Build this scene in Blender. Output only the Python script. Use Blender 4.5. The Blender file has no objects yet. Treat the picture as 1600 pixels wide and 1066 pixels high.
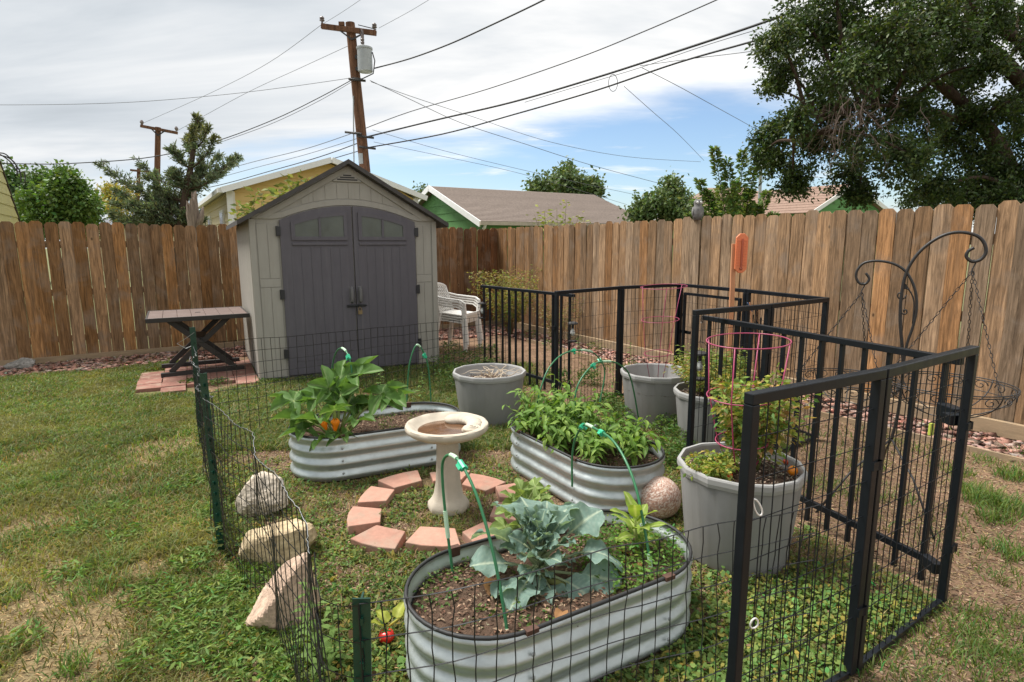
import bpy, math, random
import numpy as np
from mathutils import Vector, Matrix, noise as mnoise

random.seed(7)
scene = bpy.context.scene
COL = scene.collection
rad = math.radians

# ------------------------------------------------------------------ camera
CAM_F, CAM_P, CAM_R, CAM_H = 911.25, 0.16333, 0.00376, 1.5209     # focal (px of 1600), pitch, roll, height
cp, sp, cr, sr = math.cos(CAM_P), math.sin(CAM_P), math.cos(CAM_R), math.sin(CAM_R)
FWD = Vector((0, cp, -sp)); R0 = Vector((1, 0, 0)); D0 = Vector((0, -sp, -cp))
RGT = R0 * cr + D0 * sr; DWN = R0 * -sr + D0 * cr
cd = bpy.data.cameras.new('camera'); cam = bpy.data.objects.new('camera', cd); COL.objects.link(cam)
cd.sensor_width = 36.0; cd.lens = CAM_F / 1600 * 36; cd.clip_start = 0.05; cd.clip_end = 2000
UPV = -DWN; BK = -FWD
cam.matrix_world = Matrix(((RGT.x, UPV.x, BK.x, 0), (RGT.y, UPV.y, BK.y, 0), (RGT.z, UPV.z, BK.z, CAM_H), (0, 0, 0, 1)))
scene.camera = cam

# ------------------------------------------------------------------ light
SUN_EL, SUN_AZ = 60, -68          # degrees; azimuth from +Y towards +X
SUN_STR, SUN_ANG = 2.9, 26
SKY_STR, CLOUD = 0.10, 5.1
EXPO = 1.15
w = bpy.data.worlds.new('World'); scene.world = w; w.use_nodes = True
nt = w.node_tree; N = nt.nodes; L = nt.links; N.clear()
out = N.new('ShaderNodeOutputWorld'); bg = N.new('ShaderNodeBackground'); bg.inputs[1].default_value = SKY_STR
L.new(bg.outputs[0], out.inputs[0])
sky = N.new('ShaderNodeTexSky'); sky.sky_type = 'NISHITA'; sky.sun_disc = False
sky.sun_elevation = rad(SUN_EL); sky.sun_rotation = rad(SUN_AZ); sky.air_density = 1.0; sky.dust_density = 0.6; sky.ozone_density = 1.2
tc = N.new('ShaderNodeTexCoord')
sep = N.new('ShaderNodeSeparateXYZ'); L.new(tc.outputs['Generated'], sep.inputs[0])
def wmath(op, a, b=None, c=None, clamp=False):
    m = N.new('ShaderNodeMath'); m.operation = op; m.use_clamp = clamp
    for i, v in enumerate((a, b, c)):
        if v is None: continue
        if isinstance(v, (int, float)): m.inputs[i].default_value = v
        else: L.new(v, m.inputs[i])
    return m.outputs[0]
def wnoise(vec, scale, det=5, rough=.55, dist=0.0):
    n = N.new('ShaderNodeTexNoise'); n.inputs['Scale'].default_value = scale; n.inputs['Detail'].default_value = det
    n.inputs['Roughness'].default_value = rough; n.inputs['Distortion'].default_value = dist
    L.new(vec, n.inputs['Vector']); return n.outputs['Fac']
def wsmooth(v, lo, hi):
    m = N.new('ShaderNodeMapRange'); m.interpolation_type = 'SMOOTHSTEP'
    m.inputs['From Min'].default_value = lo; m.inputs['From Max'].default_value = hi
    L.new(v, m.inputs['Value']); return m.outputs[0]
zc = wmath('ADD', wmath('MAXIMUM', sep.outputs[2], 0.0), 0.16)
px_ = wmath('DIVIDE', sep.outputs[0], zc); py_ = wmath('DIVIDE', sep.outputs[1], zc)
cv = N.new('ShaderNodeCombineXYZ'); L.new(px_, cv.inputs[0]); L.new(py_, cv.inputs[1])
mp = N.new('ShaderNodeMapping'); mp.inputs['Rotation'].default_value = (0, 0, rad(28)); mp.inputs['Scale'].default_value = (.55, 1.25, 1)
L.new(cv.outputs[0], mp.inputs[0])
nA = wnoise(mp.outputs[0], 0.9, 6, .55, .4)
nB = wnoise(mp.outputs[0], 3.2, 5, .6, .3)
el = wmath('ARCSINE', sep.outputs[2])                          # elevation (rad)
az = wmath('ARCTAN2', sep.outputs[0], sep.outputs[1])          # azimuth (rad), 0 = +Y
# a clear band low in the sky, from a little left of north round to the east
wob = wmath('MULTIPLY_ADD', nA, .16, -.08)
wob2 = wmath('MULTIPLY_ADD', nB, .07, -.035)
e2 = wmath('ADD', wmath('ADD', el, wob), wob2)
dz = wmath('ABSOLUTE', wmath('SUBTRACT', az, .30))
top = wmath('MULTIPLY_ADD', dz, -.16, .255)
gap = wsmooth(wmath('SUBTRACT', top, e2), -.03, .055)
gap = wmath('MULTIPLY', gap, wsmooth(wmath('MULTIPLY', dz, -1.0), -1.1, -.45))
low = wsmooth(wmath('ADD', el, wmath('MULTIPLY', wob, .6)), .015, .07)
gap = wmath('MULTIPLY', gap, wmath('MULTIPLY_ADD', low, .8, .2))
gap = wmath('MULTIPLY', gap, wmath('SUBTRACT', 1.0, wmath('MULTIPLY', wsmooth(nB, .56, .74), .6)))
bright = wsmooth(nA, .30, .66)
fine = wmath('MULTIPLY_ADD', nB, .09, -.045)
g1 = wmath('MULTIPLY_ADD', bright, .32, .70)
side = wsmooth(az, -.95, .0)                                   # thinner, brighter cloud towards the gap
g1 = wmath('MULTIPLY', wmath('ADD', g1, fine), wmath('MULTIPLY_ADD', side, .22, .80))
cc = N.new('ShaderNodeMix'); cc.data_type = 'RGBA'; cc.inputs['A'].default_value = (.86, .93, 1.0, 1); cc.inputs['B'].default_value = (1, .995, .985, 1)
L.new(wsmooth(g1, .6, 1.0), cc.inputs['Factor'])
cm = N.new('ShaderNodeVectorMath'); cm.operation = 'SCALE'; L.new(cc.outputs['Result'], cm.inputs[0])
L.new(wmath('MULTIPLY', g1, CLOUD), cm.inputs['Scale'])
mx = N.new('ShaderNodeMix'); mx.data_type = 'RGBA'
L.new(gap, mx.inputs['Factor']); L.new(cm.outputs[0], mx.inputs['A'])
sk = N.new('ShaderNodeVectorMath'); sk.operation = 'SCALE'; sk.operation = 'MULTIPLY'; sk.inputs[1].default_value = (.66, .70, .745); L.new(sky.outputs[0], sk.inputs[0])
L.new(sk.outputs[0], mx.inputs['B']); L.new(mx.outputs['Result'], bg.inputs[0])

sd = bpy.data.lights.new('sun', 'SUN'); sd.energy = SUN_STR; sd.angle = rad(SUN_ANG); sd.color = (1, .965, .91)
sun = bpy.data.objects.new('sun', sd); COL.objects.link(sun)
sv = Vector((math.sin(rad(SUN_AZ)) * math.cos(rad(SUN_EL)), math.cos(rad(SUN_AZ)) * math.cos(rad(SUN_EL)), math.sin(rad(SUN_EL))))
sun.rotation_euler = sv.to_track_quat('Z', 'Y').to_euler(); sun.location = sv * 60
vs = scene.view_settings
vs.view_transform = 'Standard'; vs.look = 'None'; vs.exposure = EXPO; vs.gamma = 1; vs.use_curve_mapping = False

# ------------------------------------------------------------------ survey: pixel of the photo -> real point
def ray(px, py):
    a = (px - 800) / CAM_F; b = (py - 533) / CAM_F
    return RGT * a + DWN * b + FWD
def at(px, py, z=0.0):
    d = ray(px, py); t = (z - CAM_H) / d.z
    return Vector((d.x * t, d.y * t, z))
def on_plane(px, py, A, B):
    """point of the vertical plane through plan points A, B"""
    d = ray(px, py); n = Vector((-(B[1] - A[1]), B[0] - A[0], 0))
    t = (n.x * A[0] + n.y * A[1]) / (n.x * d.x + n.y * d.y)
    return Vector((d.x * t, d.y * t, CAM_H + d.z * t))
def at_y(px, py, y):
    d = ray(px, py); t = y / d.y
    return Vector((d.x * t, y, CAM_H + d.z * t))

# ------------------------------------------------------------------ mesh helpers
class MB:
    def __init__(s): s.v = []; s.f = []; s.c = []; s.col = (1, 1, 1)
    def add(s, vs_, fs):
        o = len(s.v); s.v += [tuple(x) for x in vs_]; s.c += [s.col] * len(vs_)
        s.f += [tuple(i + o for i in f) for f in fs]
    def box(s, c, d, rz=0.0, M=None):
        x, y, z = d[0] / 2, d[1] / 2, d[2] / 2
        vs_ = [Vector(p) for p in ((-x, -y, -z), (x, -y, -z), (x, y, -z), (-x, y, -z), (-x, -y, z), (x, -y, z), (x, y, z), (-x, y, z))]
        R = M if M is not None else Matrix.Rotation(rz, 3, 'Z')
        s.add([R @ v + Vector(c) for v in vs_], [(3, 2, 1, 0), (4, 5, 6, 7), (0, 1, 5, 4), (1, 2, 6, 5), (2, 3, 7, 6), (3, 0, 4, 7)])
    def bar(s, p, q, w_, h, up=(0, 0, 1)):
        p, q = Vector(p), Vector(q); d = (q - p); ln = d.length; d.normalize()
        up = Vector(up)
        if abs(d.dot(up)) > .98: up = Vector((0, 1, 0))
        x = d.cross(up).normalized(); z = x.cross(d)
        M = Matrix((x, d, z)).transposed()
        s.box((p + q) / 2, (w_, ln, h), M=M)
    def tube(s, pts, r, n=6, closed=False, cap=True):
        pts = [Vector(p) for p in pts]; k = len(pts)
        rs = r if isinstance(r, (list, tuple)) else [r] * k
        rings = []; prev = None
        for i in range(k):
            a = pts[(i - 1) % k] if (closed or i > 0) else pts[i]; b = pts[(i + 1) % k] if (closed or i < k - 1) else pts[i]
            t = (b - a)
            if t.length < 1e-9: t = Vector((0, 0, 1))
            t.normalize()
            if prev is None:
                x = t.orthogonal().normalized()
            else:
                x = prev - t * prev.dot(t)
                x = x.normalized() if x.length > 1e-6 else t.orthogonal().normalized()
            prev = x; y = t.cross(x)
            rings.append([pts[i] + (x * math.cos(2 * math.pi * j / n) + y * math.sin(2 * math.pi * j / n)) * rs[i] for j in range(n)])
        vs_ = [v for rg in rings for v in rg]; fs = []
        for i in range(k if closed else k - 1):
            i2 = (i + 1) % k
            for j in range(n):
                fs.append((i * n + j, i * n + (j + 1) % n, i2 * n + (j + 1) % n, i2 * n + j))
        if cap and not closed:
            fs.append(tuple(range(n - 1, -1, -1))); fs.append(tuple((k - 1) * n + j for j in range(n)))
        s.add(vs_, fs)
    def lathe(s, prof, n=24, c=(0, 0, 0), fn=None, cap=False):
        vs_ = []; fs = []
        for i, (r, z) in enumerate(prof):
            for j in range(n):
                a = 2 * math.pi * j / n; rr, zz = (fn(r, z, a) if fn else (r, z))
                vs_.append((c[0] + rr * math.cos(a), c[1] + rr * math.sin(a), c[2] + zz))
        for i in range(len(prof) - 1):
            for j in range(n):
                fs.append((i * n + j, i * n + (j + 1) % n, (i + 1) * n + (j + 1) % n, (i + 1) * n + j))
        if cap:
            fs.append(tuple(range(n - 1, -1, -1))); fs.append(tuple((len(prof) - 1) * n + j for j in range(n)))
        s.add(vs_, fs)
    def prism(s, poly, fn, d0, d1):
        """poly: 2-D outline (ccw), fn(x, y, d) -> 3-D point"""
        n = len(poly)
        s.add([fn(x, y, d0) for x, y in poly] + [fn(x, y, d1) for x, y in poly],
              [tuple(range(n - 1, -1, -1)), tuple(range(n, 2 * n))] + [(i, (i + 1) % n, n + (i + 1) % n, n + i) for i in range(n)])
    def ball(s, c, r, nu=12, nv=8):
        r = r if isinstance(r, (list, tuple)) else (r, r, r)
        vs_ = []; fs = []
        for i in range(nv + 1):
            th = math.pi * i / nv
            for j in range(nu):
                a = 2 * math.pi * j / nu
                vs_.append((c[0] + r[0] * math.sin(th) * math.cos(a), c[1] + r[1] * math.sin(th) * math.sin(a), c[2] - r[2] * math.cos(th)))
        for i in range(nv):
            for j in range(nu):
                fs.append((i * nu + j, i * nu + (j + 1) % nu, (i + 1) * nu + (j + 1) % nu, (i + 1) * nu + j))
        s.add(vs_, fs)
    def mesh(s, name, mat, smooth=None):
        me = bpy.data.meshes.new(name); me.from_pydata(s.v, [], s.f)
        if any(c != (1, 1, 1) for c in s.c):
            at_ = me.color_attributes.new('Col', 'FLOAT_COLOR', 'POINT')
            at_.data.foreach_set('color', np.array([(*c, 1) for c in s.c], dtype=np.float32).ravel())
        if mat: me.materials.append(mat)
        if smooth:
            me.polygons.foreach_set('use_smooth', [True] * len(me.polygons))
            if smooth is not True: me.set_sharp_from_angle(angle=rad(smooth))
        me.update(); return me
    def build(s, name, mat, parent=None, smooth=None, loc=(0, 0, 0), rz=0.0, bevel=0):
        o = bpy.data.objects.new(name, s.mesh(name, mat, smooth)); COL.objects.link(o)
        o.location = loc; o.rotation_euler = (0, 0, rz)
        if parent: o.parent = parent
        if bevel:
            b = o.modifiers.new('bevel', 'BEVEL'); b.width = bevel; b.segments = 2; b.limit_method = 'ANGLE'; b.angle_limit = rad(40)
        return o

def np_mesh(name, V, F, mat, col=None, smooth=False):
    """fast mesh from numpy arrays; F is (M, k)"""
    me = bpy.data.meshes.new(name); V = np.asarray(V, np.float32); F = np.asarray(F, np.int32); k = F.shape[1]
    me.vertices.add(len(V)); me.vertices.foreach_set('co', V.ravel())
    me.loops.add(F.size); me.loops.foreach_set('vertex_index', F.ravel())
    me.polygons.add(len(F)); me.polygons.foreach_set('loop_start', np.arange(0, F.size, k, dtype=np.int32))
    me.polygons.foreach_set('loop_total', np.full(len(F), k, np.int32))
    if smooth: me.polygons.foreach_set('use_smooth', np.ones(len(F), bool))
    if col is not None:
        a = me.color_attributes.new('Col', 'FLOAT_COLOR', 'POINT')
        c = np.ones((len(V), 4), np.float32); c[:, :3] = col; a.data.foreach_set('color', c.ravel())
    me.materials.append(mat); me.update(calc_edges=True); return me
def link(name, me, parent=None, loc=(0, 0, 0), rz=0.0):
    o = bpy.data.objects.new(name, me); COL.objects.link(o); o.location = loc; o.rotation_euler = (0, 0, rz)
    if parent: o.parent = parent
    return o
def tag(o, label=None, cat=None, group=None, kind=None):
    if label: o['label'] = label
    if cat: o['category'] = cat
    if group: o['group'] = group
    if kind: o['kind'] = kind
    return o
def thing(name, loc, label, cat, group=None, rz=0.0):
    o = bpy.data.objects.new(name, None); COL.objects.link(o); o.empty_display_size = .1
    o.location = loc; o.rotation_euler = (0, 0, rz)
    return tag(o, label, cat, group)
def copy_tree(root, loc=None, rz=None):
    c = root.copy(); COL.objects.link(c)
    if loc is not None: c.location = loc
    if rz is not None: c.rotation_euler = (0, 0, rz)
    def rec(a, b):
        for ch in a.children:
            d = ch.copy(); COL.objects.link(d); d.parent = b; rec(ch, d)
    rec(root, c); return c

# ------------------------------------------------------------------ materials
def material(name, col=(.5, .5, .5), rough=.6, metal=0.0, var=.18, scale=6.0, stretch=(1, 1, 1), bump=.15, bscale=60.0,
             attr=False, objcol=False, fol=0.0, stain=None, spec=.5, rnd=True, bdist=.004, grain=None, clear=0.0, streak=None):
    m = bpy.data.materials.new(name); m.use_nodes = True
    t = m.node_tree; N = t.nodes; L = t.links; N.clear()
    o = N.new('ShaderNodeOutputMaterial'); b = N.new('ShaderNodeBsdfPrincipled')
    b.inputs['Roughness'].default_value = rough; b.inputs['Metallic'].default_value = metal
    b.inputs['Specular IOR Level'].default_value = spec
    if clear: b.inputs['Coat Weight'].default_value = clear
    tc = N.new('ShaderNodeTexCoord'); oi = N.new('ShaderNodeObjectInfo')
    vec = tc.outputs['Object']
    if rnd:
        sc = N.new('ShaderNodeMath'); sc.operation = 'MULTIPLY'; sc.inputs[1].default_value = 37.0; L.new(oi.outputs['Random'], sc.inputs[0])
        ad = N.new('ShaderNodeVectorMath'); ad.operation = 'ADD'; L.new(vec, ad.inputs[0]); L.new(sc.outputs[0], ad.inputs[1]); vec = ad.outputs[0]
    mp = N.new('ShaderNodeMapping'); mp.inputs['Scale'].default_value = stretch; L.new(vec, mp.inputs[0]); vec_s = mp.outputs[0]
    def noise(v, s, d=5, r=.6, dist=0.0):
        n = N.new('ShaderNodeTexNoise'); n.inputs['Scale'].default_value = s; n.inputs['Detail'].default_value = d
        n.inputs['Roughness'].default_value = r; n.inputs['Distortion'].default_value = dist; L.new(v, n.inputs['Vector']); return n.outputs['Fac']
    def maprange(v, a, b_, c, d, smooth=False):
        n = N.new('ShaderNodeMapRange'); n.interpolation_type = 'SMOOTHSTEP' if smooth else 'LINEAR'
        for k, x in zip(('From Min', 'From Max', 'To Min', 'To Max'), (a, b_, c, d)): n.inputs[k].default_value = x
        L.new(v, n.inputs['Value']); return n.outputs[0]
    def mix(f, a, b_, mode='MIX'):
        n = N.new('ShaderNodeMix'); n.data_type = 'RGBA'; n.blend_type = mode
        for k, x in (('Factor', f), ('A', a), ('B', b_)):
            if hasattr(x, 'is_linked'): L.new(x, n.inputs[k])
            elif isinstance(x, (int, float)): n.inputs[k].default_value = x
            else: n.inputs[k].default_value = (*x, 1)
        return n.outputs['Result']
    if attr:
        a = N.new('ShaderNodeVertexColor'); a.layer_name = 'Col'; c = a.outputs['Color']
        if objcol: c = mix(1.0, c, oi.outputs['Color'], 'MULTIPLY')
    elif objcol: c = oi.outputs['Color']
    else: c = mix(0.0, col, col)
    if var:
        f = noise(vec_s, scale)
        g = maprange(f, .25, .75, 1 - var, 1 + var)
        s = N.new('ShaderNodeVectorMath'); s.operation = 'SCALE'; L.new(c, s.inputs[0]); L.new(g, s.inputs['Scale']); c = s.outputs[0]
    if grain:                                   # long wood grain and knots
        f2 = noise(vec_s, grain, 6, .65, 1.2)
        g2 = maprange(f2, .34, .68, .50, 1.30)
        s = N.new('ShaderNodeVectorMath'); s.operation = 'SCALE'; L.new(c, s.inputs[0]); L.new(g2, s.inputs['Scale']); c = s.outputs[0]
        vo = N.new('ShaderNodeTexVoronoi'); vo.inputs['Scale'].default_value = 4.4; vo.inputs['Randomness'].default_value = 1
        mk = N.new('ShaderNodeMapping'); mk.inputs['Scale'].default_value = (1, 0, .62); L.new(vec, mk.inputs[0]); L.new(mk.outputs[0], vo.inputs['Vector'])
        mf = N.new('ShaderNodeMapping'); mf.inputs['Scale'].default_value = (95, 95, 2.2); L.new(vec, mf.inputs[0])
        g3 = maprange(noise(mf.outputs[0], 1.0, 5, .7, .3), .33, .67, .66, 1.26); s = N.new('ShaderNodeVectorMath'); s.operation = 'SCALE'; L.new(c, s.inputs[0]); L.new(g3, s.inputs['Scale']); c = s.outputs[0]
        k = maprange(vo.outputs['Distance'], .03, .16, .38, 0, True); c = mix(k, c, (.40, .26, .14))
        k = maprange(vo.outputs['Distance'], .02, .075, .85, 0, True); c = mix(k, c, (.045, .024, .013))
    if stain:                                   # blotches of a second colour: (colour, scale, lo, hi, strength)
        f3 = noise(vec, stain[1], 5, .6, .5)
        c = mix(maprange(f3, stain[2], stain[3], 0, stain[4], True), c, stain[0])
    if streak:                                  # thin vertical runs of a second colour: (colour, strength)
        ms = N.new('ShaderNodeMapping'); ms.inputs['Scale'].default_value = (22, 22, .9); L.new(vec, ms.inputs[0])
        f4 = noise(ms.outputs[0], 1.0, 4, .6)
        c = mix(maprange(f4, .52, .72, 0, streak[1], True), c, streak[0])
    L.new(c, b.inputs['Base Color'])
    if bump:
        f = noise(vec_s, bscale, 4, .6)
        bp = N.new('ShaderNodeBump'); bp.inputs['Strength'].default_value = bump; bp.inputs['Distance'].default_value = bdist
        L.new(f, bp.inputs['Height']); L.new(bp.outputs[0], b.inputs['Normal'])
    if rough < .9 and var:
        r = maprange(noise(vec, scale * 2.3), .3, .7, max(.02, rough - .08), min(1, rough + .1)); L.new(r, b.inputs['Roughness'])
    if fol:
        tr = N.new('ShaderNodeBsdfTranslucent'); s = N.new('ShaderNodeVectorMath'); s.operation = 'MULTIPLY'
        s.inputs[1].default_value = (1.5, 1.45, .7); L.new(c, s.inputs[0]); L.new(s.outputs[0], tr.inputs['Color'])
        ms = N.new('ShaderNodeMixShader'); ms.inputs[0].default_value = fol
        L.new(b.outputs[0], ms.inputs[1]); L.new(tr.outputs[0], ms.inputs[2]); L.new(ms.outputs[0], o.inputs[0])
    else: L.new(b.outputs[0], o.inputs[0])
    return m

M = {}
M['ground'] = material('ground', attr=True, rough=.95, var=.28, scale=9, bump=.7, bscale=55, spec=.15, rnd=False, bdist=.02)
M['grass'] = material('grass', attr=True, rough=.55, var=0, bump=0, fol=.35, spec=.3)
M['leaf'] = material('leaf', attr=True, rough=.58, var=.14, scale=25, bump=0, fol=.32, spec=.2)
M['crown'] = material('crown', attr=True, rough=.5, var=0, bump=0, fol=.25, spec=.35)
M['litter'] = material('litter', attr=True, rough=.85, var=.2, scale=60, bump=.2, spec=.2)
M['stone'] = material('stone', attr=True, rough=.9, var=.42, scale=34, bump=.8, bscale=60, bdist=.008, spec=.2)
M['soil'] = material('soil', (.105, .067, .046), .95, var=.4, scale=30, bump=.9, bscale=90, bdist=.02, spec=.15)
M['picket'] = material('picket', objcol=True, rough=.82, var=.16, scale=3, stretch=(9, 9, .8), bump=.5, bscale=22, grain=4.2, spec=.15,
                       stain=((.26, .21, .165), 3.0, .48, .70, .45), streak=((.11, .072, .045), .6))
M['timber'] = material('timber', (.33, .24, .15), .85, var=.2, scale=4, stretch=(1.2, 1.2, 8), bump=.4, bscale=25, stain=((.22, .18, .14), 3, .5, .7, .5), spec=.15)
M['bark'] = material('bark', (.085, .06, .045), .95, var=.4, scale=7, stretch=(3, 3, .6), bump=.9, bscale=16, bdist=.03, spec=.1)
M['paint_black'] = material('paint_black', (.006, .008, .011), .40, spec=.3, var=.2, scale=9, bump=.06, bscale=120, stain=((.02, .021, .023), 14, .62, .78, .3))
M['wire_black'] = material('wire_black', (.006, .006, .007), .5, var=.2, bump=0)
M['wire_steel'] = material('wire_steel', (.33, .34, .34), .45, metal=.8, var=.2, bump=0)
M['post_green'] = material('post_green', (.005, .042, .026), .3, var=.2, scale=10, bump=.08, stain=((.03, .05, .035), 20, .58, .72, .5))
M['iron'] = material('iron', (.022, .02, .019), .5, var=.25, scale=30, bump=.15, stain=((.06, .035, .022), 25, .55, .7, .5))
M['galv'] = material('galv', (.52, .565, .56), .42, metal=.72, var=.10, scale=18, bump=.10, bscale=30, stain=((.42, .43, .41), 5, .5, .78, .35), bdist=.002)
M['rubber'] = material('rubber', (.02, .02, .02), .6, var=.2)
M['rust'] = material('rust', (.075, .035, .022), .8, var=.3, scale=40)
M['pot'] = material('pot', (.235, .232, .226), .5, var=.08, scale=5, bump=.08, bscale=70, stain=((.28, .275, .26), 3, .45, .75, .35), streak=((.20, .195, .185), .45))
M['pot_rim'] = material('pot_rim', (.34, .335, .325), .5, var=.08, scale=6, bump=.08, bscale=70)
M['hoop'] = material('hoop', (.03, .16, .065), .4, var=.12, scale=20, bump=0)
M['sleeve'] = material('sleeve', (.42, .60, .42), .45, var=.08, bump=0)
M['clip'] = material('clip', (.03, .42, .22), .4, var=.08, bump=0)
M['concrete_cream'] = material('concrete_cream', (.50, .44, .355), .88, var=.10, scale=9, bump=.35, bscale=110, stain=((.38, .33, .26), 6, .52, .72, .5), spec=.2)
M['brick'] = material('brick', objcol=True, rough=.92, var=.16, scale=22, bump=.5, bscale=90, stain=((.34, .25, .19), 9, .45, .70, .7), spec=.15)
M['shed_wall'] = material('shed_wall', (.33, .312, .272), .62, var=.07, scale=3, bump=.12, bscale=18, stretch=(4, 4, 1), streak=((.27, .25, .21), .45))
M['shed_door'] = material('shed_door', (.098, .090, .104), .6, var=.08, scale=4, bump=.12, bscale=18, stretch=(4, 4, 1), streak=((.14, .132, .14), .4))
M['shed_roof'] = material('shed_roof', (.06, .055, .052), .75, var=.2, scale=12, bump=.3)
M['window_frosted'] = material('window_frosted', (.07, .08, .06), .12, var=.3, scale=4, bump=.05)
M['plastic_black'] = material('plastic_black', (.02, .02, .022), .45, var=.1)
M['plastic_white'] = material('plastic_white', (.76, .74, .70), .42, var=.05, scale=5, bump=.03, stain=((.6, .57, .5), 6, .55, .75, .4))
M['table_top'] = material('table_top', (.125, .082, .068), .6, var=.14, scale=8, stretch=(1, 6, 1), bump=.2, bscale=30, stain=((.17, .125, .11), 5, .5, .7, .6))
M['brown_metal'] = material('brown_metal', (.02, .016, .014), .5, var=.2, bump=.05)
M['pole_wood'] = material('pole_wood', (.165, .085, .05), .85, var=.25, scale=3, stretch=(6, 6, .5), bump=.4, bscale=12, grain=2.0, spec=.15)
M['steel_grey'] = material('steel_grey', (.36, .38, .38), .45, metal=.2, var=.1, scale=5)
M['ceramic'] = material('ceramic', (.16, .13, .12), .3, var=.1)
M['cable'] = material('cable', (.02, .02, .022), .6, var=0, bump=0)
M['cable_thin'] = material('cable_thin', (.10, .105, .115), .6, var=0, bump=0)
M['siding_yellow'] = material('siding_yellow', (.62, .44, .17), .7, var=.06, scale=4, bump=.1)
M['siding_cream'] = material('siding_cream', (.56, .47, .30), .7, var=.06, scale=4, bump=.1)
M['siding_lime'] = material('siding_lime', (.52, .47, .20), .7, var=.06, scale=4, bump=.1)
M['siding_green'] = material('siding_green', (.11, .27, .085), .7, var=.08, scale=4, bump=.1)
M['trim_white'] = material('trim_white', (.74, .74, .72), .55, var=.05, scale=4, bump=.03)
M['shingle'] = material('shingle', objcol=True, rough=.92, var=.25, scale=14, bump=.5, bscale=40, spec=.1)
M['tomato'] = material('tomato', attr=True, rough=.25, var=.05, bump=0)
M['blossom'] = material('blossom', (.85, .30, .01), .5, var=.1, bump=0, fol=.3)
M['cage_pink'] = material('cage_pink', (.32, .04, .10), .4, var=.12, scale=12, bump=0)
M['orange_plastic'] = material('orange_plastic', (.78, .22, .09), .5, var=.08, scale=12)
M['stake_wood'] = material('stake_wood', (.58, .26, .13), .75, var=.15, scale=5, stretch=(6, 6, .6))
M['aggregate'] = material('aggregate', attr=True, rough=.85, var=.1, scale=90, bump=.4, bscale=140)
M['water'] = material('water', (.12, .06, .03), .06, var=.35, scale=22, bump=.08, bscale=30, spec=.6)
M['glass_bulb'] = material('glass_bulb', (.72, .72, .68), .1, var=0, bump=0)
M['owl'] = material('owl', (.16, .155, .15), .7, var=.5, scale=22, bump=.3)
M['canvas_white'] = material('canvas_white', (.7, .7, .68), .5, var=.05)
def pylon(*a): pass
U = Vector((math.cos(rad(31.8)), math.sin(rad(31.8)), 0))      # along the back fence (to the corner)
Vd = Vector((-U.y, U.x, 0))                                    # away from the camera, across the alley

# ------------------------------------------------------------------ numpy noise
def vn(x, y, s, seed=0, octv=3):
    x = np.asarray(x, float) / s; y = np.asarray(y, float) / s; tot = 0; amp = 1; nrm = 0
    for o in range(octv):
        rng = np.random.RandomState(seed * 31 + o); T = rng.rand(64, 64)
        xi = np.floor(x).astype(int); yi = np.floor(y).astype(int); fx = x - xi; fy = y - yi
        fx = fx * fx * (3 - 2 * fx); fy = fy * fy * (3 - 2 * fy)
        a = T[xi % 64, yi % 64]; b = T[(xi + 1) % 64, yi % 64]; c = T[xi % 64, (yi + 1) % 64]; d = T[(xi + 1) % 64, (yi + 1) % 64]
        tot = tot + amp * ((a * (1 - fx) + b * fx) * (1 - fy) + (c * (1 - fx) + d * fx) * fy); nrm += amp
        amp *= .5; x = x * 2.03 + 11.3; y = y * 2.03 + 5.7
    return tot / nrm
def sstep(a, b, x):
    t = np.clip((x - a) / (b - a), 0, 1); return t * t * (3 - 2 * t)
def in_poly(x, y, poly):
    r = np.zeros(np.shape(x), bool); n = len(poly)
    for i in range(n):
        x0, y0 = poly[i][:2]; x1, y1 = poly[(i + 1) % n][:2]
        if y0 == y1: continue
        c = ((y0 > y) != (y1 > y)) & (x < (x1 - x0) * (y - y0) / (y1 - y0) + x0); r ^= c
    return r
def norm_rows(a): return a / np.maximum(np.linalg.norm(a, axis=1, keepdims=True), 1e-9)

def leaf_cloud(P, D, size, aspect, colr, rng, fold=.25, up=.35):
    """one folded 4-point leaf per row of P, pointing along D"""
    n = len(P); D = norm_rows(D); up_ = np.tile([0, 0, 1.0], (n, 1)) * up + rng.randn(n, 3) * .6
    S = norm_rows(np.cross(D, up_)); Nn = np.cross(S, D)
    ln = size * (.7 + .6 * rng.rand(n))[:, None]; wd = ln * aspect * .5
    mid = P + D * ln * .45
    V = np.stack([P, mid + S * wd + Nn * wd * fold, P + D * ln - Nn * ln * .12, mid - S * wd + Nn * wd * fold], 1).reshape(-1, 3)
    b = np.arange(n)[:, None] * 4
    F = np.concatenate([b + [0, 1, 2], b + [0, 2, 3]])
    return V, F, np.repeat(colr, 4, 0)
def round_leaves(P, size, tilt, colr, rng):
    """six-sided little leaf lying on the ground, tilted at random"""
    n = len(P); a0 = rng.rand(n) * 6.28; k = 6
    nx, ny = rng.randn(n) * tilt, rng.randn(n) * tilt
    V = np.zeros((n, k, 3)); s = size * (.6 + .7 * rng.rand(n))
    for j in range(k):
        a = a0 + 2 * math.pi * j / k; r = s * (1.0 if j % 3 else .82)
        dx, dy = r * np.cos(a), r * np.sin(a)
        V[:, j, 0] = P[:, 0] + dx; V[:, j, 1] = P[:, 1] + dy; V[:, j, 2] = P[:, 2] + dx * nx + dy * ny
    b = np.arange(n)[:, None] * k
    F = np.concatenate([b + [0, 1, 2], b + [0, 2, 3], b + [0, 3, 5], b + [3, 4, 5]])
    return V.reshape(-1, 3), F, np.repeat(colr, k, 0)
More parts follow.
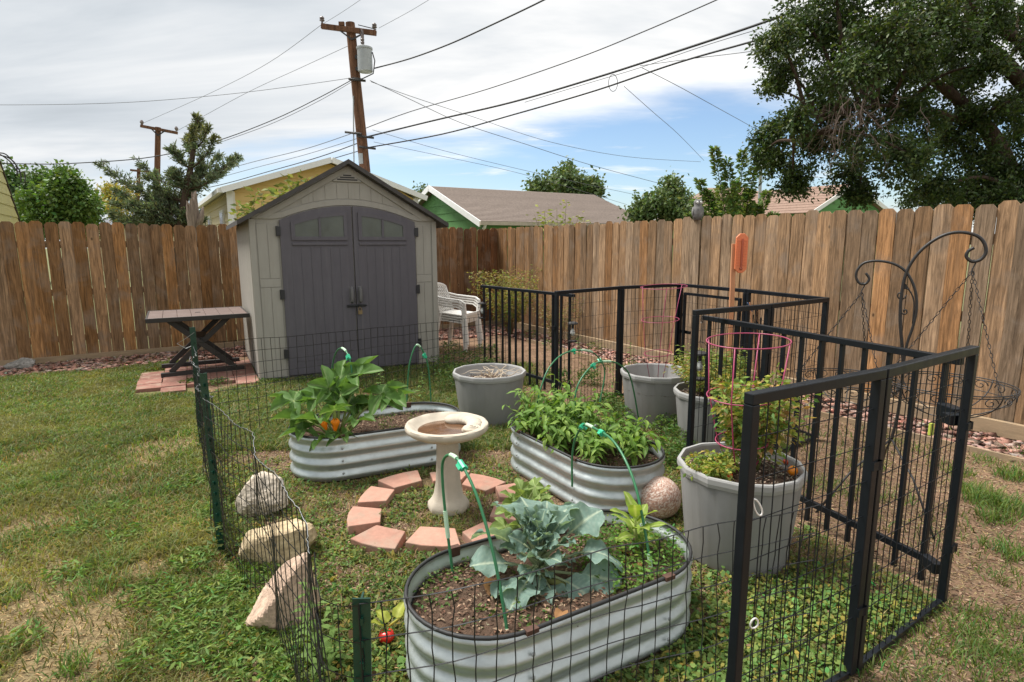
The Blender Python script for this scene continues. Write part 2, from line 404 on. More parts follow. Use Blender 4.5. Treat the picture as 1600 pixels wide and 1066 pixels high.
def blades(P, h, wd, colr, rng, lean=.5):
    n = len(P); a = rng.rand(n) * 6.28; b_ = rng.rand(n) * 6.28
    h = h * (.55 + .8 * rng.rand(n)); ln = lean * h * (.3 + rng.rand(n))
    S = np.stack([np.cos(a), np.sin(a), np.zeros(n)], 1) * (wd / 2 if np.isscalar(wd) else (wd / 2)[:, None])
    Dr = np.stack([np.cos(b_), np.sin(b_), np.zeros(n)], 1)
    mid = P + Dr * (ln * .35)[:, None]; mid[:, 2] += h * .6
    tip = P + Dr * ln[:, None]; tip[:, 2] += h * (1 - .25 * (ln / np.maximum(h, 1e-4)))
    V = np.stack([P - S, P + S, mid + S * .8, mid - S * .8, tip], 1).reshape(-1, 3)
    i = np.arange(n)[:, None] * 5
    F = np.concatenate([i + [0, 1, 2], i + [0, 2, 3], i + [3, 2, 4]])
    return V, F, np.repeat(colr, 5, 0)
def tint(base, n, rng, v=.25, hue=.12):
    c = np.tile(np.array(base, float), (n, 1)); c *= (1 + v * rng.randn(n, 1) * .6).clip(.4, 1.8)
    c[:, 0] *= 1 + hue * rng.randn(n); return c.clip(.002, .95)
def join_np(parts):
    V = []; F = []; C = []; o = 0
    for v, f, c in parts:
        V.append(v); F.append(f + o); C.append(c); o += len(v)
    return np.concatenate(V), np.concatenate(F), np.concatenate(C)
# ================================================================== GROUND
CORNER = Vector((-.278, 11.263, 0)); ER = Vector((U.y, -U.x, 0)); ER = Vector((math.sin(rad(31.8)), -math.cos(rad(31.8)), 0))
POST_FAR, POST_MID, POST_NEAR = Vector((-2.41, 4.34, 0)), Vector((-1.47, 2.73, 0)), Vector((-.34, 1.19, 0))
FOLD = Vector((-.50, 1.37, 0)); MESH_END = Vector((-.28, 6.66, 0)); POST_BACK = Vector((-.03, 6.95, 0))
PA, PM, PC, PG = Vector((1.12, 3.57, 0)), Vector((1.75, 3.94, 0)), Vector((2.39, 4.40, 0)), Vector((2.12, 5.25, 0))
PJ2, PJ1, PJ0 = Vector((1.75, 6.07, 0)), Vector((1.07, 5.72, 0)), Vector((.38, 5.11, 0))
P2, P1, P0 = Vector((1.84, 2.28, 0)), Vector((1.21, 1.86, 0)), Vector((.64, 1.54, 0))
PEN = [POST_FAR, POST_MID, FOLD, POST_NEAR, P0, P1, P2, Vector((1.30, 3.92, 0)), PA, PM, PC, PG, PJ2, PJ1, PJ0, Vector((-.36, 6.81, 0)), MESH_END]
BEDS = [(Vector((-.96, 4.02, 0)), 25), (Vector((.45, 3.62, 0)), -58), (Vector((.17, 2.10, 0)), 30)]
POTS = [(Vector((-.20, 4.99, 0)), .32), (Vector((1.25, 4.92, 0)), .31), (Vector((1.53, 4.28, 0)), .30), (Vector((1.115, 2.72, 0)), .295)]
BATH = Vector((-.375, 3.22, 0))
SHED_O = Vector((-2.84, 6.44, 0)); SHED_A = rad(28.3); SHED_W, SHED_D = 2.137, 2.1
rng = np.random.RandomState(3)
def fdist_back(x, y): return (x - CORNER.x) * U.y - (y - CORNER.y) * U.x          # metres in front of the back fence
def fdist_right(x, y): return -((x - CORNER.x) * U.x + (y - CORNER.y) * U.y)      # metres left of the right fence
def in_bed(x, y, grow=0.0):
    r = np.zeros(np.shape(x), bool)
    for c, a in BEDS:
        ca, sa = math.cos(rad(a)), math.sin(rad(a)); lx = (x - c.x) * ca + (y - c.y) * sa; ly = -(x - c.x) * sa + (y - c.y) * ca
        r |= np.hypot(np.maximum(np.abs(lx) - .30, 0), ly) < .305 + grow
    for c, q in POTS: r |= np.hypot(x - c.x, y - c.y) < q * .84 + grow
    r |= np.hypot(x - BATH.x, y - BATH.y) < .10 + grow
    ca, sa = math.cos(SHED_A), math.sin(SHED_A); lx = (x - SHED_O.x) * ca + (y - SHED_O.y) * sa; ly = -(x - SHED_O.x) * sa + (y - SHED_O.y) * ca
    r |= (lx > -grow) & (lx < SHED_W + grow) & (ly > -grow) & (ly < SHED_D)
    return r
RING_C, RING_R = Vector((-.43, 3.20, 0)), .425
def in_ring(x, y): return np.abs(np.hypot((x - RING_C.x), (y - RING_C.y)) - RING_R) < .075
PATIO_O = SHED_O + Vector((-math.sin(SHED_A), math.cos(SHED_A), 0)) * -.12
def patio_uv(x, y):
    ca, sa = math.cos(SHED_A), math.sin(SHED_A); dx, dy = x - PATIO_O.x, y - PATIO_O.y
    return dx * ca + dy * sa, -dx * sa + dy * ca
def in_patio(x, y):
    a, b = patio_uv(x, y); return (a > -1.22) & (a < -.02) & (b > -.02) & (b < 1.46)
bare = [(at(230, 885), .10, .8), (at(60, 950), .26, .75), (at(170, 950), .16, .7), (at(40, 715), .24, .7), (at(190, 745), .30, .5), (at(245, 700), .30, .6),
        (at(210, 770), .2, .5), (at(330, 690), .22, .6), (at(110, 1020), .25, .9), (at(260, 700), .4, .35), (at(330, 940), .12, .6)]
def zones(x, y):
    pen = in_poly(x, y, PEN)
    db, dr = fdist_back(x, y), fdist_right(x, y)
    edge = vn(x, y, .5, 9) * .3 - .15
    grav = ((db > 0) & (db < .95 + edge) & (x < -2.6)) | ((dr > 0) & (dr < .62 + edge * .25) & (db > .1)) | ((db > 0) & (db < 1.2 + edge) & (x > -2.6) & (x < 1))
    inside = (db > .02) & (dr > .02)
    left = inside & ~pen & ((x - POST_MID.x) * (POST_FAR.y - POST_MID.y) - (y - POST_MID.y) * (POST_FAR.x - POST_MID.x) < 0) & (x < -.3)
    return pen, grav, inside, left, db, dr
def lawn_density(x, y):
    d = .62 * vn(x, y, .75, 1) + .38 * vn(x, y, .22, 2)
    d = sstep(.33, .56, d)
    far = sstep(2.9, 3.6, y) * sstep(-1.2, -2.6, x)              # greener band of the lawn towards the fence
    d = np.maximum(d, far * sstep(.25, .45, vn(x, y, .5, 5)))
    for p, r, s in bare:
        q = np.hypot(x - p.x, (y - p.y)) / r + (vn(x, y, .16, 8) - .5) * .9; d = d * (1 - s * sstep(1.3, .6, q))
    return d
def cover_density(x, y):
    d = .55 * vn(x, y, .5, 11) + .45 * vn(x, y, .16, 12)
    d = sstep(.38, .57, d)
    d = np.maximum(d, sstep(2.5, 2.1, y) * sstep(.30, .45, vn(x, y, .2, 14)))
    d *= 1 - .55 * sstep(4.9, 5.6, y) * sstep(.42, .6, vn(x, y, .6, 13))
    return d
def ground_colour(x, y):
    pen, grav, inside, left, db, dr = zones(x, y)
    n1 = vn(x, y, .35, 21)[..., None]; n2 = vn(x, y, .10, 22)[..., None]
    dirt = np.array((.150, .090, .058)) * (1 - n1) + np.array((.245, .158, .100)) * n1; dirt = dirt * (.8 + .4 * n2)
    mulch = np.array((.115, .068, .045)) * (1 - n2) + np.array((.23, .15, .10)) * n2
    dry = np.array((.255, .195, .10)) * (1 - n2) + np.array((.19, .15, .07)) * n2
    green = np.array((.085, .105, .03)) * (1 - n2) + np.array((.14, .14, .05)) * n2
    c = np.broadcast_to(dirt, x.shape + (3,)).copy()
    ld = lawn_density(x, y)[..., None]
    lw = dry * (1 - ld * .6) + green * (ld * .6); k = sstep(.25, .7, n2) ; lw = lw * (1 - .35 * (1 - ld)) + dirt * .35 * (1 - ld)
    c = np.where(left[..., None], lw, c)
    cdn = cover_density(x, y)[..., None]
    near_shed = sstep(5.0, 5.8, y)[..., None]
    pb = mulch * (1 - near_shed) + dirt * near_shed
    c = np.where(pen[..., None], pb * (1 - .35 * cdn) + green * .35 * cdn, c)
    c = np.where((grav & inside)[..., None], np.array((.19, .10, .075)) * (.7 + .6 * n2), c)
    c = np.where(~inside[..., None], np.array((.16, .16, .075)) * (.7 + .6 * n1), c)
    return c
gx = np.concatenate([[-400, -150, -60, -30, -18, -12], np.arange(-8.6, 6.0, .045), [8, 12, 18, 30, 60, 150, 400]])
gy = np.concatenate([[-60, -20, -6, -1.5, -.3], np.arange(.3, 12.6, .045), [14, 18, 26, 40, 80, 160, 400, 900]])
X, Y = np.meshgrid(gx, gy)
def ground_z(x, y):
    return (vn(x, y, .45, 31) - .5) * .022 * sstep(10.5, 9.0, y) * sstep(-8, -7.5, x) * sstep(5.6, 5.2, x) * sstep(.3, .6, y)
Z = ground_z(X, Y) - .008
GV = np.stack([X, Y, Z], -1).reshape(-1, 3); gc = ground_colour(X, Y).reshape(-1, 3)
nx_, ny_ = len(gx), len(gy); ii = (np.arange(ny_ - 1)[:, None] * nx_ + np.arange(nx_ - 1)[None]).reshape(-1, 1)
GF = ii + np.array([[0, 1, nx_ + 1, nx_]])
ground = link('ground', np_mesh('ground', GV, GF, M['ground'], gc, True)); tag(ground, 'backyard ground of bare soil and patchy lawn', kind='structure')

def sample(n, x0, x1, y0, y1): return rng.uniform(x0, x1, n), rng.uniform(y0, y1, n)
def keep(x, y, k): return x[k], y[k]
# visible wedge only, denser close to the camera
def wedge(n, ymin, ymax, power=1.0):
    y = ymin + (ymax - ymin) * rng.rand(n) ** power
    return (rng.rand(n) * 2 - 1) * (y * .93 + 1.3), y

# ---- lawn grass
x, y = wedge(1500000, .5, 8.8, 1.15)
pen, grav, inside, left, db, dr = zones(x, y)
d = lawn_density(x, y)
k = left & inside & ~in_bed(x, y, .02) & ~in_patio(x, y) & (~grav | (rng.rand(len(x)) < .03)) & (rng.rand(len(x)) < .03 + .97 * d ** 1.3 * np.where(y > 3, .8, .55))
gxx, gyy = keep(x, y, k); n = len(gxx)
hh = .024 + .040 * vn(gxx, gyy, .3, 41) * (.6 + .8 * vn(gxx, gyy, .8, 42))
dens = lawn_density(gxx, gyy)
gcol = tint((.140, .195, .048), n, rng, .5, .2); dryb = rng.rand(n) < (.36 - .20 * sstep(2.8, 3.8, gyy)) * (.5 + vn(gxx, gyy, .4, 45)); gcol[dryb] = tint((.27, .20, .085), int(dryb.sum()), rng, .3, .1)
yq = sstep(.48, .72, vn(gxx, gyy, .55, 46))[:, None] * .75; gcol = gcol * (1 - yq) + tint((.215, .205, .065), n, rng, .35, .1) * yq; lush = vn(gxx, gyy, .6, 43)[:, None]; gcol = gcol * (1.35 - .75 * lush) * (.75 + .5 * vn(gxx, gyy, .12, 44))[:, None]
lawn = blades(np.stack([gxx, gyy, ground_z(gxx, gyy) - .008], 1), hh, .0040 + .0007 * gyy, gcol, rng, 1.1)
o = link('lawn_grass', np_mesh('lawn_grass', *lawn[:2], M['grass'], lawn[2])); tag(o, 'patchy green lawn grass with dry straw in it', 'grass', kind='stuff')
# ---- dry straw and thatch lying flat
x, y = wedge(380000, .5, 8.5, 1.2); pen, grav, inside, left, db, dr = zones(x, y)
k = inside & ~in_bed(x, y, .0) & ~in_patio(x, y) & ~grav & (left | (rng.rand(len(x)) < .5)); x, y = keep(x, y, k); n = len(x)
A = rng.rand(n) * 6.28; P = np.stack([x, y, ground_z(x, y) - .004], 1); D = np.stack([np.cos(A), np.sin(A), .12 * rng.randn(n)], 1)
st = leaf_cloud(P, D, .03, .10, tint((.34, .26, .13), n, rng, .5, .10), rng, .1, 3)
o = link('dry_straw', np_mesh('dry_straw', *st[:2], M['litter'], st[2])); tag(o, 'dry straw lying on the bare patches of ground', 'straw', kind='stuff')
# ---- grass tufts on the dirt to the right of the pen and other longer tufts
def tuft_patch(cx, cy, r, n, h):
    a = rng.rand(n) * 6.28; q = r * np.sqrt(rng.rand(n)); return np.stack([cx + q * np.cos(a), cy + q * np.sin(a), np.full(n, -.006)], 1), np.full(n, h)
PP = []; HH = []
for px, py, r, n, h in [(1535, 785, .10, 420, .11), (1580, 745, .10, 420, .11), (1525, 770, .12, 420, .10), (1590, 800, .12, 500, .12), (1555, 812, .09, 300, .1), (1500, 740, .08, 200, .08), (1545, 850, .06, 120, .05),
                        (1560, 900, .10, 160, .05), (1590, 870, .10, 300, .10), (1540, 985, .20, 700, .055), (1590, 1000, .2, 700, .06), (1480, 1000, .15, 400, .05), (1500, 1050, .25, 700, .05), (1590, 1060, .2, 600, .06), (1400, 1050, .15, 400, .05),
                        (1300, 760, .15, 250, .07), (1380, 770, .18, 260, .07), (1420, 700, .2, 300, .07), (1340, 720, .2, 300, .08), (1480, 730, .12, 180, .06), (1530, 720, .12, 200, .06), (1585, 705, .1, 150, .06),
                        (30, 765, .06, 260, .08), (85, 750, .07, 260, .075), (150, 790, .12, 420, .06), (250, 770, .1, 320, .08), (195, 690, .12, 300, .06), (20, 850, .1, 350, .075), (170, 880, .12, 420, .08), (140, 925, .10, 320, .07), (20, 930, .07, 220, .06), (115, 1045, .05, 160, .10), (260, 850, .1, 300, .06)]:
    p = at(px, py); a, b = tuft_patch(p.x, p.y, r, n, h); PP.append(a[::2]); HH.append(b[::2] * .8)
PP = np.concatenate(PP); HH = np.concatenate(HH); n = len(PP)
tf = blades(PP, HH, .0045, tint((.12, .185, .040), n, rng, .45, .25), rng, 1.1)
x, y = wedge(110000, .5, 7.5, 1.1); pen, grav, inside, left, db, dr = zones(x, y)
k = inside & ~left & ~pen & ~in_bed(x, y, .02) & ~in_patio(x, y) & (rng.rand(len(x)) < np.where(grav, .04, .30) * sstep(.42, .62, vn(x, y, .35, 51)) + .015); x, y = keep(x, y, k); n = len(x)
t2 = blades(np.stack([x, y, ground_z(x, y) - .008], 1), np.full(n, .05), .0035 + .0008 * y, tint((.10, .14, .035), n, rng, .45, .25), rng, 1.0)
x, y = wedge(340000, 1.0, 7.2, 1.2); pen, grav, inside, left, db, dr = zones(x, y)
k = pen & ~in_bed(x, y, .01) & ~in_ring(x, y) & (rng.rand(len(x)) < (.10 + .5 * sstep(.42, .6, vn(x, y, .3, 53))) * (1 + 1.2 * sstep(4.6, 5.4, y))); x, y = keep(x, y, k); n = len(x); q = tint((.16, .19, .055), n, rng, .45, .2); dk = rng.rand(n) < .35; q[dk] = tint((.28, .22, .10), int(dk.sum()), rng, .3, .1)
x2, y2 = wedge(500000, 4.2, 7.4, 1.0); pen, grav, inside, left, db, dr = zones(x2, y2)
k2 = (pen | (inside & ~left & ~grav & (x2 < .3))) & ~in_patio(x2, y2) & ~in_bed(x2, y2, .01) & (x2 < .6) & (rng.rand(len(x2)) < .8 * sstep(.33, .50, .6 * vn(x2, y2, .55, 54) + .4 * vn(x2, y2, .18, 55)))
x2, y2 = keep(x2, y2, k2); n2 = len(x2); q2 = tint((.115, .17, .042), n2, rng, .4, .2); dk = rng.rand(n2) < .3; q2[dk] = tint((.25, .21, .09), int(dk.sum()), rng, .3, .1)
t4 = blades(np.stack([x2, y2, ground_z(x2, y2) - .008], 1), .03 + .04 * rng.rand(n2), .0030 + .0008 * y2, q2, rng, 1.2)
t3 = blades(np.stack([x, y, ground_z(x, y) - .008], 1), .025 + .03 * rng.rand(n), .0030 + .0008 * y, q, rng, 1.2)
tt = join_np([tf, t2, t3, t4]); o = link('grass_tufts', np_mesh('grass_tufts', *tt[:2], M['grass'], tt[2])); tag(o, 'loose tufts of longer grass on the bare soil', 'grass', kind='stuff')

# ---- low weeds and clover covering the pen
x, y = wedge(760000, .6, 7.2, 1.15); pen, grav, inside, left, db, dr = zones(x, y)
d = cover_density(x, y)
edge_l = left & (np.hypot(x - POST_MID.x, y - POST_MID.y) < 3) & (x > -1.9 + .3 * (vn(x, y, .4, 61) - .5) - .18 * (y - 2)) & (y < 2.6)
cl = left & (y < 2.15) & (vn(x, y, .3, 62) > .47) & (x > -1.35)
k = (pen | cl | (inside & ~left & ~grav & ~in_patio(x, y) & (x < .3) & (y > 4.2))) & ~in_bed(x, y, .005) & ~in_ring(x, y) & (rng.rand(len(x)) < np.where(pen, d * .50, .22) * np.where(y > 5.2, .7, 1)); x, y = keep(x, y, k); n = len(x)
hz = np.abs(rng.randn(n)) * .010 * (.4 + 1.6 * vn(x, y, .25, 63)) + .002
P = np.stack([x, y, hz + ground_z(x, y) - .006], 1)
cz = tint((.135, .195, .052), n, rng, .45, .2); yl = rng.rand(n) < .13; cz[yl] = tint((.26, .23, .055), int(yl.sum()), rng, .3, .1); br = rng.rand(n) < .05; cz[br] = tint((.2, .12, .07), int(br.sum()), rng, .3, .1)
cz *= (.75 + .55 * vn(x, y, .3, 64))[:, None]
cv_ = round_leaves(P, .0045 + .0065 * rng.rand(n) ** 2 + .003 * sstep(2.6, 2.0, y), .6, cz, rng)
A = rng.rand(n // 2) * 6.28; sp_ = leaf_cloud(P[::2][:n // 2], np.stack([np.cos(A), np.sin(A), .6 * rng.rand(n // 2)], 1), .022, .42, cz[::2][:n // 2], rng)
cv_ = join_np([cv_, sp_])
o = link('weed_cover', np_mesh('weed_cover', *cv_[:2], M['leaf'], cv_[2])); tag(o, 'low green weeds and clover covering the soil of the pen', 'weeds', kind='stuff')
# bigger clover leaves close to the camera
PX = []
for px, py, r, n in [(1230, 1000, .24, 1300), (1140, 1030, .25, 1300), (1290, 960, .2, 900), (1330, 930, .15, 350), (1380, 960, .12, 250), (330, 1010, .17, 60), (390, 1040, .18, 120), (300, 985, .10, 30), (560, 1040, .12, 250), (1010, 900, .1, 0), (1200, 900, .25, 500), (430, 960, .12, 200)]:
    p = at(px, py); a = rng.rand(n) * 6.28; q = r * np.sqrt(rng.rand(n)); PX.append(np.stack([p.x + q * np.cos(a), p.y + q * np.sin(a), .012 + .03 * rng.rand(n)], 1))
PX = np.concatenate(PX); PX = PX[rng.rand(len(PX)) < .8]; PX = PX[~in_bed(PX[:, 0], PX[:, 1], .0)]; n = len(PX)
cz = tint((.15, .225, .055), n, rng, .4, .2); yl = rng.rand(n) < .12; cz[yl] = tint((.32, .27, .06), int(yl.sum()), rng, .2, .1)
b1 = round_leaves(PX, .0045 + .0065 * rng.rand(n), .55, cz, rng)
o = link('clover_cover', np_mesh('clover_cover', *b1[:2], M['leaf'], b1[2])); tag(o, 'larger round clover leaves by the near fence', 'weeds', kind='stuff')

# ---- broad bladed weeds in the lawn by the near mesh
VV = []
for px, py, r, n in [(340, 930, .12, 500), (390, 900, .12, 450), (300, 880, .10, 260), (410, 960, .15, 700), (350, 1000, .18, 900), (430, 1030, .16, 700), (300, 960, .14, 420), (260, 1020, .14, 320), (180, 800, .10, 240), (130, 830, .08, 160), (200, 840, .10, 220), (290, 760, .12, 260), (340, 800, .1, 260), (470, 1050, .12, 420), (240, 930, .12, 300), (110, 900, .10, 160), (40, 1000, .06, 90)]:
    p = at(px, py); a = rng.rand(n) * 6.28; q = r * np.sqrt(rng.rand(n)); z = .004 + .035 * rng.rand(n) ** 1.5; b_ = rng.rand(n) * 6.28
    VV.append(leaf_cloud(np.stack([p.x + q * np.cos(a), p.y + q * np.sin(a), z], 1), np.stack([np.cos(b_), np.sin(b_), .7 * rng.rand(n)], 1), .036, .26, tint((.15, .225, .055), n, rng, .4, .18), rng))
v, f, c = join_np(VV); o = link('lawn_weeds', np_mesh('lawn_weeds', v, f, M['leaf'], c)); tag(o, 'broad bladed weeds mixed into the lawn near the wire fence', 'weeds', kind='stuff')
# ---- wood chips and twigs on soil
x, y = wedge(250000, .5, 6.5, 1.1); pen, grav, inside, left, db, dr = zones(x, y)
k = inside & (pen | (~left & ~grav & (rng.rand(len(x)) < .5))) & ~in_bed(x, y, .0) & ~in_patio(x, y) & ~in_ring(x, y); x, y = keep(x, y, k); n = len(x); A = rng.rand(n) * 6.28
chips = leaf_cloud(np.stack([x, y, ground_z(x, y) - .004], 1), np.stack([np.cos(A), np.sin(A), .15 * rng.randn(n)], 1), .020, .38, np.where((rng.rand(n) < .5)[:, None], tint((.12, .07, .045), n, rng, .4, .1), tint((.30, .21, .14), n, rng, .35, .08)), rng, .2, 3)
o = link('bark_chips', np_mesh('bark_chips', *chips[:2], M['litter'], chips[2])); tag(o, 'bark chips and dead leaf bits scattered on the soil', 'mulch', kind='stuff')

# ---- red gravel along the fences
TH = np.array([(-1, -1, -1), (1, 1, -1), (1, -1, 1), (-1, 1, 1), (1.2, 0, 0), (-1.2, 0, .2), (0, 1.1, .3), (0, -1.1, .3)], float)
FH = np.array([(4, 6, 3), (4, 2, 7), (7, 5, 0), (5, 3, 6), (4, 3, 2), (2, 3, 5), (2, 5, 7), (4, 1, 6), (6, 1, 0), (0, 5, 6), (4, 7, 0), (4, 0, 1)])
x = rng.uniform(-8.6, 5.4, 60000); y = rng.uniform(3, 11.3, 60000); pen, grav, inside, left, db, dr = zones(x, y)
k = grav & inside & ~pen & ~in_bed(x, y, .0) & ~in_patio(x, y) & (db > .08) & (dr > .08) & (rng.rand(len(x)) < np.where(x < -2.6, .75, .8)); x, y = keep(x, y, k); n = len(x)
s = .016 + .020 * rng.rand(n) ** 2; ang = rng.rand(n) * 6.28
Vv = TH[None] * s[:, None, None] * np.stack([.7 + .6 * rng.rand(n), .7 + .6 * rng.rand(n), .35 + .3 * rng.rand(n)], 1)[:, None, :] * (1 + .25 * rng.randn(n, 8, 1)).clip(.5, 1.5)
ca, sa = np.cos(ang)[:, None], np.sin(ang)[:, None]
Vv = np.stack([Vv[..., 0] * ca - Vv[..., 1] * sa + x[:, None], Vv[..., 0] * sa + Vv[..., 1] * ca + y[:, None], Vv[..., 2] + .005 + .01 * rng.rand(n)[:, None]], -1)
gcl = tint((.35, .205, .155), n, rng, .4, .15); pale = rng.rand(n) < .2; gcl[pale] = tint((.42, .28, .24), int(pale.sum()), rng, .2, .1)
o = link('red_gravel', np_mesh('red_gravel', Vv.reshape(-1, 3), (np.arange(n)[:, None, None] * 8 + FH[None]).reshape(-1, 3), M['stone'], np.repeat(gcl, 8, 0)))
tag(o, 'reddish crushed stone strip along the foot of the fences', 'gravel', kind='stuff')
# lawn edging strip in front of the gravel along the right fence
mb = MB(); pts = [CORNER + ER * t - U * (.66 + .03 * math.sin(t * 2.1)) + Vector((0, 0, .012)) for t in np.arange(2.0, 9.2, .25)]
for a, b in zip(pts[:-1], pts[1:]): mb.bar(a, b, .022, .05)
o = mb.build('edging_strip', M['timber'], None); tag(o, 'thin grey edging strip between the bare soil and the gravel', 'lawn edging')

# ---- brick patio under the table
ca, sa = math.cos(SHED_A), math.sin(SHED_A)
patio = thing('paver_patio', PATIO_O, 'small patio of red square pavers beneath the brown table', 'patio', rz=SHED_A)
mb = MB(); mb.box((0, 0, 0), (.232, .232, .05)); me = mb.mesh('paver', M['brick']); first = True
for i in range(5):
    for j in range(6):
        if (i, j) in ((1, 0), (2, 0), (4, 0), (4, 5)): continue
        p = link('paver', me, patio, (-.14 - i * .24 + random.uniform(-.004, .004), .12 + j * .24 + random.uniform(-.004, .004), .006 + random.uniform(-.004, .004)), random.uniform(-.02, .02))
        k = random.uniform(.8, 1.15); p.color = (.27 * k, .135 * k, .105 * k, 1)

# ================================================================== WOODEN FENCES
def picket_mesh(wd, h, seed):
    r = random.Random(seed); b = wd / 2; c = .032
    xs = [(-b, 0), (b, 0)]; mb = MB(); t = .017
    out = [(-b, .0), (b, .0), (b + r.uniform(-.003, .003), h * .33), (b + r.uniform(-.003, .003), h * .66), (b, h - c * 1.1), (b - c, h), (-b + c, h), (-b, h - c), (-b + r.uniform(-.003, .003), h * .66), (-b + r.uniform(-.003, .003), h * .33)]
    wv = r.uniform(-.006, .006)
    mb.prism(out, lambda x, z, d: (x, d + wv * math.sin(z / h * 3.1), z), -t / 2, t / 2)
    return mb.mesh('picket', M['picket'])
PM_ = [picket_mesh(.141, 1.80 + .01 * (i % 3 - 1), 50 + i) for i in range(6)]
def fence(root, length, tints, gap, seed, spacing=.1445, back=1):
    r = random.Random(seed); n = int(length / spacing)
    for i in range(n):
        s = (i + .5) * spacing
        o = link('picket', r.choice(PM_), root, (s + r.uniform(-.002, .002), r.uniform(-.004, .004), .035 + r.uniform(-.015, .012)))
        o.rotation_euler = (r.uniform(-.006, .006), r.uniform(-.006, .006) + gap, r.uniform(-.03, .03))
        o.scale = (r.uniform(.985, 1.005) if back < 0 else r.uniform(.965, 1.0), 1, 1)
        c = tints(s, r); o.color = (*c, 1)
    for z in (.30, .92, 1.55):
        mb = MB(); mb.box((length / 2, .032 * back, z), (length, .038, .085)); mb.build('rail', M['timber'], root)
    for k in range(int(length / 2.4) + 1):
        mb = MB(); mb.box((min(k * 2.4 + .1, length - .05), .10 * back, .9), (.09, .09, 1.8)); mb.build('fence_post', M['timber'], root)
def lerp3(a, b, t): return tuple(x + (y - x) * t for x, y in zip(a, b))
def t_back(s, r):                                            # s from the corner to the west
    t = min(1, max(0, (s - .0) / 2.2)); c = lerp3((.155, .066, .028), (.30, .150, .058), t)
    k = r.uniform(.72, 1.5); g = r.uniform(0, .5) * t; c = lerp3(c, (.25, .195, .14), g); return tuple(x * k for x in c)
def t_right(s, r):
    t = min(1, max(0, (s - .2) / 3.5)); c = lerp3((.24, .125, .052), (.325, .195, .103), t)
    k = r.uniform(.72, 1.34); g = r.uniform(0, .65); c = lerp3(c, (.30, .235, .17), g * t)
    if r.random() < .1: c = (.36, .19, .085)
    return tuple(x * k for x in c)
fb = thing('wooden_fence', CORNER, 'brown stained picket fence running behind the grey shed and the brown table', 'fence', rz=math.atan2(-U.y, -U.x))
for ch in (): pass
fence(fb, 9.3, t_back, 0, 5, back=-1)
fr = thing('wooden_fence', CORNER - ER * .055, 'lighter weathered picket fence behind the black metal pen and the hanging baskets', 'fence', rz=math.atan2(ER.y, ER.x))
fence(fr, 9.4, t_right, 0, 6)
mb = MB(); mb.box((4.7, -.045, .065), (9.3, .045, .125)); mb.build('kickboard', M['timber'], fr, bevel=.004)
mb = MB(); mb.box((4.6, .035, .03), (9.2, .04, .10)); mb.build('kickboard', M['timber'], fb)
# ================================================================== SHED
shed = thing('garden_shed', SHED_O, 'beige resin garden shed with grey double doors and a low gable roof', 'shed', rz=SHED_A)
W_, D_, HE, HP = SHED_W, SHED_D, 1.82, 2.44
def gz(x): return HE + (HP - HE) * (1 - abs(x - W_ / 2) / (W_ / 2))
mb = MB(); mb.prism([(0, 0), (W_, 0), (W_, HE), (W_ / 2, HP), (0, HE)], lambda x, z, d: (x, d, z), .0, D_)
wall = mb.build('wall', M['shed_wall'], shed)
DX0, DX1, DZ0, DS, DT = .30, 1.86, .045, 1.80, 1.97          # door opening: sides and crown of its arch
def arch(x): return DS + (DT - DS) * (1 - ((x - (DX0 + DX1) / 2) / ((DX1 - DX0) / 2)) ** 2)
def fbox(name, x0, x1, z0, z1, y0, y1, mat, parent=shed, bevel=.004):
    mb = MB(); mb.box(((x0 + x1) / 2, (y0 + y1) / 2, (z0 + z1) / 2), (abs(x1 - x0), abs(y1 - y0), abs(z1 - z0))); return mb.build(name, mat, parent, bevel=bevel)
# corner boards and raised wall planks left and right of the doors
for xa, xb in ((.0, .055), (W_ - .055, W_)): fbox('corner_trim', xa - (.008 if xa == 0 else 0), xb + (.008 if xb == W_ else 0), 0, HE - .01, -.016, .0, M['shed_wall'])
for xa, xb in ((.065, .285), (W_ - .265, W_ - .065)):
    n = 2
    for z0, z1 in ((.03, 1.06), (1.16, HE - .06)):
        for i in range(n):
            a = xa + (xb - xa) * i / n; b = xa + (xb - xa) * (i + 1) / n - .0035
            fbox('wall_plank', a, b, z0, z1, -.006, .0, M['shed_wall'], bevel=.003)
    fbox('wall_plank', xa, xb - .004, 1.065, 1.155, -.009, .0, M['shed_wall'], bevel=.003)
# header above the arch
def strip(name, pts_lo, pts_hi, y0, y1, mat, parent=shed):
    mb = MB(); n = len(pts_lo)
    poly = list(pts_lo) + list(reversed(pts_hi)); mb.prism(poly, lambda x, z, d: (x, d, z), y0, y1); return mb.build(name, mat, parent, bevel=.003)
xs = [DX0 - .06 + (DX1 - DX0 + .12) * i / 20 for i in range(21)]
xh = [.02 + (W_ - .04) * i / 20 for i in range(21)]
strip('header_trim', [(x, max(HE - .03, arch(min(max(x, DX0), DX1)) + .012)) for x in xh], [(x, max(HE, arch(min(max(x, DX0), DX1)) + .075)) for x in xh], -.016, 0, M['shed_wall'])
for i in range(8):
    a = .55 + i * .132; b = a + .1285
    lo = lambda x: arch(x) + .085
    hi = lambda x: min(gz(x) - .10, 2.235)
    if hi(a) > lo(a) + .02 and hi(b) > lo(b) + .02: strip('gable_plank', [(a, lo(a)), (b, lo(b))], [(a, hi(a)), (b, hi(b))], -.006, 0, M['shed_wall'])
for s in (0, 1):
    f = (lambda x: x) if s == 0 else (lambda x: W_ - x)
    pts = [(f(.03), HE - .005), (f(W_ / 2), HP - .02), (f(W_ / 2), HP - .085), (f(.17), HE - .0)]
    if s: pts = pts[::-1]
    mb = MB(); mb.prism(pts, lambda x, z, d: (x, d, z), -.02, 0); mb.build('rake_trim', M['shed_wall'], shed, bevel=.003)
